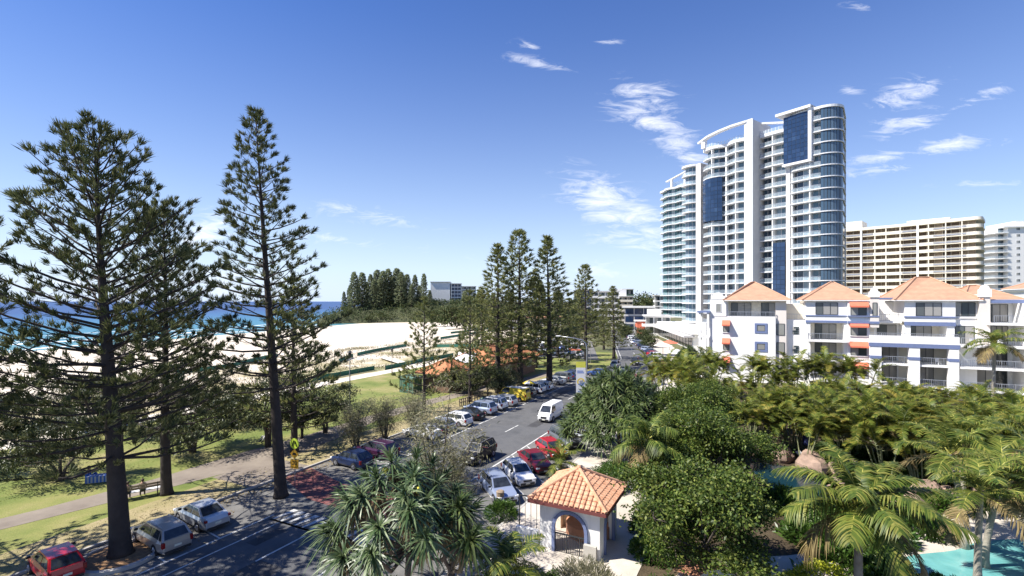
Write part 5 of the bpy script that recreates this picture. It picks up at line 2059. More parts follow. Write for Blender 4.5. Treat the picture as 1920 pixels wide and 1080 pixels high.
g = MB()
g.box(-.5, .45, -.05, -.02, .05, 1.9)
g.build('door', M['shade_net'], gs)

# ---- garden gate pavilion in the foreground
gz_ = thing('gate_pavilion', 'square white gate pavilion with terracotta pyramid roof and blue arch trim, in the foreground', 'pavilion', (4.55, 23.55, 0), ROAD_ROT)
S = 4.15       # side; local origin is the near right corner of the eave; x to the right, y along the street
hw = .45       # eave overhang
x0, x1, y0, y1 = -S + hw, -hw, hw, S - hw
ZE = 2.62


def arch_wall(parent, a, b_, fixed, axis, t, cx, r, zs, z1, name='wall', mat='white', z0=0):
    """wall panel with a round-headed opening; axis 'x' runs along x at y=fixed"""
    g = MB()
    N_ = 14
    outer = [(a, z0), (cx - r, z0), (cx - r, zs)] + [(cx - r * math.cos(math.pi * k / N_), zs + r * math.sin(math.pi * k / N_)) for k in range(1, N_)] + [(cx + r, zs), (cx + r, z0), (b_, z0), (b_, z1), (a, z1)]
    # build as strips of quads to stay convex
    def P(u, z, w):
        return (u, fixed + w, z) if axis == 'x' else (fixed + w, u, z)
    def slab(q):
        for w, rev in ((0, False), (t, True)):
            pts = [P(u, z, w) for u, z in q]
            g.face(pts[::-1] if rev else pts)
        n = len(q)
        for i in range(n):
            j = (i + 1) % n
            g.face([P(*q[i], 0), P(*q[i], t), P(*q[j], t), P(*q[j], 0)])
    slab([(a, z0), (cx - r, z0), (cx - r, zs), (cx - r, z1), (a, z1)])
    slab([(cx + r, z0), (b_, z0), (b_, z1), (cx + r, z1), (cx + r, zs)])
    for k in range(N_):
        t0, t1 = math.pi * k / N_, math.pi * (k + 1) / N_
        ua, za = cx - r * math.cos(t0), zs + r * math.sin(t0)
        ub, zb_ = cx - r * math.cos(t1), zs + r * math.sin(t1)
        slab([(ua, za), (ub, zb_), (ub, z1), (ua, z1)])
    return g.build(name, M[mat], parent)


def arch_trim(parent, fixed, axis, cx, r, zs, out, z0=0):
    g = MB()
    pts = [(cx - r, z0), (cx - r, zs)] + [(cx - r * math.cos(math.pi * k / 12), zs + r * math.sin(math.pi * k / 12)) for k in range(1, 12)] + [(cx + r, zs), (cx + r, z0)]
    for (a, za), (c, zc) in zip(pts, pts[1:]):
        A = (a, fixed + out, za) if axis == 'x' else (fixed + out, a, za)
        C_ = (c, fixed + out, zc) if axis == 'x' else (fixed + out, c, zc)
        g.beam(A, C_, .16, .16)
    return g.build('arch_trim', M['blue_trim'], parent)


xm, ym = (x0 + x1) / 2, (y0 + y1) / 2
arch_wall(gz_, x0 + .5, x1, y0, 'x', .25, xm + .05, .88, 1.35, ZE)
arch_trim(gz_, y0, 'x', xm + .05, .88, 1.35, -.03)
wallbox(gz_, x0, x0 + .5, y0 + .05, y0 + .3, 0, ZE, 'white', 'pier')
arch_wall(gz_, y0 + .26, y1 - .26, x1 - .25, 'y', .25, ym, .85, 1.35, ZE)
arch_trim(gz_, x1 - .25, 'y', ym, .85, 1.35, .28)
arch_wall(gz_, y0 + .31, y1 - .26, x0, 'y', .25, ym, .8, 1.3, ZE, mat='cream')
arch_wall(gz_, x0, x1, y1 - .25, 'x', .25, xm, .8, 1.3, ZE, mat='cream')
# tiled pyramid: each roof face carries rows of half-round tiles
ax_, ay_, az_ = -S / 2, S / 2, ZE + 1.32
corners = [(-S, 0), (0, 0), (0, S), (-S, S)]
M['tile_near'] = ground_mat('clay_tiles', [(0.3, (.46, .22, .12)), (.55, (.6, .33, .2)), (.75, (.7, .43, .28))], 3.0, 14, rough=.75, bump=.3, fine_amt=.2)
g = MB()
for i in range(4):
    A, Bc = Vector((*corners[i], ZE + .08)), Vector((*corners[(i + 1) % 4], ZE + .08))
    T = Vector((ax_, ay_, az_))
    g.face([A, Bc, T])
    e = (Bc - A).normalized()
    mid = (A + Bc) / 2
    up = (T - mid)
    Ls = up.length
    up.normalize()
    nn = e.cross(up)
    rows, cols = 9, 15
    for r_ in range(rows):
        f0, f1 = r_ / rows, (r_ + 1) / rows
        half0, half1 = S / 2 * (1 - f0), S / 2 * (1 - f1)
        for c in range(cols):
            u = -S / 2 + S * (c + .5) / cols
            if abs(u) > half0 - .1:
                continue
            l1 = min(f1, 1 - abs(u) / (S / 2)) * Ls
            p = mid + e * u + up * f0 * Ls
            q = mid + e * u + up * max(f0 * Ls + .06, l1)
            pts0, pts1 = [], []
            for k in range(5):
                an = math.pi * k / 4
                o = e * (.115 * math.cos(an)) + nn * (.06 * math.sin(an))
                pts0.append(p + o + nn * .05)
                pts1.append(q + o + nn * .012)
            for k in range(4):
                g.face([pts0[k], pts0[k + 1], pts1[k + 1], pts1[k]])
            g.face(pts0)
roof = g.build('roof', M['tile_near'], gz_)
g = MB()
for c in corners:
    g.tube([(c[0], c[1], ZE + .14), (ax_, ay_, az_ + .06)], .1, 8)
g.ball((ax_, ay_, az_ + .1), .14, (1, 1, .8))
g.build('ridge_caps', M['tile_near'], roof)
g = MB()
for i in range(4):
    A, Bc = Vector((*corners[i], ZE + .0)), Vector((*corners[(i + 1) % 4], ZE + .0))
    g.beam(A, Bc, .1, .16)
g.build('gutter', plain('brown_gutter', (.16, .05, .045), .5), roof)
wallbox(gz_, -S + .1, -.1, .1, S - .1, ZE - .06, ZE - .01, 'cream', 'ceiling')
# inside: round terracotta seat and gate rails
g = MB()
g.lathe([(1.25, 0), (1.25, .75), (.2, .78)], 24, (xm + .2, y1 - .6))
g.build('curved_seat', M['terracotta'], gz_)
railing(gz_, [(xm - .83, y0 - .0), (xm + .93, y0 - .0)], .0, 1.05, .11, 'dark_metal', 'gate_railing')
wallbox(gz_, x1 - .75, x1 - .1, y0 - .32, y0 - .12, 0, .9, 'concrete', 'low_wall')
g = MB()
g.box(-S - 1.0, -S + .3, y0 + .1, y0 + .32, 0, .85)
g.build('ramp_wall', M['white'], gz_)
railing(gz_, [(-S - 1.2, y0 + 1.0), (-S + .2, y0 + 1.0)], 0, 2.2, .3, 'dark_metal', 'side_gate')
# ------------------------------------------------------------------ vegetation placed
def rr(a, b_, seed):
    return random.Random(seed).uniform(a, b_)


def P2(x, y, z=0.1):
    return (x, y, z)


pm1 = pine_meshes('broad_pine', 11, 22.5, 5.2, lambda t: float(np.interp(t, [0, .25, .55, .76, .9, 1], [5.9, 5.9, 4.7, 3.4, 2.1, .9])), 28, 6, -6, 46, .46, .46, .46, .32, 26, .26, .045, 'needle', .24)
pm2 = pine_meshes('tall_pine', 23, 25.6, 7.2, lambda t: .3 + 5.0 * (1 - t) ** .8, 28, 5, 0, 30, .46, .44, .38, .33, 26, .22, .045, 'needle', .2)
pm3 = pine_meshes('young_pine', 31, 14.2, 2.2, lambda t: .3 + 3.9 * (1 - t) ** .8, 15, 5, 2, 30, .55, .6, .26, .3, 11, .25, .1, 'needle_pale', .28)
pm4 = pine_meshes('street_pine', 41, 22.0, 3.6, lambda t: .12 + 4.1 * (1 - t) ** .85, 27, 5, -6, 26, .58, .66, .36, .25, 11, .22, .1, 'needle_pale', .28)
pm5 = pine_meshes('street_pine_b', 47, 22.0, 4.6, lambda t: .3 + 3.7 * (1 - t) ** .68, 24, 5, -2, 36, .58, .66, .36, .25, 11, .26, .1, 'needle_pale', .26)
pm6 = pine_meshes('far_pine', 53, 22.0, 2.0, lambda t: .3 + 3.3 * (1 - t) ** .6, 24, 6, 0, 30, .8, 1.2, .45, .2, 8, .2, .32, 'needle_hazed', .28, limb=1.4)
pc = lambda m: [('trunk', m[0]), ('crown', m[1])]
PG = 'norfolk pines of the park and street'
plant('norfolk_pine', 'huge broad dark pine in a round kerbed planter among the parked cars, front left', 'tree', (-19.9, 24.8, .1), pc(pm1), .3, (1.0, 1.0, .955), (-.066, 0), PG)
plant('norfolk_pine', 'tall narrow open-branched pine by the red crossing, tallest of the park pines', 'tree', (-15.35, 32.4, .05), pc(pm2), 1.1, 1.0, (-.066, 0), PG)
plant('norfolk_pine', 'dark pine on the lawn just behind the two silver cars', 'tree', (-23.1, 32.6, .1), pc(pm1), 2.2, (.72, .72, .86), (-.01, 0), PG)
plant('norfolk_pine', 'pine cut off by the left edge of the photo, only branch ends showing', 'tree', (-29.0, 22.5, .1), pc(pm1), 4.1, .95, (-.03, 0), PG)
plant('norfolk_pine', 'short pine behind the crossing signs, half hidden by the tall narrow pine', 'tree', (-18.6, 41.7, .1), pc(pm3), .5, (1.15, 1.15, 1.02), (-.01, 0), PG)
plant('norfolk_pine', 'young pine on the lawn left of the green shed, in front of the beach fences', 'tree', (-10.2, 56.6, .1), pc(pm3), 1.9, (.82, .82, .92), (0, 0), PG)
plant('norfolk_pine', 'young bright pine in front of the smaller orange roofed pavilion', 'tree', (-5.4, 62.6, .1), pc(pm3), 3.0, (.85, .85, .98), (0, 0), PG)
for px, py, top, mesh, lab, rot, wsc in (
        (935, 737, 460, pm4, 'leftmost of the three big pines at the brown pavilion, pointed top with a spike', .2, 1.0),
        (976, 732, 434, pm5, 'middle and highest of the three big pines at the brown pavilion', 1.4, .95),
        (1030, 728, 446, pm4, 'right one of the three big pines at the brown pavilion, rising from between parked cars', 2.7, 1.05),
        (1099, 692, 498, pm5, 'pine with a bare lower trunk just behind the bent street lamp', .9, .95),
        (1151, 672, 538, pm4, 'dense narrow pine at the bend of the far street', 3.3, 1.1),
        (1132, 655, 568, pm4, 'small pine behind the dense pine at the bend', 4.2, 1.2),
        (1068, 676, 560, pm5, 'pine on the playground lawn left of the bent street lamp', 5.2, 1.2),
        (1004, 690, 520, pm5, 'pine standing behind the brown pavilion roof', 3.9, 1.1),
        (905, 690, 540, pm4, 'rounded pine behind the pavilions, left of the big three', 2.0, 1.3),
        (1046, 668, 540, pm4, 'pine by the play shelter beyond the pavilion', 1.0, 1.2),
        (960, 668, 548, pm5, 'pine between pavilion roof and distant flats', .4, 1.25)):
    p = at(px, py, .1)
    h = (py - top) / (py - HORIZ) * (HC - .1)
    s = h / 22.0
    plant('norfolk_pine', lab, 'tree', p, pc(mesh), rot, (s * wsc * 1.3, s * wsc * 1.3, s), (-.01, 0), PG)

# kerbed planter of the front pine
tp = thing('tree_planter', 'oval concrete kerbed planter bed around the huge front pine', 'planter', (-19.9, 24.75, 0), ROAD_ROT)
g = MB()
g.lathe([(1.75, 0), (1.75, .16), (1.55, .18), (1.5, .05)], 28)
o = g.build('kerb_ring', M['kerb'], tp, False)
g = MB()
g.lathe([(1.52, .1), (.6, .16), (.01, .17)], 20)
g.build('mulch', plain('orange_mulch', (.3, .17, .08), .9, var=.4, scale=6), tp)

# coastal trees of the park
ct1 = broad_meshes('coastal_tree', 5, 5.6, 3.3, 1.9, 230, 42, .24, .1, 'coastal', .5, 3, .7, splay=.7)
ct2 = broad_meshes('coastal_tree_b', 9, 5.8, 3.0, 2.2, 210, 42, .24, .1, 'coastal', .55, 2, .7, splay=.6)
CG = 'low dark coastal trees of the park'
for (px, py, ms, sc, rot, lab) in (
        (112, 902, ct1, .9, .5, 'multi-stemmed coastal tree beside the footpath at the left, trunks splayed'),
        (362, 848, ct1, 1.05, 2.0, 'dark coastal tree behind the lawn pine, spreading over its own shade'),
        (503, 838, ct2, 1.12, 1.0, 'small leaning coastal tree left of the tall narrow pine, person sitting below'),
        (250, 812, ct2, 1.1, 3.0, 'dense coastal tree behind the front pine trunk, close to the sand'),
        (40, 850, ct1, 1.0, 4.0, 'coastal tree with a stout trunk base next to the sandy path at the left edge'),
        (-60, 880, ct2, 1.1, 5.0, 'coastal tree mostly outside the left edge'),
        (610, 812, ct2, .85, .2, 'coastal tree with drooping crown right of the tall narrow pine'),
        (440, 800, ct1, .8, 5.5, 'rounded coastal tree on the far lawn before the beach'),
        (160, 800, ct2, .95, 2.6, 'coastal tree at the sand edge behind the splayed one'),
        (915, 748, ct2, .8, 1.4, 'leafy coastal tree in front of the brown pavilion wall'),
        (945, 742, ct1, .75, 2.4, 'leafy coastal tree between two kerb pines before the brown pavilion'),
        (885, 742, ct2, .7, 5.1, 'small leafy tree between the two orange pavilions'),
        (858, 738, ct1, .7, 3.4, 'leafy coastal tree hiding the smaller orange pavilion'),
        (566, 822, ct2, .6, 4.4, 'low bright bush-like tree behind the short pine')):
    p = at(px, py, .1)
    plant('coastal_tree', lab, 'tree', p, ms, rot, sc, (0, 0), CG)

# feathery she-oaks
ft1 = feathery_meshes('she_oak', 3, 5.0, 1.9, 10, 62, .75)
ft2 = feathery_meshes('she_oak_tall', 8, 8.6, 2.0, 8, 90, .85, 8)
FG = 'thin grey-olive she-oaks along the street'
plant('she_oak', 'thin grey-olive she-oak in front of the dark parked cars, airy crown', 'tree', (-3.6, 25.6, .1), ft2, .4, (1.15, 1.15, 1.0), (0, 0), FG)
plant('she_oak', 'smaller grey-olive she-oak behind the big pandanus, over the black suv', 'tree', (-2.9, 25.0, .1), ft2, 2.4, (.7, .7, .6), (0, 0), FG)
plant('she_oak', 'wispy she-oak at the kerb beside the park lamp', 'tree', at(668, 842, .1), ft1, 1.0, 1.0, (0, 0), FG)
plant('she_oak', 'wispy she-oak between the dark cars and the lawn', 'tree', at(722, 824, .1), ft1, 2.2, .95, (0, 0), FG)
plant('she_oak', 'bushy she-oak below the young lawn pine', 'tree', at(775, 812, .1), ft1, 3.7, .95, (0, 0), FG)

# pandanus
pdA = pandanus_meshes('pandanus', 4, 5.9, 3.2, 34, 1.25, 60, 26, 3, .08, True, .42, 'pandan_grey')
pdB = pandanus_meshes('pandanus_b', 12, 6.5, 4.6, 210, .95, 38, 0, 0, .085, False, .72)
plant('pandanus_tree', 'big forked pandanus with long blue-green strap leaves and yellow fruit, lower centre', 'tree', (-4.5, 20.6, .0), pdA, .4, (.95, .95, .98))
plant('pandanus_tree', 'smaller pandanus with a straight pale trunk, right of the big forked one', 'tree', (-2.3, 19.6, .0), pandanus_meshes('pandanus_c', 19, 4.9, 1.0, 4, 1.3, 50, 26, 0, .1, False), 1.0, (1, 1, 1))
plant('pandanus_tree', 'huge rounded pandanus mass beside the street, right of the white van', 'tree', (9.3, 42.0, .0), pdB, .8, (1.05, 1.05, 1.02))
plant('pandanus_tree', 'rounded green pandanus in front of the shop podium, beyond the huge mass', 'tree', at(1290, 715, .1), pdB, 2.0, (.62, .62, .8))

# broad leaved trees in the garden
bt1 = broad_meshes('broadleaf_tree', 14, 5.4, 3.6, 2.0, 520, 60, .16, .1, 'broad', .6, 3, .55, 'bark', .6, .6)
bt2 = broad_meshes('broadleaf_tree_b', 21, 6.4, 3.7, 2.4, 500, 64, .17, .1, 'broad', .6, 2, .6, 'bark', .6, .6)
BG = 'glossy broadleaf trees of the garden'
plant('broadleaf_tree', 'large glossy broadleaf tree right of the gate pavilion, nearest of the garden trees', 'tree', (8.8, 22.7, 0), bt1, .3, (1.05, 1.05, .98), (0, 0), BG)
plant('broadleaf_tree', 'broadleaf tree behind the nearest one, left of the pool', 'tree', (12.6, 31.5, 0), bt2, 1.5, (1.05, 1.05, .98), (0, 0), BG)
plant('broadleaf_tree', 'broadleaf tree next to the huge pandanus mass', 'tree', (14.2, 39.0, 0), bt2, 2.9, (.95, .95, 1.0), (0, 0), BG)
plant('broadleaf_tree', 'low broadleaf tree between gate pavilion and coconut palm', 'tree', (9.6, 30.5, 0), bt1, 4.0, (.72, .72, .8), (0, 0), BG)
plant('broadleaf_tree', 'broadleaf tree at the left end of the palm grove', 'tree', (18.2, 44.5, 0), bt2, .9, (.85, .85, .9), (0, 0), BG)

# coconut palms
cp1 = coconut_meshes('coconut_palm', 6, 4.7, 3.5, 24, .17, .25, 62, .9, .065, 0, .8)
cp2 = coconut_meshes('coconut_palm_b', 16, 4.3, 2.6, 17, .15, .4, 46, .75, .05, 3, 1.0, 'broad')
cp3 = coconut_meshes('coconut_palm_c', 26, 4.0, 2.4, 15, .13, .6, 44, .65, .045, 0, .5)
plant('coconut_palm', 'large coconut palm with wide arching leaves over the pool edge, lower right', 'palm', (14.2, 20.0, 0), cp1, .8, 1.0)
plant('coconut_palm', 'coconut palm with drooping leaves between the huge pandanus and the gate pavilion', 'palm', (8.0, 30.2, 0), cp2, 2.0, 1.05)
plant('coconut_palm', 'slim palm leaning beside the pool, right of the large coconut palm', 'palm', (21.3, 22.3, 0), cp3, 1.0, 1.12)
plant('coconut_palm', 'bushy palm at the right edge over the turquoise pool', 'palm', (24.2, 22.4, 0), cp3, 3.5, 1.25)
plant('coconut_palm', 'palm behind the bushy one at the right edge, upright new leaf', 'palm', (23.6, 25.4, 0), cp3, 5.0, 1.2)
plant('coconut_palm', 'palm over the pool with crossed leaves, between the slim leaning palm and the bushy one', 'palm', (22.9, 23.6, 0), cp3, 2.2, 1.1)
plant('coconut_palm', 'palm at the far pool rim before the rocks, shaded trunk', 'palm', (27.4, 29.6, 0), cp3, 4.2, 1.15)
plant('coconut_palm', 'palm at the right edge behind the pool, half cut off', 'palm', (30.4, 27.5, 0), cp3, .6, 1.3)
plant('coconut_palm', 'low palm with thin leaves left of the gate pavilion at the bottom edge', 'palm', (-.05, 20.0, 0), coconut_meshes('low_palm', 36, 1.9, 2.2, 18, .13, .2, 44, .7, .045), 1.2, 1.0)
plant('coconut_palm', 'young palm at the kerb in front of the red cars', 'palm', (3.6, 36.3, .1), coconut_meshes('young_palm', 44, 1.0, 2.0, 16, .12, .1, 40, .55, .045), .5, 1.0)
plant('coconut_palm', 'tall palm in front of the right end of the apartments', 'palm', at(1862, 800, .1), coconut_meshes('tall_palm', 52, 8.6, 3.1, 18, .17, .3, 44, .8, .06, 0, .6), .5, 1.0)

# golden cane palms: the grove between pool and apartments
cn = [cane_meshes('cane_palm', 7 + k, 4.4, 7, 2.3, 1.3) for k in range(3)]
GL = 'golden cane palm clump in the dense grove between the pool and the apartments'
GG = 'golden cane palms of the grove'
rg = random.Random(77)
spots = []
for row, (y, xs) in enumerate(((33.5, (27.5, 31.0, 34.5)), (37.5, (22.5, 26, 29.5, 33, 36.5, 40)), (42, (21.5, 25, 28.5, 32, 35.5, 39, 42.5)), (47, (22.5, 26, 29.5, 33, 37, 41, 45)), (52.5, (22.5, 26.5, 30.5, 34.5, 39, 43.5, 48)), (58, (24, 28.5, 33)))):
    for x in xs:
        spots.append((x + rg.uniform(-.8, .8), y + rg.uniform(-1, 1)))
for x, y in ((20.8, 40.5), (26.5, 34.6), (29.5, 33.6), (33, 33.8), (24.6, 42.8), (36.5, 36), (31, 36), (27.5, 39.5), (39, 40), (36, 44), (33.5, 30.6), (36.5, 28.6), (38, 32), (31.2, 31.6)):
    spots.append((x, y))
for i, (x, y) in enumerate(spots):
    hh = rg.uniform(.82, 1.12) * (1.0 if y < 45 else (.92 if y < 50 else .84))
    plant('cane_palm', GL, 'palm', (x, y, 0), cn[i % 3], rg.uniform(0, 6.28), (hh * .95, hh * .95, hh), (0, 0), GG)
for i, (x, y) in enumerate(((20.5, 52.5), (19.2, 57), (22, 60), (19, 63), (27, 66), (31.5, 63), (35, 60.5), (39, 61.5), (43, 60))):
    plant('cane_palm', 'golden cane palm clump beside the apartment wall behind the dense grove', 'palm', (x, y, 0), cn[(i + 1) % 3], rg.uniform(0, 6.28), (1.15, 1.15, 1.2), (0, 0), 'golden cane palms by the wall')

# hedges and low plants
hd = bush_meshes('clipped_hedge', 3, 1.3, 1.5, 5200, .12, .07, 'hedge')
plant('hedge_bush', 'rounded clipped green hedge on the footpath side behind the gate pavilion', 'shrub', (6.6, 33.6, .1), hd, 0, (1.0, 1.25, 1.05))
lm = bush_meshes('lime_shrub', 5, 1.1, .7, 2600, .1, .07, 'lime')
plant('lime_shrub', 'bright yellow-green shrub by the paved path at the bottom, right one', 'shrub', (14.3, 22.4, .1), lm, 0, 1.1)
plant('lime_shrub', 'bright yellow-green shrub by the paved path at the bottom, left one', 'shrub', (13.0, 22.2, .1), lm, 1, .7)
gb = bush_meshes('straw_shrub', 7, 1.2, 1.25, 3600, .3, .03, 'olive', .8)
plant('grass_shrub', 'straw-coloured tufted shrub against the front of the gate pavilion', 'shrub', (3.2, 21.6, 0), gb, 0, (1.25, .8, 1.1))
gh = bush_meshes('green_shrub', 9, 1.1, 1.0, 3000, .2, .07, 'hedge')
for i, (x, y, s, lab) in enumerate(((1.6, 21.2, 1.0, 'dark green shrub between the low palm and the gate pavilion'), (-.6, 29.4, .9, 'dark shrub beside the silver-blue car at the footpath'), (6.6, 21.0, .9, 'green shrub at the right foot of the gate pavilion'), (-6.0, 21.0, 1.0, 'shrub under the big forked pandanus'),
                                    (17.2, 26.5, 1.1, 'shrub at the dark pool edge'), (7.9, 36.5, 1.0, 'shrub behind the clipped hedge'), (17.0, 22.5, 1.0, 'shrub under the large coconut palm'), (7.3, 24.8, 1.1, 'shrub against the right side of the gate pavilion'), (8.0, 27.6, 1.2, 'shrub behind the gate pavilion on its right'))):
    plant('green_shrub', lab, 'shrub', (x, y, 0), gh, i, s)

sb = bush_meshes('pool_shrub', 15, 1.0, .8, 1500, .34, .1, 'hedge', .5)
rg = random.Random(31)
for i in range(46):
    x, y = rg.choice([(rg.uniform(16.5, 24), rg.uniform(26, 31)), (rg.uniform(22, 38), rg.uniform(28.4, 33.5)), (rg.uniform(23.5, 34), rg.uniform(35, 41)), (rg.uniform(15.5, 19.5), rg.uniform(20.5, 26.5))])
    if 17.6 < x < 22.6 and 29.6 < y < 38.5:
        continue
    plant('pool_shrub', 'broad low green shrub in the planting around the pools', 'shrub', (x, y, .1), sb, rg.uniform(0, 6), rg.uniform(.7, 1.5), (0, 0), 'low shrubs around the pools')
# ground litter under the garden trees
rng = np.random.default_rng(2)
lv = Leaves()
n = 14000
uu, vv = rng.uniform(8, 62, n), rng.uniform(-7, 48, n)
P = np.stack([vv * CA + uu * SA, -vv * SA + uu * CA, np.full(n, .1)], 1)
keep = ~((P[:, 0] > 17.5) & (P[:, 1] < 41) & (P[:, 0] < 36)) & ~((uu < 40) & (vv < 1.5))
P = P[keep]
D = unit(rng.normal(size=P.shape) * np.array((1, 1, .5)) + np.array((0, 0, .5)))
lv.add(P, D, perp(D, rng), rng.uniform(.25, .6, len(P)), .1, .2)
tag(link_mesh('ground_cover', lv.mesh('ground_cover', M['hedge'])), 'dark low ground cover under the garden trees', 'ground cover', kind='stuff')

# dune grass
rng = np.random.default_rng(4)
lv = Leaves()
for k in range(75):
    u0, v0 = rng.uniform(20, 150), rng.uniform(-104, -66)
    n = 130
    uu, vv = u0 + rng.normal(0, 3.2, n), v0 + rng.normal(0, 1.4, n)
    X, Y = vv * CA + uu * SA, -vv * SA + uu * CA
    Z = np.array([hbeach(x, y) for x, y in zip(X, Y)])
    P = np.stack([X, Y, Z], 1)
    D = unit(rng.normal(0, .5, (n, 3)) + np.array((0, 0, 1)))
    lv.add(P, D, perp(D, rng), rng.uniform(.4, .9, n), .1, .2)
tag(link_mesh('dune_grass', lv.mesh('dune_grass', M['grassy'])), 'patchy dune grass on the sand behind the fences', 'dune grass', kind='stuff')
# short grass blades on the nearest verge
lv = Leaves()
n = 26000
uu, vv = rng.uniform(2, 46, n), rng.uniform(-58, -31.6, n)
P = np.stack([vv * CA + uu * SA, -vv * SA + uu * CA, np.full(n, .11)], 1)
ok = np.abs(vv + 38.5) > 4.5
P = P[ok]
D = unit(rng.normal(0, .5, P.shape) + np.array((0, 0, 1)))
lv.add(P, D, perp(D, rng), rng.uniform(.04, .12, len(P)), .035, .1)
tag(link_mesh('lawn_grass', lv.mesh('lawn_grass', leafmat('grass_blades', [(.1, .14, .03), (.2, .22, .06), (.33, .28, .12)], .8, .2, .3, .2))), 'short uneven grass of the lawn', 'grass', kind='stuff')

# ------------------------------------------------------------------ headland
mb = MB()
nx, ny = 46, 18
for j in range(ny):
    for i in range(nx):
        x = -156 + 190 * i / (nx - 1)
        y = 372 + 110 * j / (ny - 1)
        e = max(0, min(1, (x + 156) / 40)) ** .5
        f = max(0, min(1, (j) / 5.5)) ** .7
        h = 20 * e * f * (.82 + .18 * math.sin(x * .07) * math.cos(y * .05)) * (1 - .45 * max(0, (x + 70) / 100))
        mb.V.append((x, y + 6 * math.sin(x * .05), -4.6 + h))
for j in range(ny - 1):
    for i in range(nx - 1):
        mb.F.append((j * nx + i, j * nx + i + 1, (j + 1) * nx + i + 1, (j + 1) * nx + i))
        mb.M.append(0)
hill = tag(mb.build('hill', ground_mat('headland_ground', [(0.3, (.035, .045, .02)), (.7, (.08, .085, .04))], .1, 2), smooth=True), kind='structure')
HV = [Vector(v) for v in mb.V]


def hill_z(x, y):
    i = max(0, min(nx - 1, int(round((x + 156) / 190 * (nx - 1)))))
    y2 = y - 6 * math.sin(x * .05)
    j = max(0, min(ny - 1, int(round((y2 - 372) / 110 * (ny - 1)))))
    return HV[j * nx + i].z


lv = Leaves()
rng = np.random.default_rng(14)
for k in range(900):
    x = rng.uniform(-153, 32)
    y = 374 + 100 * rng.random() ** 1.5 + 6 * math.sin(x * .05)
    z = hill_z(x, y)
    if z < -4.2:
        continue
    r = rng.uniform(1.4, 4.4)
    n = 36
    d = unit(rng.normal(size=(n, 3)) + np.array((0, 0, .4)))
    P = np.array((x, y, z + .5 * r)) + d * r * np.array((1, 1, .8)) * rng.uniform(.7, 1.05, (n, 1))
    lv.add(P, unit(d + rng.normal(0, .5, (n, 3))), perp(d, rng), rng.uniform(.7, 1.5, n), .8, .1)
tag(link_mesh('headland_scrub', lv.mesh('headland_scrub', M['scrub'])), 'dense mixed scrub covering the headland', 'scrub', kind='stuff')
HGp = 'pines standing on the headland'
for i, (px, top, bs, wd, lab) in enumerate((
        (664, 512, 580, 1.0, 'leftmost dark pine on the headland'), (679, 513, 580, 1.0, 'second pine from the left on the headland'),
        (695, 516, 585, .95, 'pine just right of the gap in the headland row'), (707, 508, 585, 1.2, 'broad pine in the middle clump of the headland'),
        (718, 510, 586, 1.1, 'pine left of the highest one in the headland clump'), (728, 506, 586, 1.15, 'highest pine of the headland clump'),
        (744, 505, 588, 1.2, 'broad pine right of the headland clump centre'), (752, 512, 588, 1.1, 'pine behind the broad right one on the headland'),
        (763, 516, 588, 1.1, 'right shoulder pine of the headland clump'), (778, 517, 582, .9, 'thin pale pine between the headland clump and the buildings'),
        (795, 515, 588, .8, 'lone spiky pine left of the headland buildings'), (735, 520, 590, 1.0, 'lower pine in front of the headland clump'),
        (655, 538, 582, .8, 'small pine at the left of the headland'), (712, 524, 590, 1.0, 'pine in front of the broad headland pine'), (671, 532, 590, .9, 'low pine between the two leftmost headland pines'), (688, 530, 590, 1.0, 'low pine in the gap of the headland row'),
        (701, 526, 590, 1.0, 'pine low on the left of the headland clump'), (724, 528, 592, 1.1, 'short pine before the highest headland pine'), (757, 530, 592, 1.1, 'short pine at the right foot of the headland clump'), (772, 534, 592, 1.0, 'short pine left of the lone spiky one'), (786, 536, 592, 1.0, 'short dark pine below the lone spiky one'), (645, 548, 585, .8, 'smallest pine at the left end of the headland'), (806, 545, 592, 1.1, 'short pine against the grey headland block'))):
    y = 400 + (i * 7) % 22
    x = (px - 960) / FPX * y
    z0 = hill_z(x, y) - .5
    zt = HC - (top - HORIZ) / FPX * y
    s = (zt - z0) / 22.0
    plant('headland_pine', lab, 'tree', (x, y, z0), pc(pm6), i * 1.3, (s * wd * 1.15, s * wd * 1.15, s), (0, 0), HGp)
# tree belt behind the park and towards the bend
fb = broad_meshes('far_tree', 61, 9.0, 5.0, 2.0, 130, 22, .8, .5, 'scrub', .75, 1, 1.8)
for i, (px, py, sc, lab) in enumerate((
        (846, 612, 1.3, 'dark round tree under the headland buildings, left'), (880, 610, 1.35, 'dark round tree under the headland buildings, right'),
        (915, 610, 1.2, 'round tree behind the left park pines'), (945, 615, 1.1, 'round tree left of the distant motel'),
        (1000, 612, 1.4, 'round tree behind the middle park pines'), (1030, 620, 1.1, 'round tree right of the distant motel'),
        (1062, 618, 1.3, 'round tree behind the bent lamp pine'), (1090, 622, 1.0, 'tree at the back of the car park, left'),
        (1108, 615, 1.2, 'tree at the back of the car park, right'), (1172, 632, .55, 'street tree at the far end of the road'),
        (1207, 640, .5, 'bright street tree before the far shops'), (1216, 652, .42, 'street tree beside the crimson cafe'), (1228, 605, .8, 'tree behind the white podium'),
        (820, 606, 1.0, 'tree at the foot of the headland'), (1210, 596, 2.2, 'large dark tree on the hill behind the office block'))):
    plant('far_tree', lab, 'tree', at(px, py, 0), fb, i * 1.1, sc, (0, 0), 'round trees in the distance')
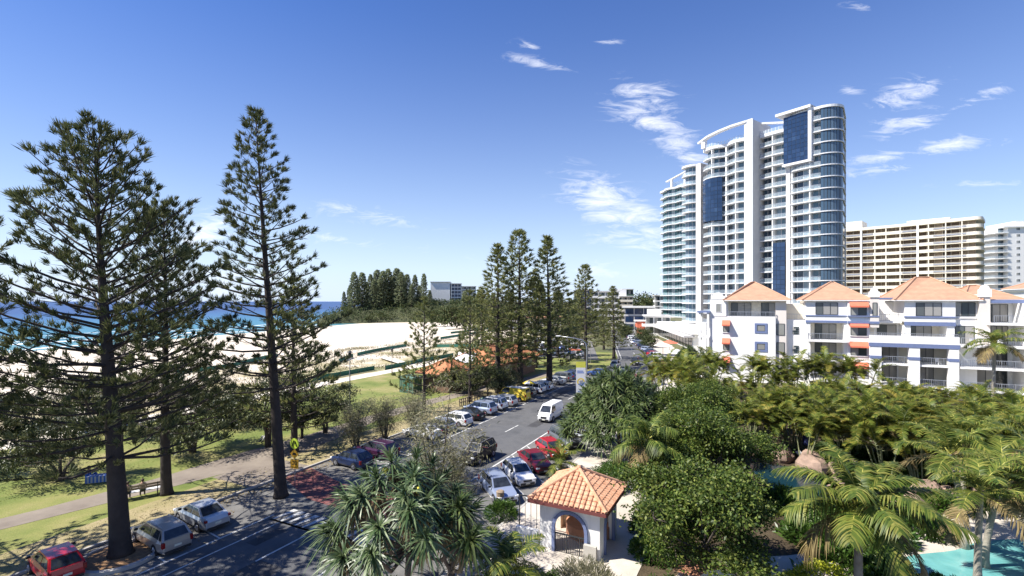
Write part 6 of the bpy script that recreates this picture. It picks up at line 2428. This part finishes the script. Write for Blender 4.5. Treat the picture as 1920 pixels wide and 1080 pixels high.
for i, (px, py, top, lab) in enumerate(((872, 612, 548, 'far pine left of the street pines'), (900, 612, 545, 'far pine behind the orange roofs'), (925, 615, 552, 'far pine right of the headland buildings'), (1012, 620, 530, 'far pine behind the big three'), (1085, 625, 545, 'far pine behind the car park'), (1048, 618, 548, 'far pine beyond the play shelter'))):
    p = at(px, py, 0)
    s = (py - top) / (py - HORIZ) * HC / 22
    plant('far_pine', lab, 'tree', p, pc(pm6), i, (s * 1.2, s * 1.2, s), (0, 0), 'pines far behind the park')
# ------------------------------------------------------------------ cars placed
LH = -59.0
LG = 'cars parked nose-in along the park kerb'


def lcar(u, kind, col, lab, v=-28.7, h=LH):
    p = RD(u, v)
    return car(kind, col, lab, p.x, p.y, h, LG)


car('hatch', 'red', 'red hatchback in the bottom left corner, rear towards the street', -21.8, 23.3, -56, LG)
car('wagon', 'champagne', 'pale bronze station wagon right behind the huge front pine', -18.9, 26.2, -57, LG)
car('sedan', 'silver', 'silver sedan parked between the wagon and the tall narrow pine', -18.3, 28.7, -57, LG)
lcar(28.8, 'hatch', 'navy', 'dark blue hatchback first in the row beyond the red crossing')
lcar(31.6, 'wagon', 'purple', 'dark purple wagon beside the dark blue hatchback')
for u, kind, col, lab in (
        (37.9, 'sedan', 'white', 'white sedan half hidden by she-oak foliage, first of the white cars'),
        (40.7, 'hatch', 'silver', 'silver hatchback second in the white row'),
        (43.4, 'wagon', 'white', 'white wagon third in the white row'),
        (46.1, 'sedan', 'black', 'black sedan between the white wagon and the pale suv'),
        (48.9, 'suv', 'bluesilver', 'pale blue-silver suv in the park kerb row'),
        (51.6, 'suv', 'white', 'white suv left of the yellow van'),
        (54.2, 'wagon', 'silver', 'silver wagon tucked beside the yellow van'),
        (60.6, 'hatch', 'grey', 'grey hatchback right of the yellow van'),
        (63.4, 'suv', 'white', 'white suv beyond the yellow van in the park row'),
        (66.1, 'wagon', 'white', 'white wagon seventh beyond the she-oaks'),
        (71.6, 'sedan', 'silver', 'silver sedan under the right big pine'),
        (74.4, 'suv', 'grey', 'grey suv near the far end of the park row'),
        (77.1, 'hatch', 'blue', 'blue hatchback near the street lamp with banner'),
        (79.8, 'sedan', 'navy', 'dark blue sedan last in the park row')):
    lcar(u, kind, col, lab)
# yellow van with a white roof
yv = car('van', 'yellow' if 'yellow' in PAINT else 'white', 'yellow van with a white roof among the white cars by the brown pavilion', *RD(57.5, -28.6).xy, LH, LG)
for ch in CHILD[yv.name]:
    if ch.name.split('.')[0] == 'body':
        ch.material_slots[0].material = M['yellow']
g = MB()
g.box(-2.2, 1.2, -.66, .66, 1.985, 2.06)
bevel(g.build('roof_panel', M['white_paint'], yv), .03)

RG = 'cars parked at an angle on the garden side'
for u, kind, col, lab in ((28.9, 'wagon', 'bluesilver', 'silver-blue wagon nearest on the garden side, beside the gate pavilion path'),
                          (32.0, 'hatch', 'white', 'white hatchback between the silver-blue wagon and the red car'),
                          (35.0, 'sedan', 'maroon', 'dark red sedan beside the white hatchback'),
                          (38.4, 'hatch', 'red', 'bright red hatchback behind the young kerb palm'),
                          (41.6, 'suv', 'grey', 'grey suv in the angle bays partly under the huge pandanus'),
                          (44.8, 'sedan', 'silver', 'silver sedan in the angle bays behind the huge pandanus'),
                          (48.0, 'hatch', 'navy', 'dark hatchback in the angle bays behind the huge pandanus'),
                          (66, 'sedan', 'white', 'white sedan in the angle bays beyond the huge pandanus')):
    p = RD(u, -15.6)
    car(kind, col, lab, p.x, p.y, 158, RG)
p = RD(50.2, -20.4)
car('van', 'white', 'white delivery van driving towards the viewer', p.x, p.y, 206.7)
p = RD(34.6, -20.5)
car('suv', 'black', 'black suv driving in the near lane past the she-oaks', p.x, p.y, 206.7)
p = RD(83.0, -25.0)
car('sedan', 'blue', 'blue sedan turning across the street by the banner', p.x, p.y, -72)
car('suv', 'silver', 'silver suv driving away near the bend', 20.3, 95.5, 22)
car('suv', 'black', 'black suv coming round the bend', 25.2, 100.0, 198)
car('sedan', 'grey', 'grey sedan just showing over the huge pandanus', 19.6, 85.0, 206.7)
car('sedan', 'white', 'pale sedan far up the street in the oncoming lane', 37.2, 150, 188)
car('hatch', 'black', 'dark hatchback stopped at the far end of the street', 35.0, 166, 8)
FRG = 'cars parked along the far shops'
cols = ['maroon', 'silver', 'white', 'red', 'navy', 'bluesilver', 'black', 'navy', 'grey', 'blue', 'black', 'silver', 'white', 'navy']
knd = ['sedan', 'hatch', 'suv', 'hatch', 'sedan', 'wagon', 'sedan', 'hatch', 'suv', 'sedan', 'hatch', 'sedan', 'suv', 'hatch']
words = ['nearest', 'second', 'third', 'fourth', 'fifth', 'sixth', 'seventh', 'eighth', 'ninth', 'tenth', 'eleventh', 'twelfth', 'thirteenth', 'farthest']
for k in range(14):
    y = 99 + 5.4 * k
    x = 31.6 + (y - 101) * .148 - .2
    car(knd[k], cols[k], '%s %s, %s of the cars parked along the far shop side' % ({'navy': 'dark blue', 'bluesilver': 'pale blue', 'maroon': 'dark red'}.get(cols[k], cols[k]), {'hatch': 'hatchback'}.get(knd[k], knd[k]), words[k]), x, y, 150, FRG)
CPG = 'cars in the car park behind the pines'
ci = 0
for row in range(3):
    for k in range(6):
        u, v = 110 + row * 13, -37 - k * 3.0 - row * 4
        p = RD(u, v)
        c = ['white', 'silver', 'white', 'grey', 'blue', 'white', 'silver', 'black', 'white', 'red', 'white', 'silver'][(ci * 5) % 12]
        nm = {0: 'front', 1: 'middle', 2: 'back'}[row]
        car(['sedan', 'suv', 'hatch', 'wagon'][ci % 4], c, '%s %s, number %d from the street in the %s row of the car park' % (c, ['sedan', 'suv', 'hatchback', 'wagon'][ci % 4], k + 1, nm), p.x, p.y, 28, CPG, .12)
        ci += 1

# ------------------------------------------------------------------ people
bench('white slatted bench on the dry grass beside the front pine, two people on it', at(262, 934, .115), R(38), 2.3)

p0 = at(262, 934, .115)
d = Vector((math.cos(R(38)), math.sin(R(38)), 0))
person('person sitting on the white bench nearer the front pine, dark top', p0 - d * .62, R(38), sit_pose(.44), (.02, .02, .025), (.03, .035, .05), 'hair', .88)
person('person sitting on the white bench at the middle, olive top, facing the park', p0 + d * .15, R(38), sit_pose(.44, .09), (.05, .06, .035), (.04, .035, .03), 'hair', .88)
person('person in a bright blue top sitting beside the striped blue cloth under the splayed tree', at(163, 903, .115), R(-60), ground_pose(), (.04, .12, .45), (.06, .06, .08), 'hair', 1.15)
person('auburn haired person in a white shirt and black trousers sitting under the leaning tree', at(503, 826, .115), R(150), ground_pose(), (.6, .58, .6), (.02, .02, .03), 'redhair', 1.2)
t = thing('cloth_table', 'low table with a blue and white striped cloth under the splayed tree', 'table', at(184, 905, .115), R(20))
t.scale = (.85, .85, .8)
g = MB()
g.box(-.75, .75, -.35, .35, .66, .69)
for k in range(12):
    a = -.75 + k * .125
    g.box(a, a + .125, -.36, -.352, .12, .66, m=k % 2)
    g.box(a, a + .125, -.352, .352, .69, .695, m=k % 2)
g.build('cloth', [M['cloth_blue'], plain('faded_cloth', (.35, .37, .42), .9)], t)
for sx in (-.65, .65):
    for sy in (-.28, .28):
        g = MB()
        g.box(sx - .025, sx + .025, sy - .025, sy + .025, 0, .66)
        g.build('leg', M['dark_metal'], t)

# ------------------------------------------------------------------ signs and lamps
t = thing('crossing_sign', 'round lime pedestrian crossing sign above an amber hump diamond and 20 speed plate', 'sign', at(553, 905, .1), -R(14))
g = MB()
g.tube([(0, 0, 0), (0, 0, 3.15)], .035, 8)
g.build('post', M['metal'], t)
g = MB()
g.tube([(0, -.045, 2.8), (0, -.065, 2.8)], .37, 24)
d_ = g.build('disc', M['signyellow'], t)
g = MB()
for s in (-1, 1):
    g.beam((s * .05, -.075, 3.02), (s * .17, -.075, 2.62), .09, .012)
    g.beam((s * .16, -.076, 2.62), (s * .16 + .1, -.076, 2.6), .06, .012)
g.build('walking_legs', M['signblack'], d_)
g = MB()
q = [(0, 2.42), (.36, 2.06), (0, 1.70), (-.36, 2.06)]
g.face([(x, -.055, z) for x, z in q][::-1])
g.face([(x, -.04, z) for x, z in q])
for (xa, za), (xb, zb_) in zip(q, q[1:] + q[:1]):
    g.face([(xa, -.055, za), (xb, -.055, zb_), (xb, -.04, zb_), (xa, -.04, za)])
d_ = g.build('hump_diamond', M['signorange'], t)
g = MB()
g.face([(-.2, -.06, 1.98), (.2, -.06, 1.98), (.09, -.06, 2.14), (-.09, -.06, 2.14)])
g.build('hump_symbol', M['signblack'], d_)
g = MB()
g.box(-.33, .33, -.055, -.04, 1.02, 1.66)
d_ = g.build('speed_plate', M['signorange'], t)
me = text_mesh('20', .42)
o = link_mesh('lettering', me, d_)
o.location = (0, -.06, 1.4)
o.rotation_euler = (R(90), 0, 0)
me = text_mesh('km/h', .17)
o = link_mesh('lettering', me, d_)
o.location = (0, -.06, 1.13)
o.rotation_euler = (R(90), 0, 0)

t = thing('street_sign', 'blank grey back of a square sign on a pole at the bottom edge', 'sign', RD(17.1, -18.0), R(-12))
g = MB()
g.tube([(0, 0, 0), (0, 0, 2.9)], .03, 8)
g.build('post', M['metal'], t)
g = MB()
g.box(-.2, .2, -.05, -.03, 2.3, 2.85)
g.build('plate', plain('sign_back', (.35, .37, .36), .4, .5), t)

for px, py, top, lab in ((656, 792, 662, 'tall dark park lamp by the wispy she-oaks'), (735, 700, 655, 'slim pale lamp post at the beach path'), (893, 600, 585, 'distant lamp at the headland foot')):
    p = at(px, py, .1)
    h = (py - top) / (py - HORIZ) * HC
    lamp_post(lab, p, h, 0, 'lamps of the park')

t = thing('street_lamp', 'grey street lamp with a long bent arm reaching left, banner on its pole', 'street lamp', at(1100, 752, 0), -R(4))
g = MB()
H_ = 8.2
pts = [(0, 0, 0), (0, 0, 1.2), (0, 0, H_ - 1.4), (-.12, 0, H_ - .7), (-.6, 0, H_ - .25), (-1.5, 0, H_ - .02), (-3.3, 0, H_ + .22)]
g.tube(pts, [.13, .1, .075, .07, .06, .05, .045], 10)
g.build('pole', M['metal'], t, True)
g = MB()
g.ball((-3.65, 0, H_ + .26), .36, (1.1, .42, .2), 12, 8)
g.build('lamp_head', M['white_paint'], t, True)
t = thing('pole_banner', 'tall white banner with yellow top and blue and yellow circle on the street lamp pole', 'banner', at(1100, 752, 0) + Vector((-.12, -.0, 0)), -R(4))
zb0, zb1 = .9, 5.2
BW = 1.25
g = MB()
g.box(-BW, -.02, -.02, .02, zb0, zb1 - .85)
g.build('cloth', M['cloth_white'], t)
g = MB()
g.box(-BW, -.02, -.02, .02, zb1 - .848, zb1)
g.build('top_band', plain('lime_banner', (.62, .6, .08), .7), t)
g = MB()
cx, cz = -BW / 2, (zb0 + zb1) / 2 - .55
for k in range(18):
    a0, a1 = 2 * math.pi * k / 18, 2 * math.pi * (k + 1) / 18
    for rA, rB, m in ((.34, .5, 0 if k < 11 else 1),):
        g.face([(cx + rA * math.cos(a0), -.026, cz + rA * math.sin(a0)), (cx + rB * math.cos(a0), -.026, cz + rB * math.sin(a0)), (cx + rB * math.cos(a1), -.026, cz + rB * math.sin(a1)), (cx + rA * math.cos(a1), -.026, cz + rA * math.sin(a1))], m)
for k in range(4):
    g.beam((cx - .22, -.024, cz - .18 + k * .12), (cx + .22, -.024, cz - .12 + k * .12), .06, .006, m=0 if k % 2 else 1)
g.build('emblem', [M['yellow'], M['signblue']], t)
g = MB()
for k in range(2):
    g.box(cx - .48, cx + .3 + .1 * k, -.026, -.0205, zb1 - 1.35 - .22 * k, zb1 - 1.24 - .22 * k)
g.box(cx - .4, cx + .4, -.026, -.0205, zb0 + .3, zb0 + .4)
g.build('printed_lines', M['signblue'], t)
g = MB()
for z in (zb0, zb1):
    g.beam((-BW - .03, 0, z), (.12, 0, z), .05)
g.build('brackets', M['metal'], t)

t = thing('street_sign', 'small blue square sign on a post at the park bend', 'sign', at(1068, 682, .1), 0)
g = MB()
g.tube([(0, 0, 0), (0, 0, 2.6)], .04, 6)
g.build('post', M['metal'], t)
g = MB()
g.box(-.3, .3, -.06, -.03, 2.0, 2.7)
g.build('plate', M['signblue'], t)
# play shelter with orange canopy
t = thing('play_shelter', 'small orange sail canopy on thin posts on the playground lawn', 'shelter', at(1086, 680, .1), 0)
g = MB()
g.face([(-2.2, -1, 2.6), (2.2, -1.2, 2.8), (2.0, 1.4, 2.5), (-2, 1.3, 2.9)])
g.build('canopy', M['awning'], t)
for x, y in ((-2.2, -1), (2.2, -1.2), (2, 1.4), (-2, 1.3)):
    g = MB()
    g.tube([(x, y, 0), (x, y, 2.8)], .05, 6)
    g.build('post', M['metal'], t)
# roadside umbrella between the van and the kerb pines
t = thing('sun_umbrella', 'small yellow and white umbrella open behind the yellow van', 'umbrella', RD(59.3, -27.2), 0)
g = MB()
for k in range(8):
    a0, a1 = 2 * math.pi * k / 8, 2 * math.pi * (k + 1) / 8
    g.face([(0, 0, 2.45), (1.1 * math.cos(a0), 1.1 * math.sin(a0), 2.1), (1.1 * math.cos(a1), 1.1 * math.sin(a1), 2.1)], k % 2)
g.build('canopy', [M['yellow'], M['white_paint']], t)
g = MB()
g.tube([(0, 0, 0), (0, 0, 2.45)], .025, 6)
g.build('pole', M['wood'], t)

rail_fence('low timber post and rail fence at the verge in front of the young bright pine', [at(862, 762, .1), at(880, 757, .1), at(905, 748, .1)])
t = thing('rubbish_bin', 'pale blue-grey bin by the low timber fence', 'bin', at(905, 762, .1))
g = MB()
g.lathe([(.28, 0), (.3, .9), (.33, .95), (.2, 1.1), (0, 1.15)], 12)
g.build('bin_body', M['green_paint'], t)
t = thing('rubbish_bin', 'small dark bin at the footpath beside the silver-blue wagon', 'bin', at(938, 945, .1))
g = MB()
g.lathe([(.22, 0), (.25, .75), (.27, .8), (.2, .86), (0, .86)], 12)
g.build('bin_body', M['wood'], t)

for lab, pts in (
        ('long green cloth fence along the sandy path, nearest', [at(560, 722), at(602, 712), at(702, 693)]),
        ('green cloth fence on the open sand, left of the young lawn pine', [at(670, 666), at(762, 645)]),
        ('short green cloth fence by the beach entry', [at(722, 694), at(795, 678), at(850, 668)]),
        ('green cloth fence behind the young bright pine', [at(812, 650), at(905, 652), at(960, 662)]),
        ('farther green cloth fence towards the headland', [at(826, 632), at(935, 618)]),
        ('farthest green cloth fence near the beach end', [at(845, 622), at(930, 612)]),
        ('green cloth fence across the dune at the left behind the dark pines', [at(330, 700), at(430, 690), at(520, 668)]),
        ('low green cloth fence stub at the beach entry', [at(635, 676), at(662, 668)])):
    shade_fence(lab, pts)

# ------------------------------------------------------------------ shop front umbrellas
for px, py, c, lab in ((1243, 652, 'cream', 'cream cafe umbrella by the crimson cafe'), (1268, 668, 'white_paint', 'large white cafe umbrella left of the round pandanus'), (1255, 646, 'awning', 'red cafe umbrella between the pale ones')):
    p = at(px, py + 14, .1)
    t = thing('cafe_umbrella', lab, 'umbrella', p)
    g = MB()
    for k in range(8):
        a0, a1 = 2 * math.pi * k / 8, 2 * math.pi * (k + 1) / 8
        g.face([(0, 0, 3.1), (2.3 * math.cos(a0), 2.3 * math.sin(a0), 2.3), (2.3 * math.cos(a1), 2.3 * math.sin(a1), 2.3)])
    g.build('canopy', M[c], t)
    g = MB()
    g.tube([(0, 0, 0), (0, 0, 3.05)], .05, 6)
    g.build('pole', M['metal'], t)

# ------------------------------------------------------------------ pool garden
m, nt, b = new_mat('pool_water')
tc = N(nt, 'ShaderNodeTexCoord')
v1 = N(nt, 'ShaderNodeTexVoronoi', Scale=1.3)
v1.feature = 'SMOOTH_F1'
nt.links.new(tc.outputs['Object'], v1.inputs['Vector'])
rp = ramp(nt, [(0.0, (.1, .3, .3)), (0.5, (.15, .39, .375)), (.8, (.24, .48, .45))])
nt.links.new(v1.outputs['Distance'], rp.inputs['Fac'])
nt.links.new(rp.outputs['Color'], b.inputs['Base Color'])
b.inputs['Roughness'].default_value = .06
nz = N(nt, 'ShaderNodeTexNoise', Scale=2.2, Detail=3.0)
nt.links.new(tc.outputs['Object'], nz.inputs['Vector'])
bp = N(nt, 'ShaderNodeBump', Strength=.25, Distance=.1)
nt.links.new(nz.outputs['Fac'], bp.inputs['Height'])
nt.links.new(bp.outputs['Normal'], b.inputs['Normal'])


def smooth_poly(pts, n=5):
    out = []
    k = len(pts)
    for i in range(k):
        p0, p1, p2, p3 = [Vector(pts[(i + j - 1) % k]) for j in range(4)]
        for q in range(n):
            s = q / n
            out.append(.5 * ((2 * p1) + (p2 - p0) * s + (2 * p0 - 5 * p1 + 4 * p2 - p3) * s * s + (3 * p1 - p0 - 3 * p2 + p3) * s ** 3))
    return out


pool = smooth_poly([(19.2, 24), (20.5, 19.5), (27, 17.5), (34, 19), (34.5, 24), (30.0, 26.2), (25.6, 26.2), (22.9, 25.2)])
sheet('water', pool, .14, m)
mdk, nt, b = new_mat('dark_pool_water')  # dark teal water of the pond
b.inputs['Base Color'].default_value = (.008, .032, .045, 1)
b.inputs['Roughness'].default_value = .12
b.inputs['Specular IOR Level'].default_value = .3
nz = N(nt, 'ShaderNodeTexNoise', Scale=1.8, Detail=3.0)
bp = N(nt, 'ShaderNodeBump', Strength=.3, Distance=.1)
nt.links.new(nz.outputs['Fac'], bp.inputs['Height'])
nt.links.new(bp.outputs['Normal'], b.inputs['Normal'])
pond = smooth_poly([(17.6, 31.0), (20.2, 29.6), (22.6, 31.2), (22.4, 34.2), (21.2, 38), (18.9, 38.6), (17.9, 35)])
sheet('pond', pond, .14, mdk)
sheet('pool_deck', smooth_poly([(18, 24), (19.5, 18), (27, 15.5), (36, 17), (37.5, 25), (32, 29.5), (25, 29.6), (21, 27.6)]), .115, M['footpath'])
sheet('garden_path', smooth_poly([(9.6, 24.2), (9.2, 21.5), (13, 21.9), (15.8, 22.6), (17.2, 25.4), (14, 24.7)]), .125, M['footpath'])
rg = random.Random(9)
rk = []
for (x, y, s) in ((22.8, 37.0, 1.3), (24.6, 36.0, 1.1), (21.9, 39.5, 1.0), (26.6, 31.2, 1.15), (25.2, 30.6, .8), (28.0, 31.0, .9), (23.4, 29.6, .6), (22.2, 33.2, .7), (21.4, 28.6, .5), (30.4, 31.4, .8)):
    g = MB()
    g.ball((0, 0, .35), 1, (1, .85, .75), 14, 9)
    for i, v in enumerate(g.V):
        f = 1 + .2 * math.sin(v[0] * 3.1 + x) * math.cos(v[1] * 2.7 + y) + rg.uniform(-.05, .05)
        g.V[i] = (v[0] * f, v[1] * f, v[2] * f)
    t = g.build('boulder', M['rock'])
    t.location = (x, y, .1)
    t.scale = (s, s, s)
    t.rotation_euler = (0, 0, rg.uniform(0, 6))
    tag(t, 'brown rounded boulder of the artificial rocks around the pool', 'rock', 'boulders around the pool')


def lounger(label, loc, rot):
    t = thing('sun_lounger', label, 'sun lounger', loc, rot)
    g = MB()
    g.box(-.33, .33, -.9, .35, .3, .36)
    g.build('seat', M['white_paint'], t)
    g = MB()
    g.face([(-.33, .35, .34), (.33, .35, .34), (.33, .95, .8), (-.33, .95, .8)])
    g.face([(-.33, .37, .3), (-.33, .97, .76), (.33, .97, .76), (.33, .37, .3)])
    g.build('backrest', M['white_paint'], t)
    for x in (-.28, .28):
        for y in (-.8, .3):
            g = MB()
            g.box(x - .025, x + .025, y - .025, y + .025, 0, .3)
            g.build('leg', M['white_paint'], t)


lounger('white sun lounger on the rocks beyond the dark pool', (23.6, 38.6, .12), .6)
lounger('white sun lounger at the right edge behind the palms, nearer', at(1905, 850, .12), 1.2)
lounger('white sun lounger at the right edge behind the palms, farther', at(1902, 830, .12), 1.2)
t = thing('pool_umbrella', 'closed navy pool umbrella above the rocks', 'umbrella', (24.6, 40.6, .1))
g = MB()
g.lathe([(.02, 2.9), (.28, 2.2), (.38, 1.4), (.3, .9), (.1, .8)], 10)
g.build('canopy', M['navy'], t)
g = MB()
g.tube([(0, 0, 0), (0, 0, 2.95)], .03, 6)
g.build('pole', M['white_paint'], t)
sheet('terrace', [at(1840, 772, .1), at(1990, 860, .1), at(2060, 830, .1), at(1880, 752, .1)], .13, M['concrete'])
# curved terracotta step wall at the bottom
t = thing('garden_wall', 'curved pale garden wall with terracotta tiled top at the bottom centre', 'wall', (9.6, 20.6, 0))
g = MB()
for k in range(10):
    a0, a1 = R(35 + 11 * k), R(35 + 11 * (k + 1))
    for r0, r1, z, m_ in ((1.7, 2.1, .75, 0), (2.1, 2.7, .45, 0)):
        g.prism([(r0 * math.cos(a0), r0 * math.sin(a0)), (r1 * math.cos(a0), r1 * math.sin(a0)), (r1 * math.cos(a1), r1 * math.sin(a1)), (r0 * math.cos(a1), r0 * math.sin(a1))], 0, z)
g.build('wall', M['cream'], t)
g = MB()
for k in range(20):
    a0, a1 = R(35 + 5.5 * k + .3), R(35 + 5.5 * (k + 1) - .3)
    g.prism([(1.66 * math.cos(a0), 1.66 * math.sin(a0)), (2.74 * math.cos(a0), 2.74 * math.sin(a0)), (2.74 * math.cos(a1), 2.74 * math.sin(a1)), (1.66 * math.cos(a1), 1.66 * math.sin(a1))], .752, .8)
g.build('tile_top', M['terracotta'], t)


def chair(label, parent_pt, rot):
    t = thing('balcony_chair', label, 'chair', parent_pt, rot)
    g = MB()
    g.box(-.24, .24, -.24, .24, .42, .46)
    g.build('seat', M['white_paint'], t)
    g = MB()
    g.box(-.24, .24, .22, .26, .47, .95)
    g.build('backrest', M['white_paint'], t)
    for x in (-.2, .2):
        for y in (-.2, .2):
            g = MB()
            g.box(x - .025, x + .025, y - .025, y + .025, 0, .42)
            g.build('leg', M['white_paint'], t)


for v, du, z, r, lab in ((22.4, -.6, 4.2, 2.2, 'white plastic chair on the balcony between the last two square columns'), (26.0, -.9, 7.1, .6, 'white chair on the upper balcony under the curved gable, left one'), (28.6, -1.0, 7.1, -.5, 'white chair on the upper balcony under the curved gable, right one'), (17.2, 2.0, 10.1, 1.0, 'white chair on the open roof terrace between the hip roofs')):
    chair(lab, RD(87.4 + du, v, z + .01), r + ROAD_ROT)
# dry leaf litter blown along the kerb and under the pines
rng = np.random.default_rng(8)
lv = Leaves()
n = 5200
uu = rng.uniform(2, 62, n)
vv = np.where(rng.random(n) < .55, -31.1 + np.abs(rng.normal(0, .5, n)), rng.uniform(-34.5, -26.4, n))
X, Y = vv * CA + uu * SA, -vv * SA + uu * CA
P = np.stack([X, Y, np.where(vv < -31.3, .135, .02)], 1)
D = unit(rng.normal(size=(n, 3)) * np.array((1, 1, .12)))
sd = unit(np.cross(D, np.array((0, 0, 1.0)) + rng.normal(0, .2, (n, 3))))
lv.add(P, D, sd, rng.uniform(.08, .26, n), rng.uniform(.03, .09, n))
tag(link_mesh('leaf_litter', lv.mesh('leaf_litter', M['pandan_dead'])), 'dry brown leaf litter along the park kerb', 'leaf litter', kind='stuff')
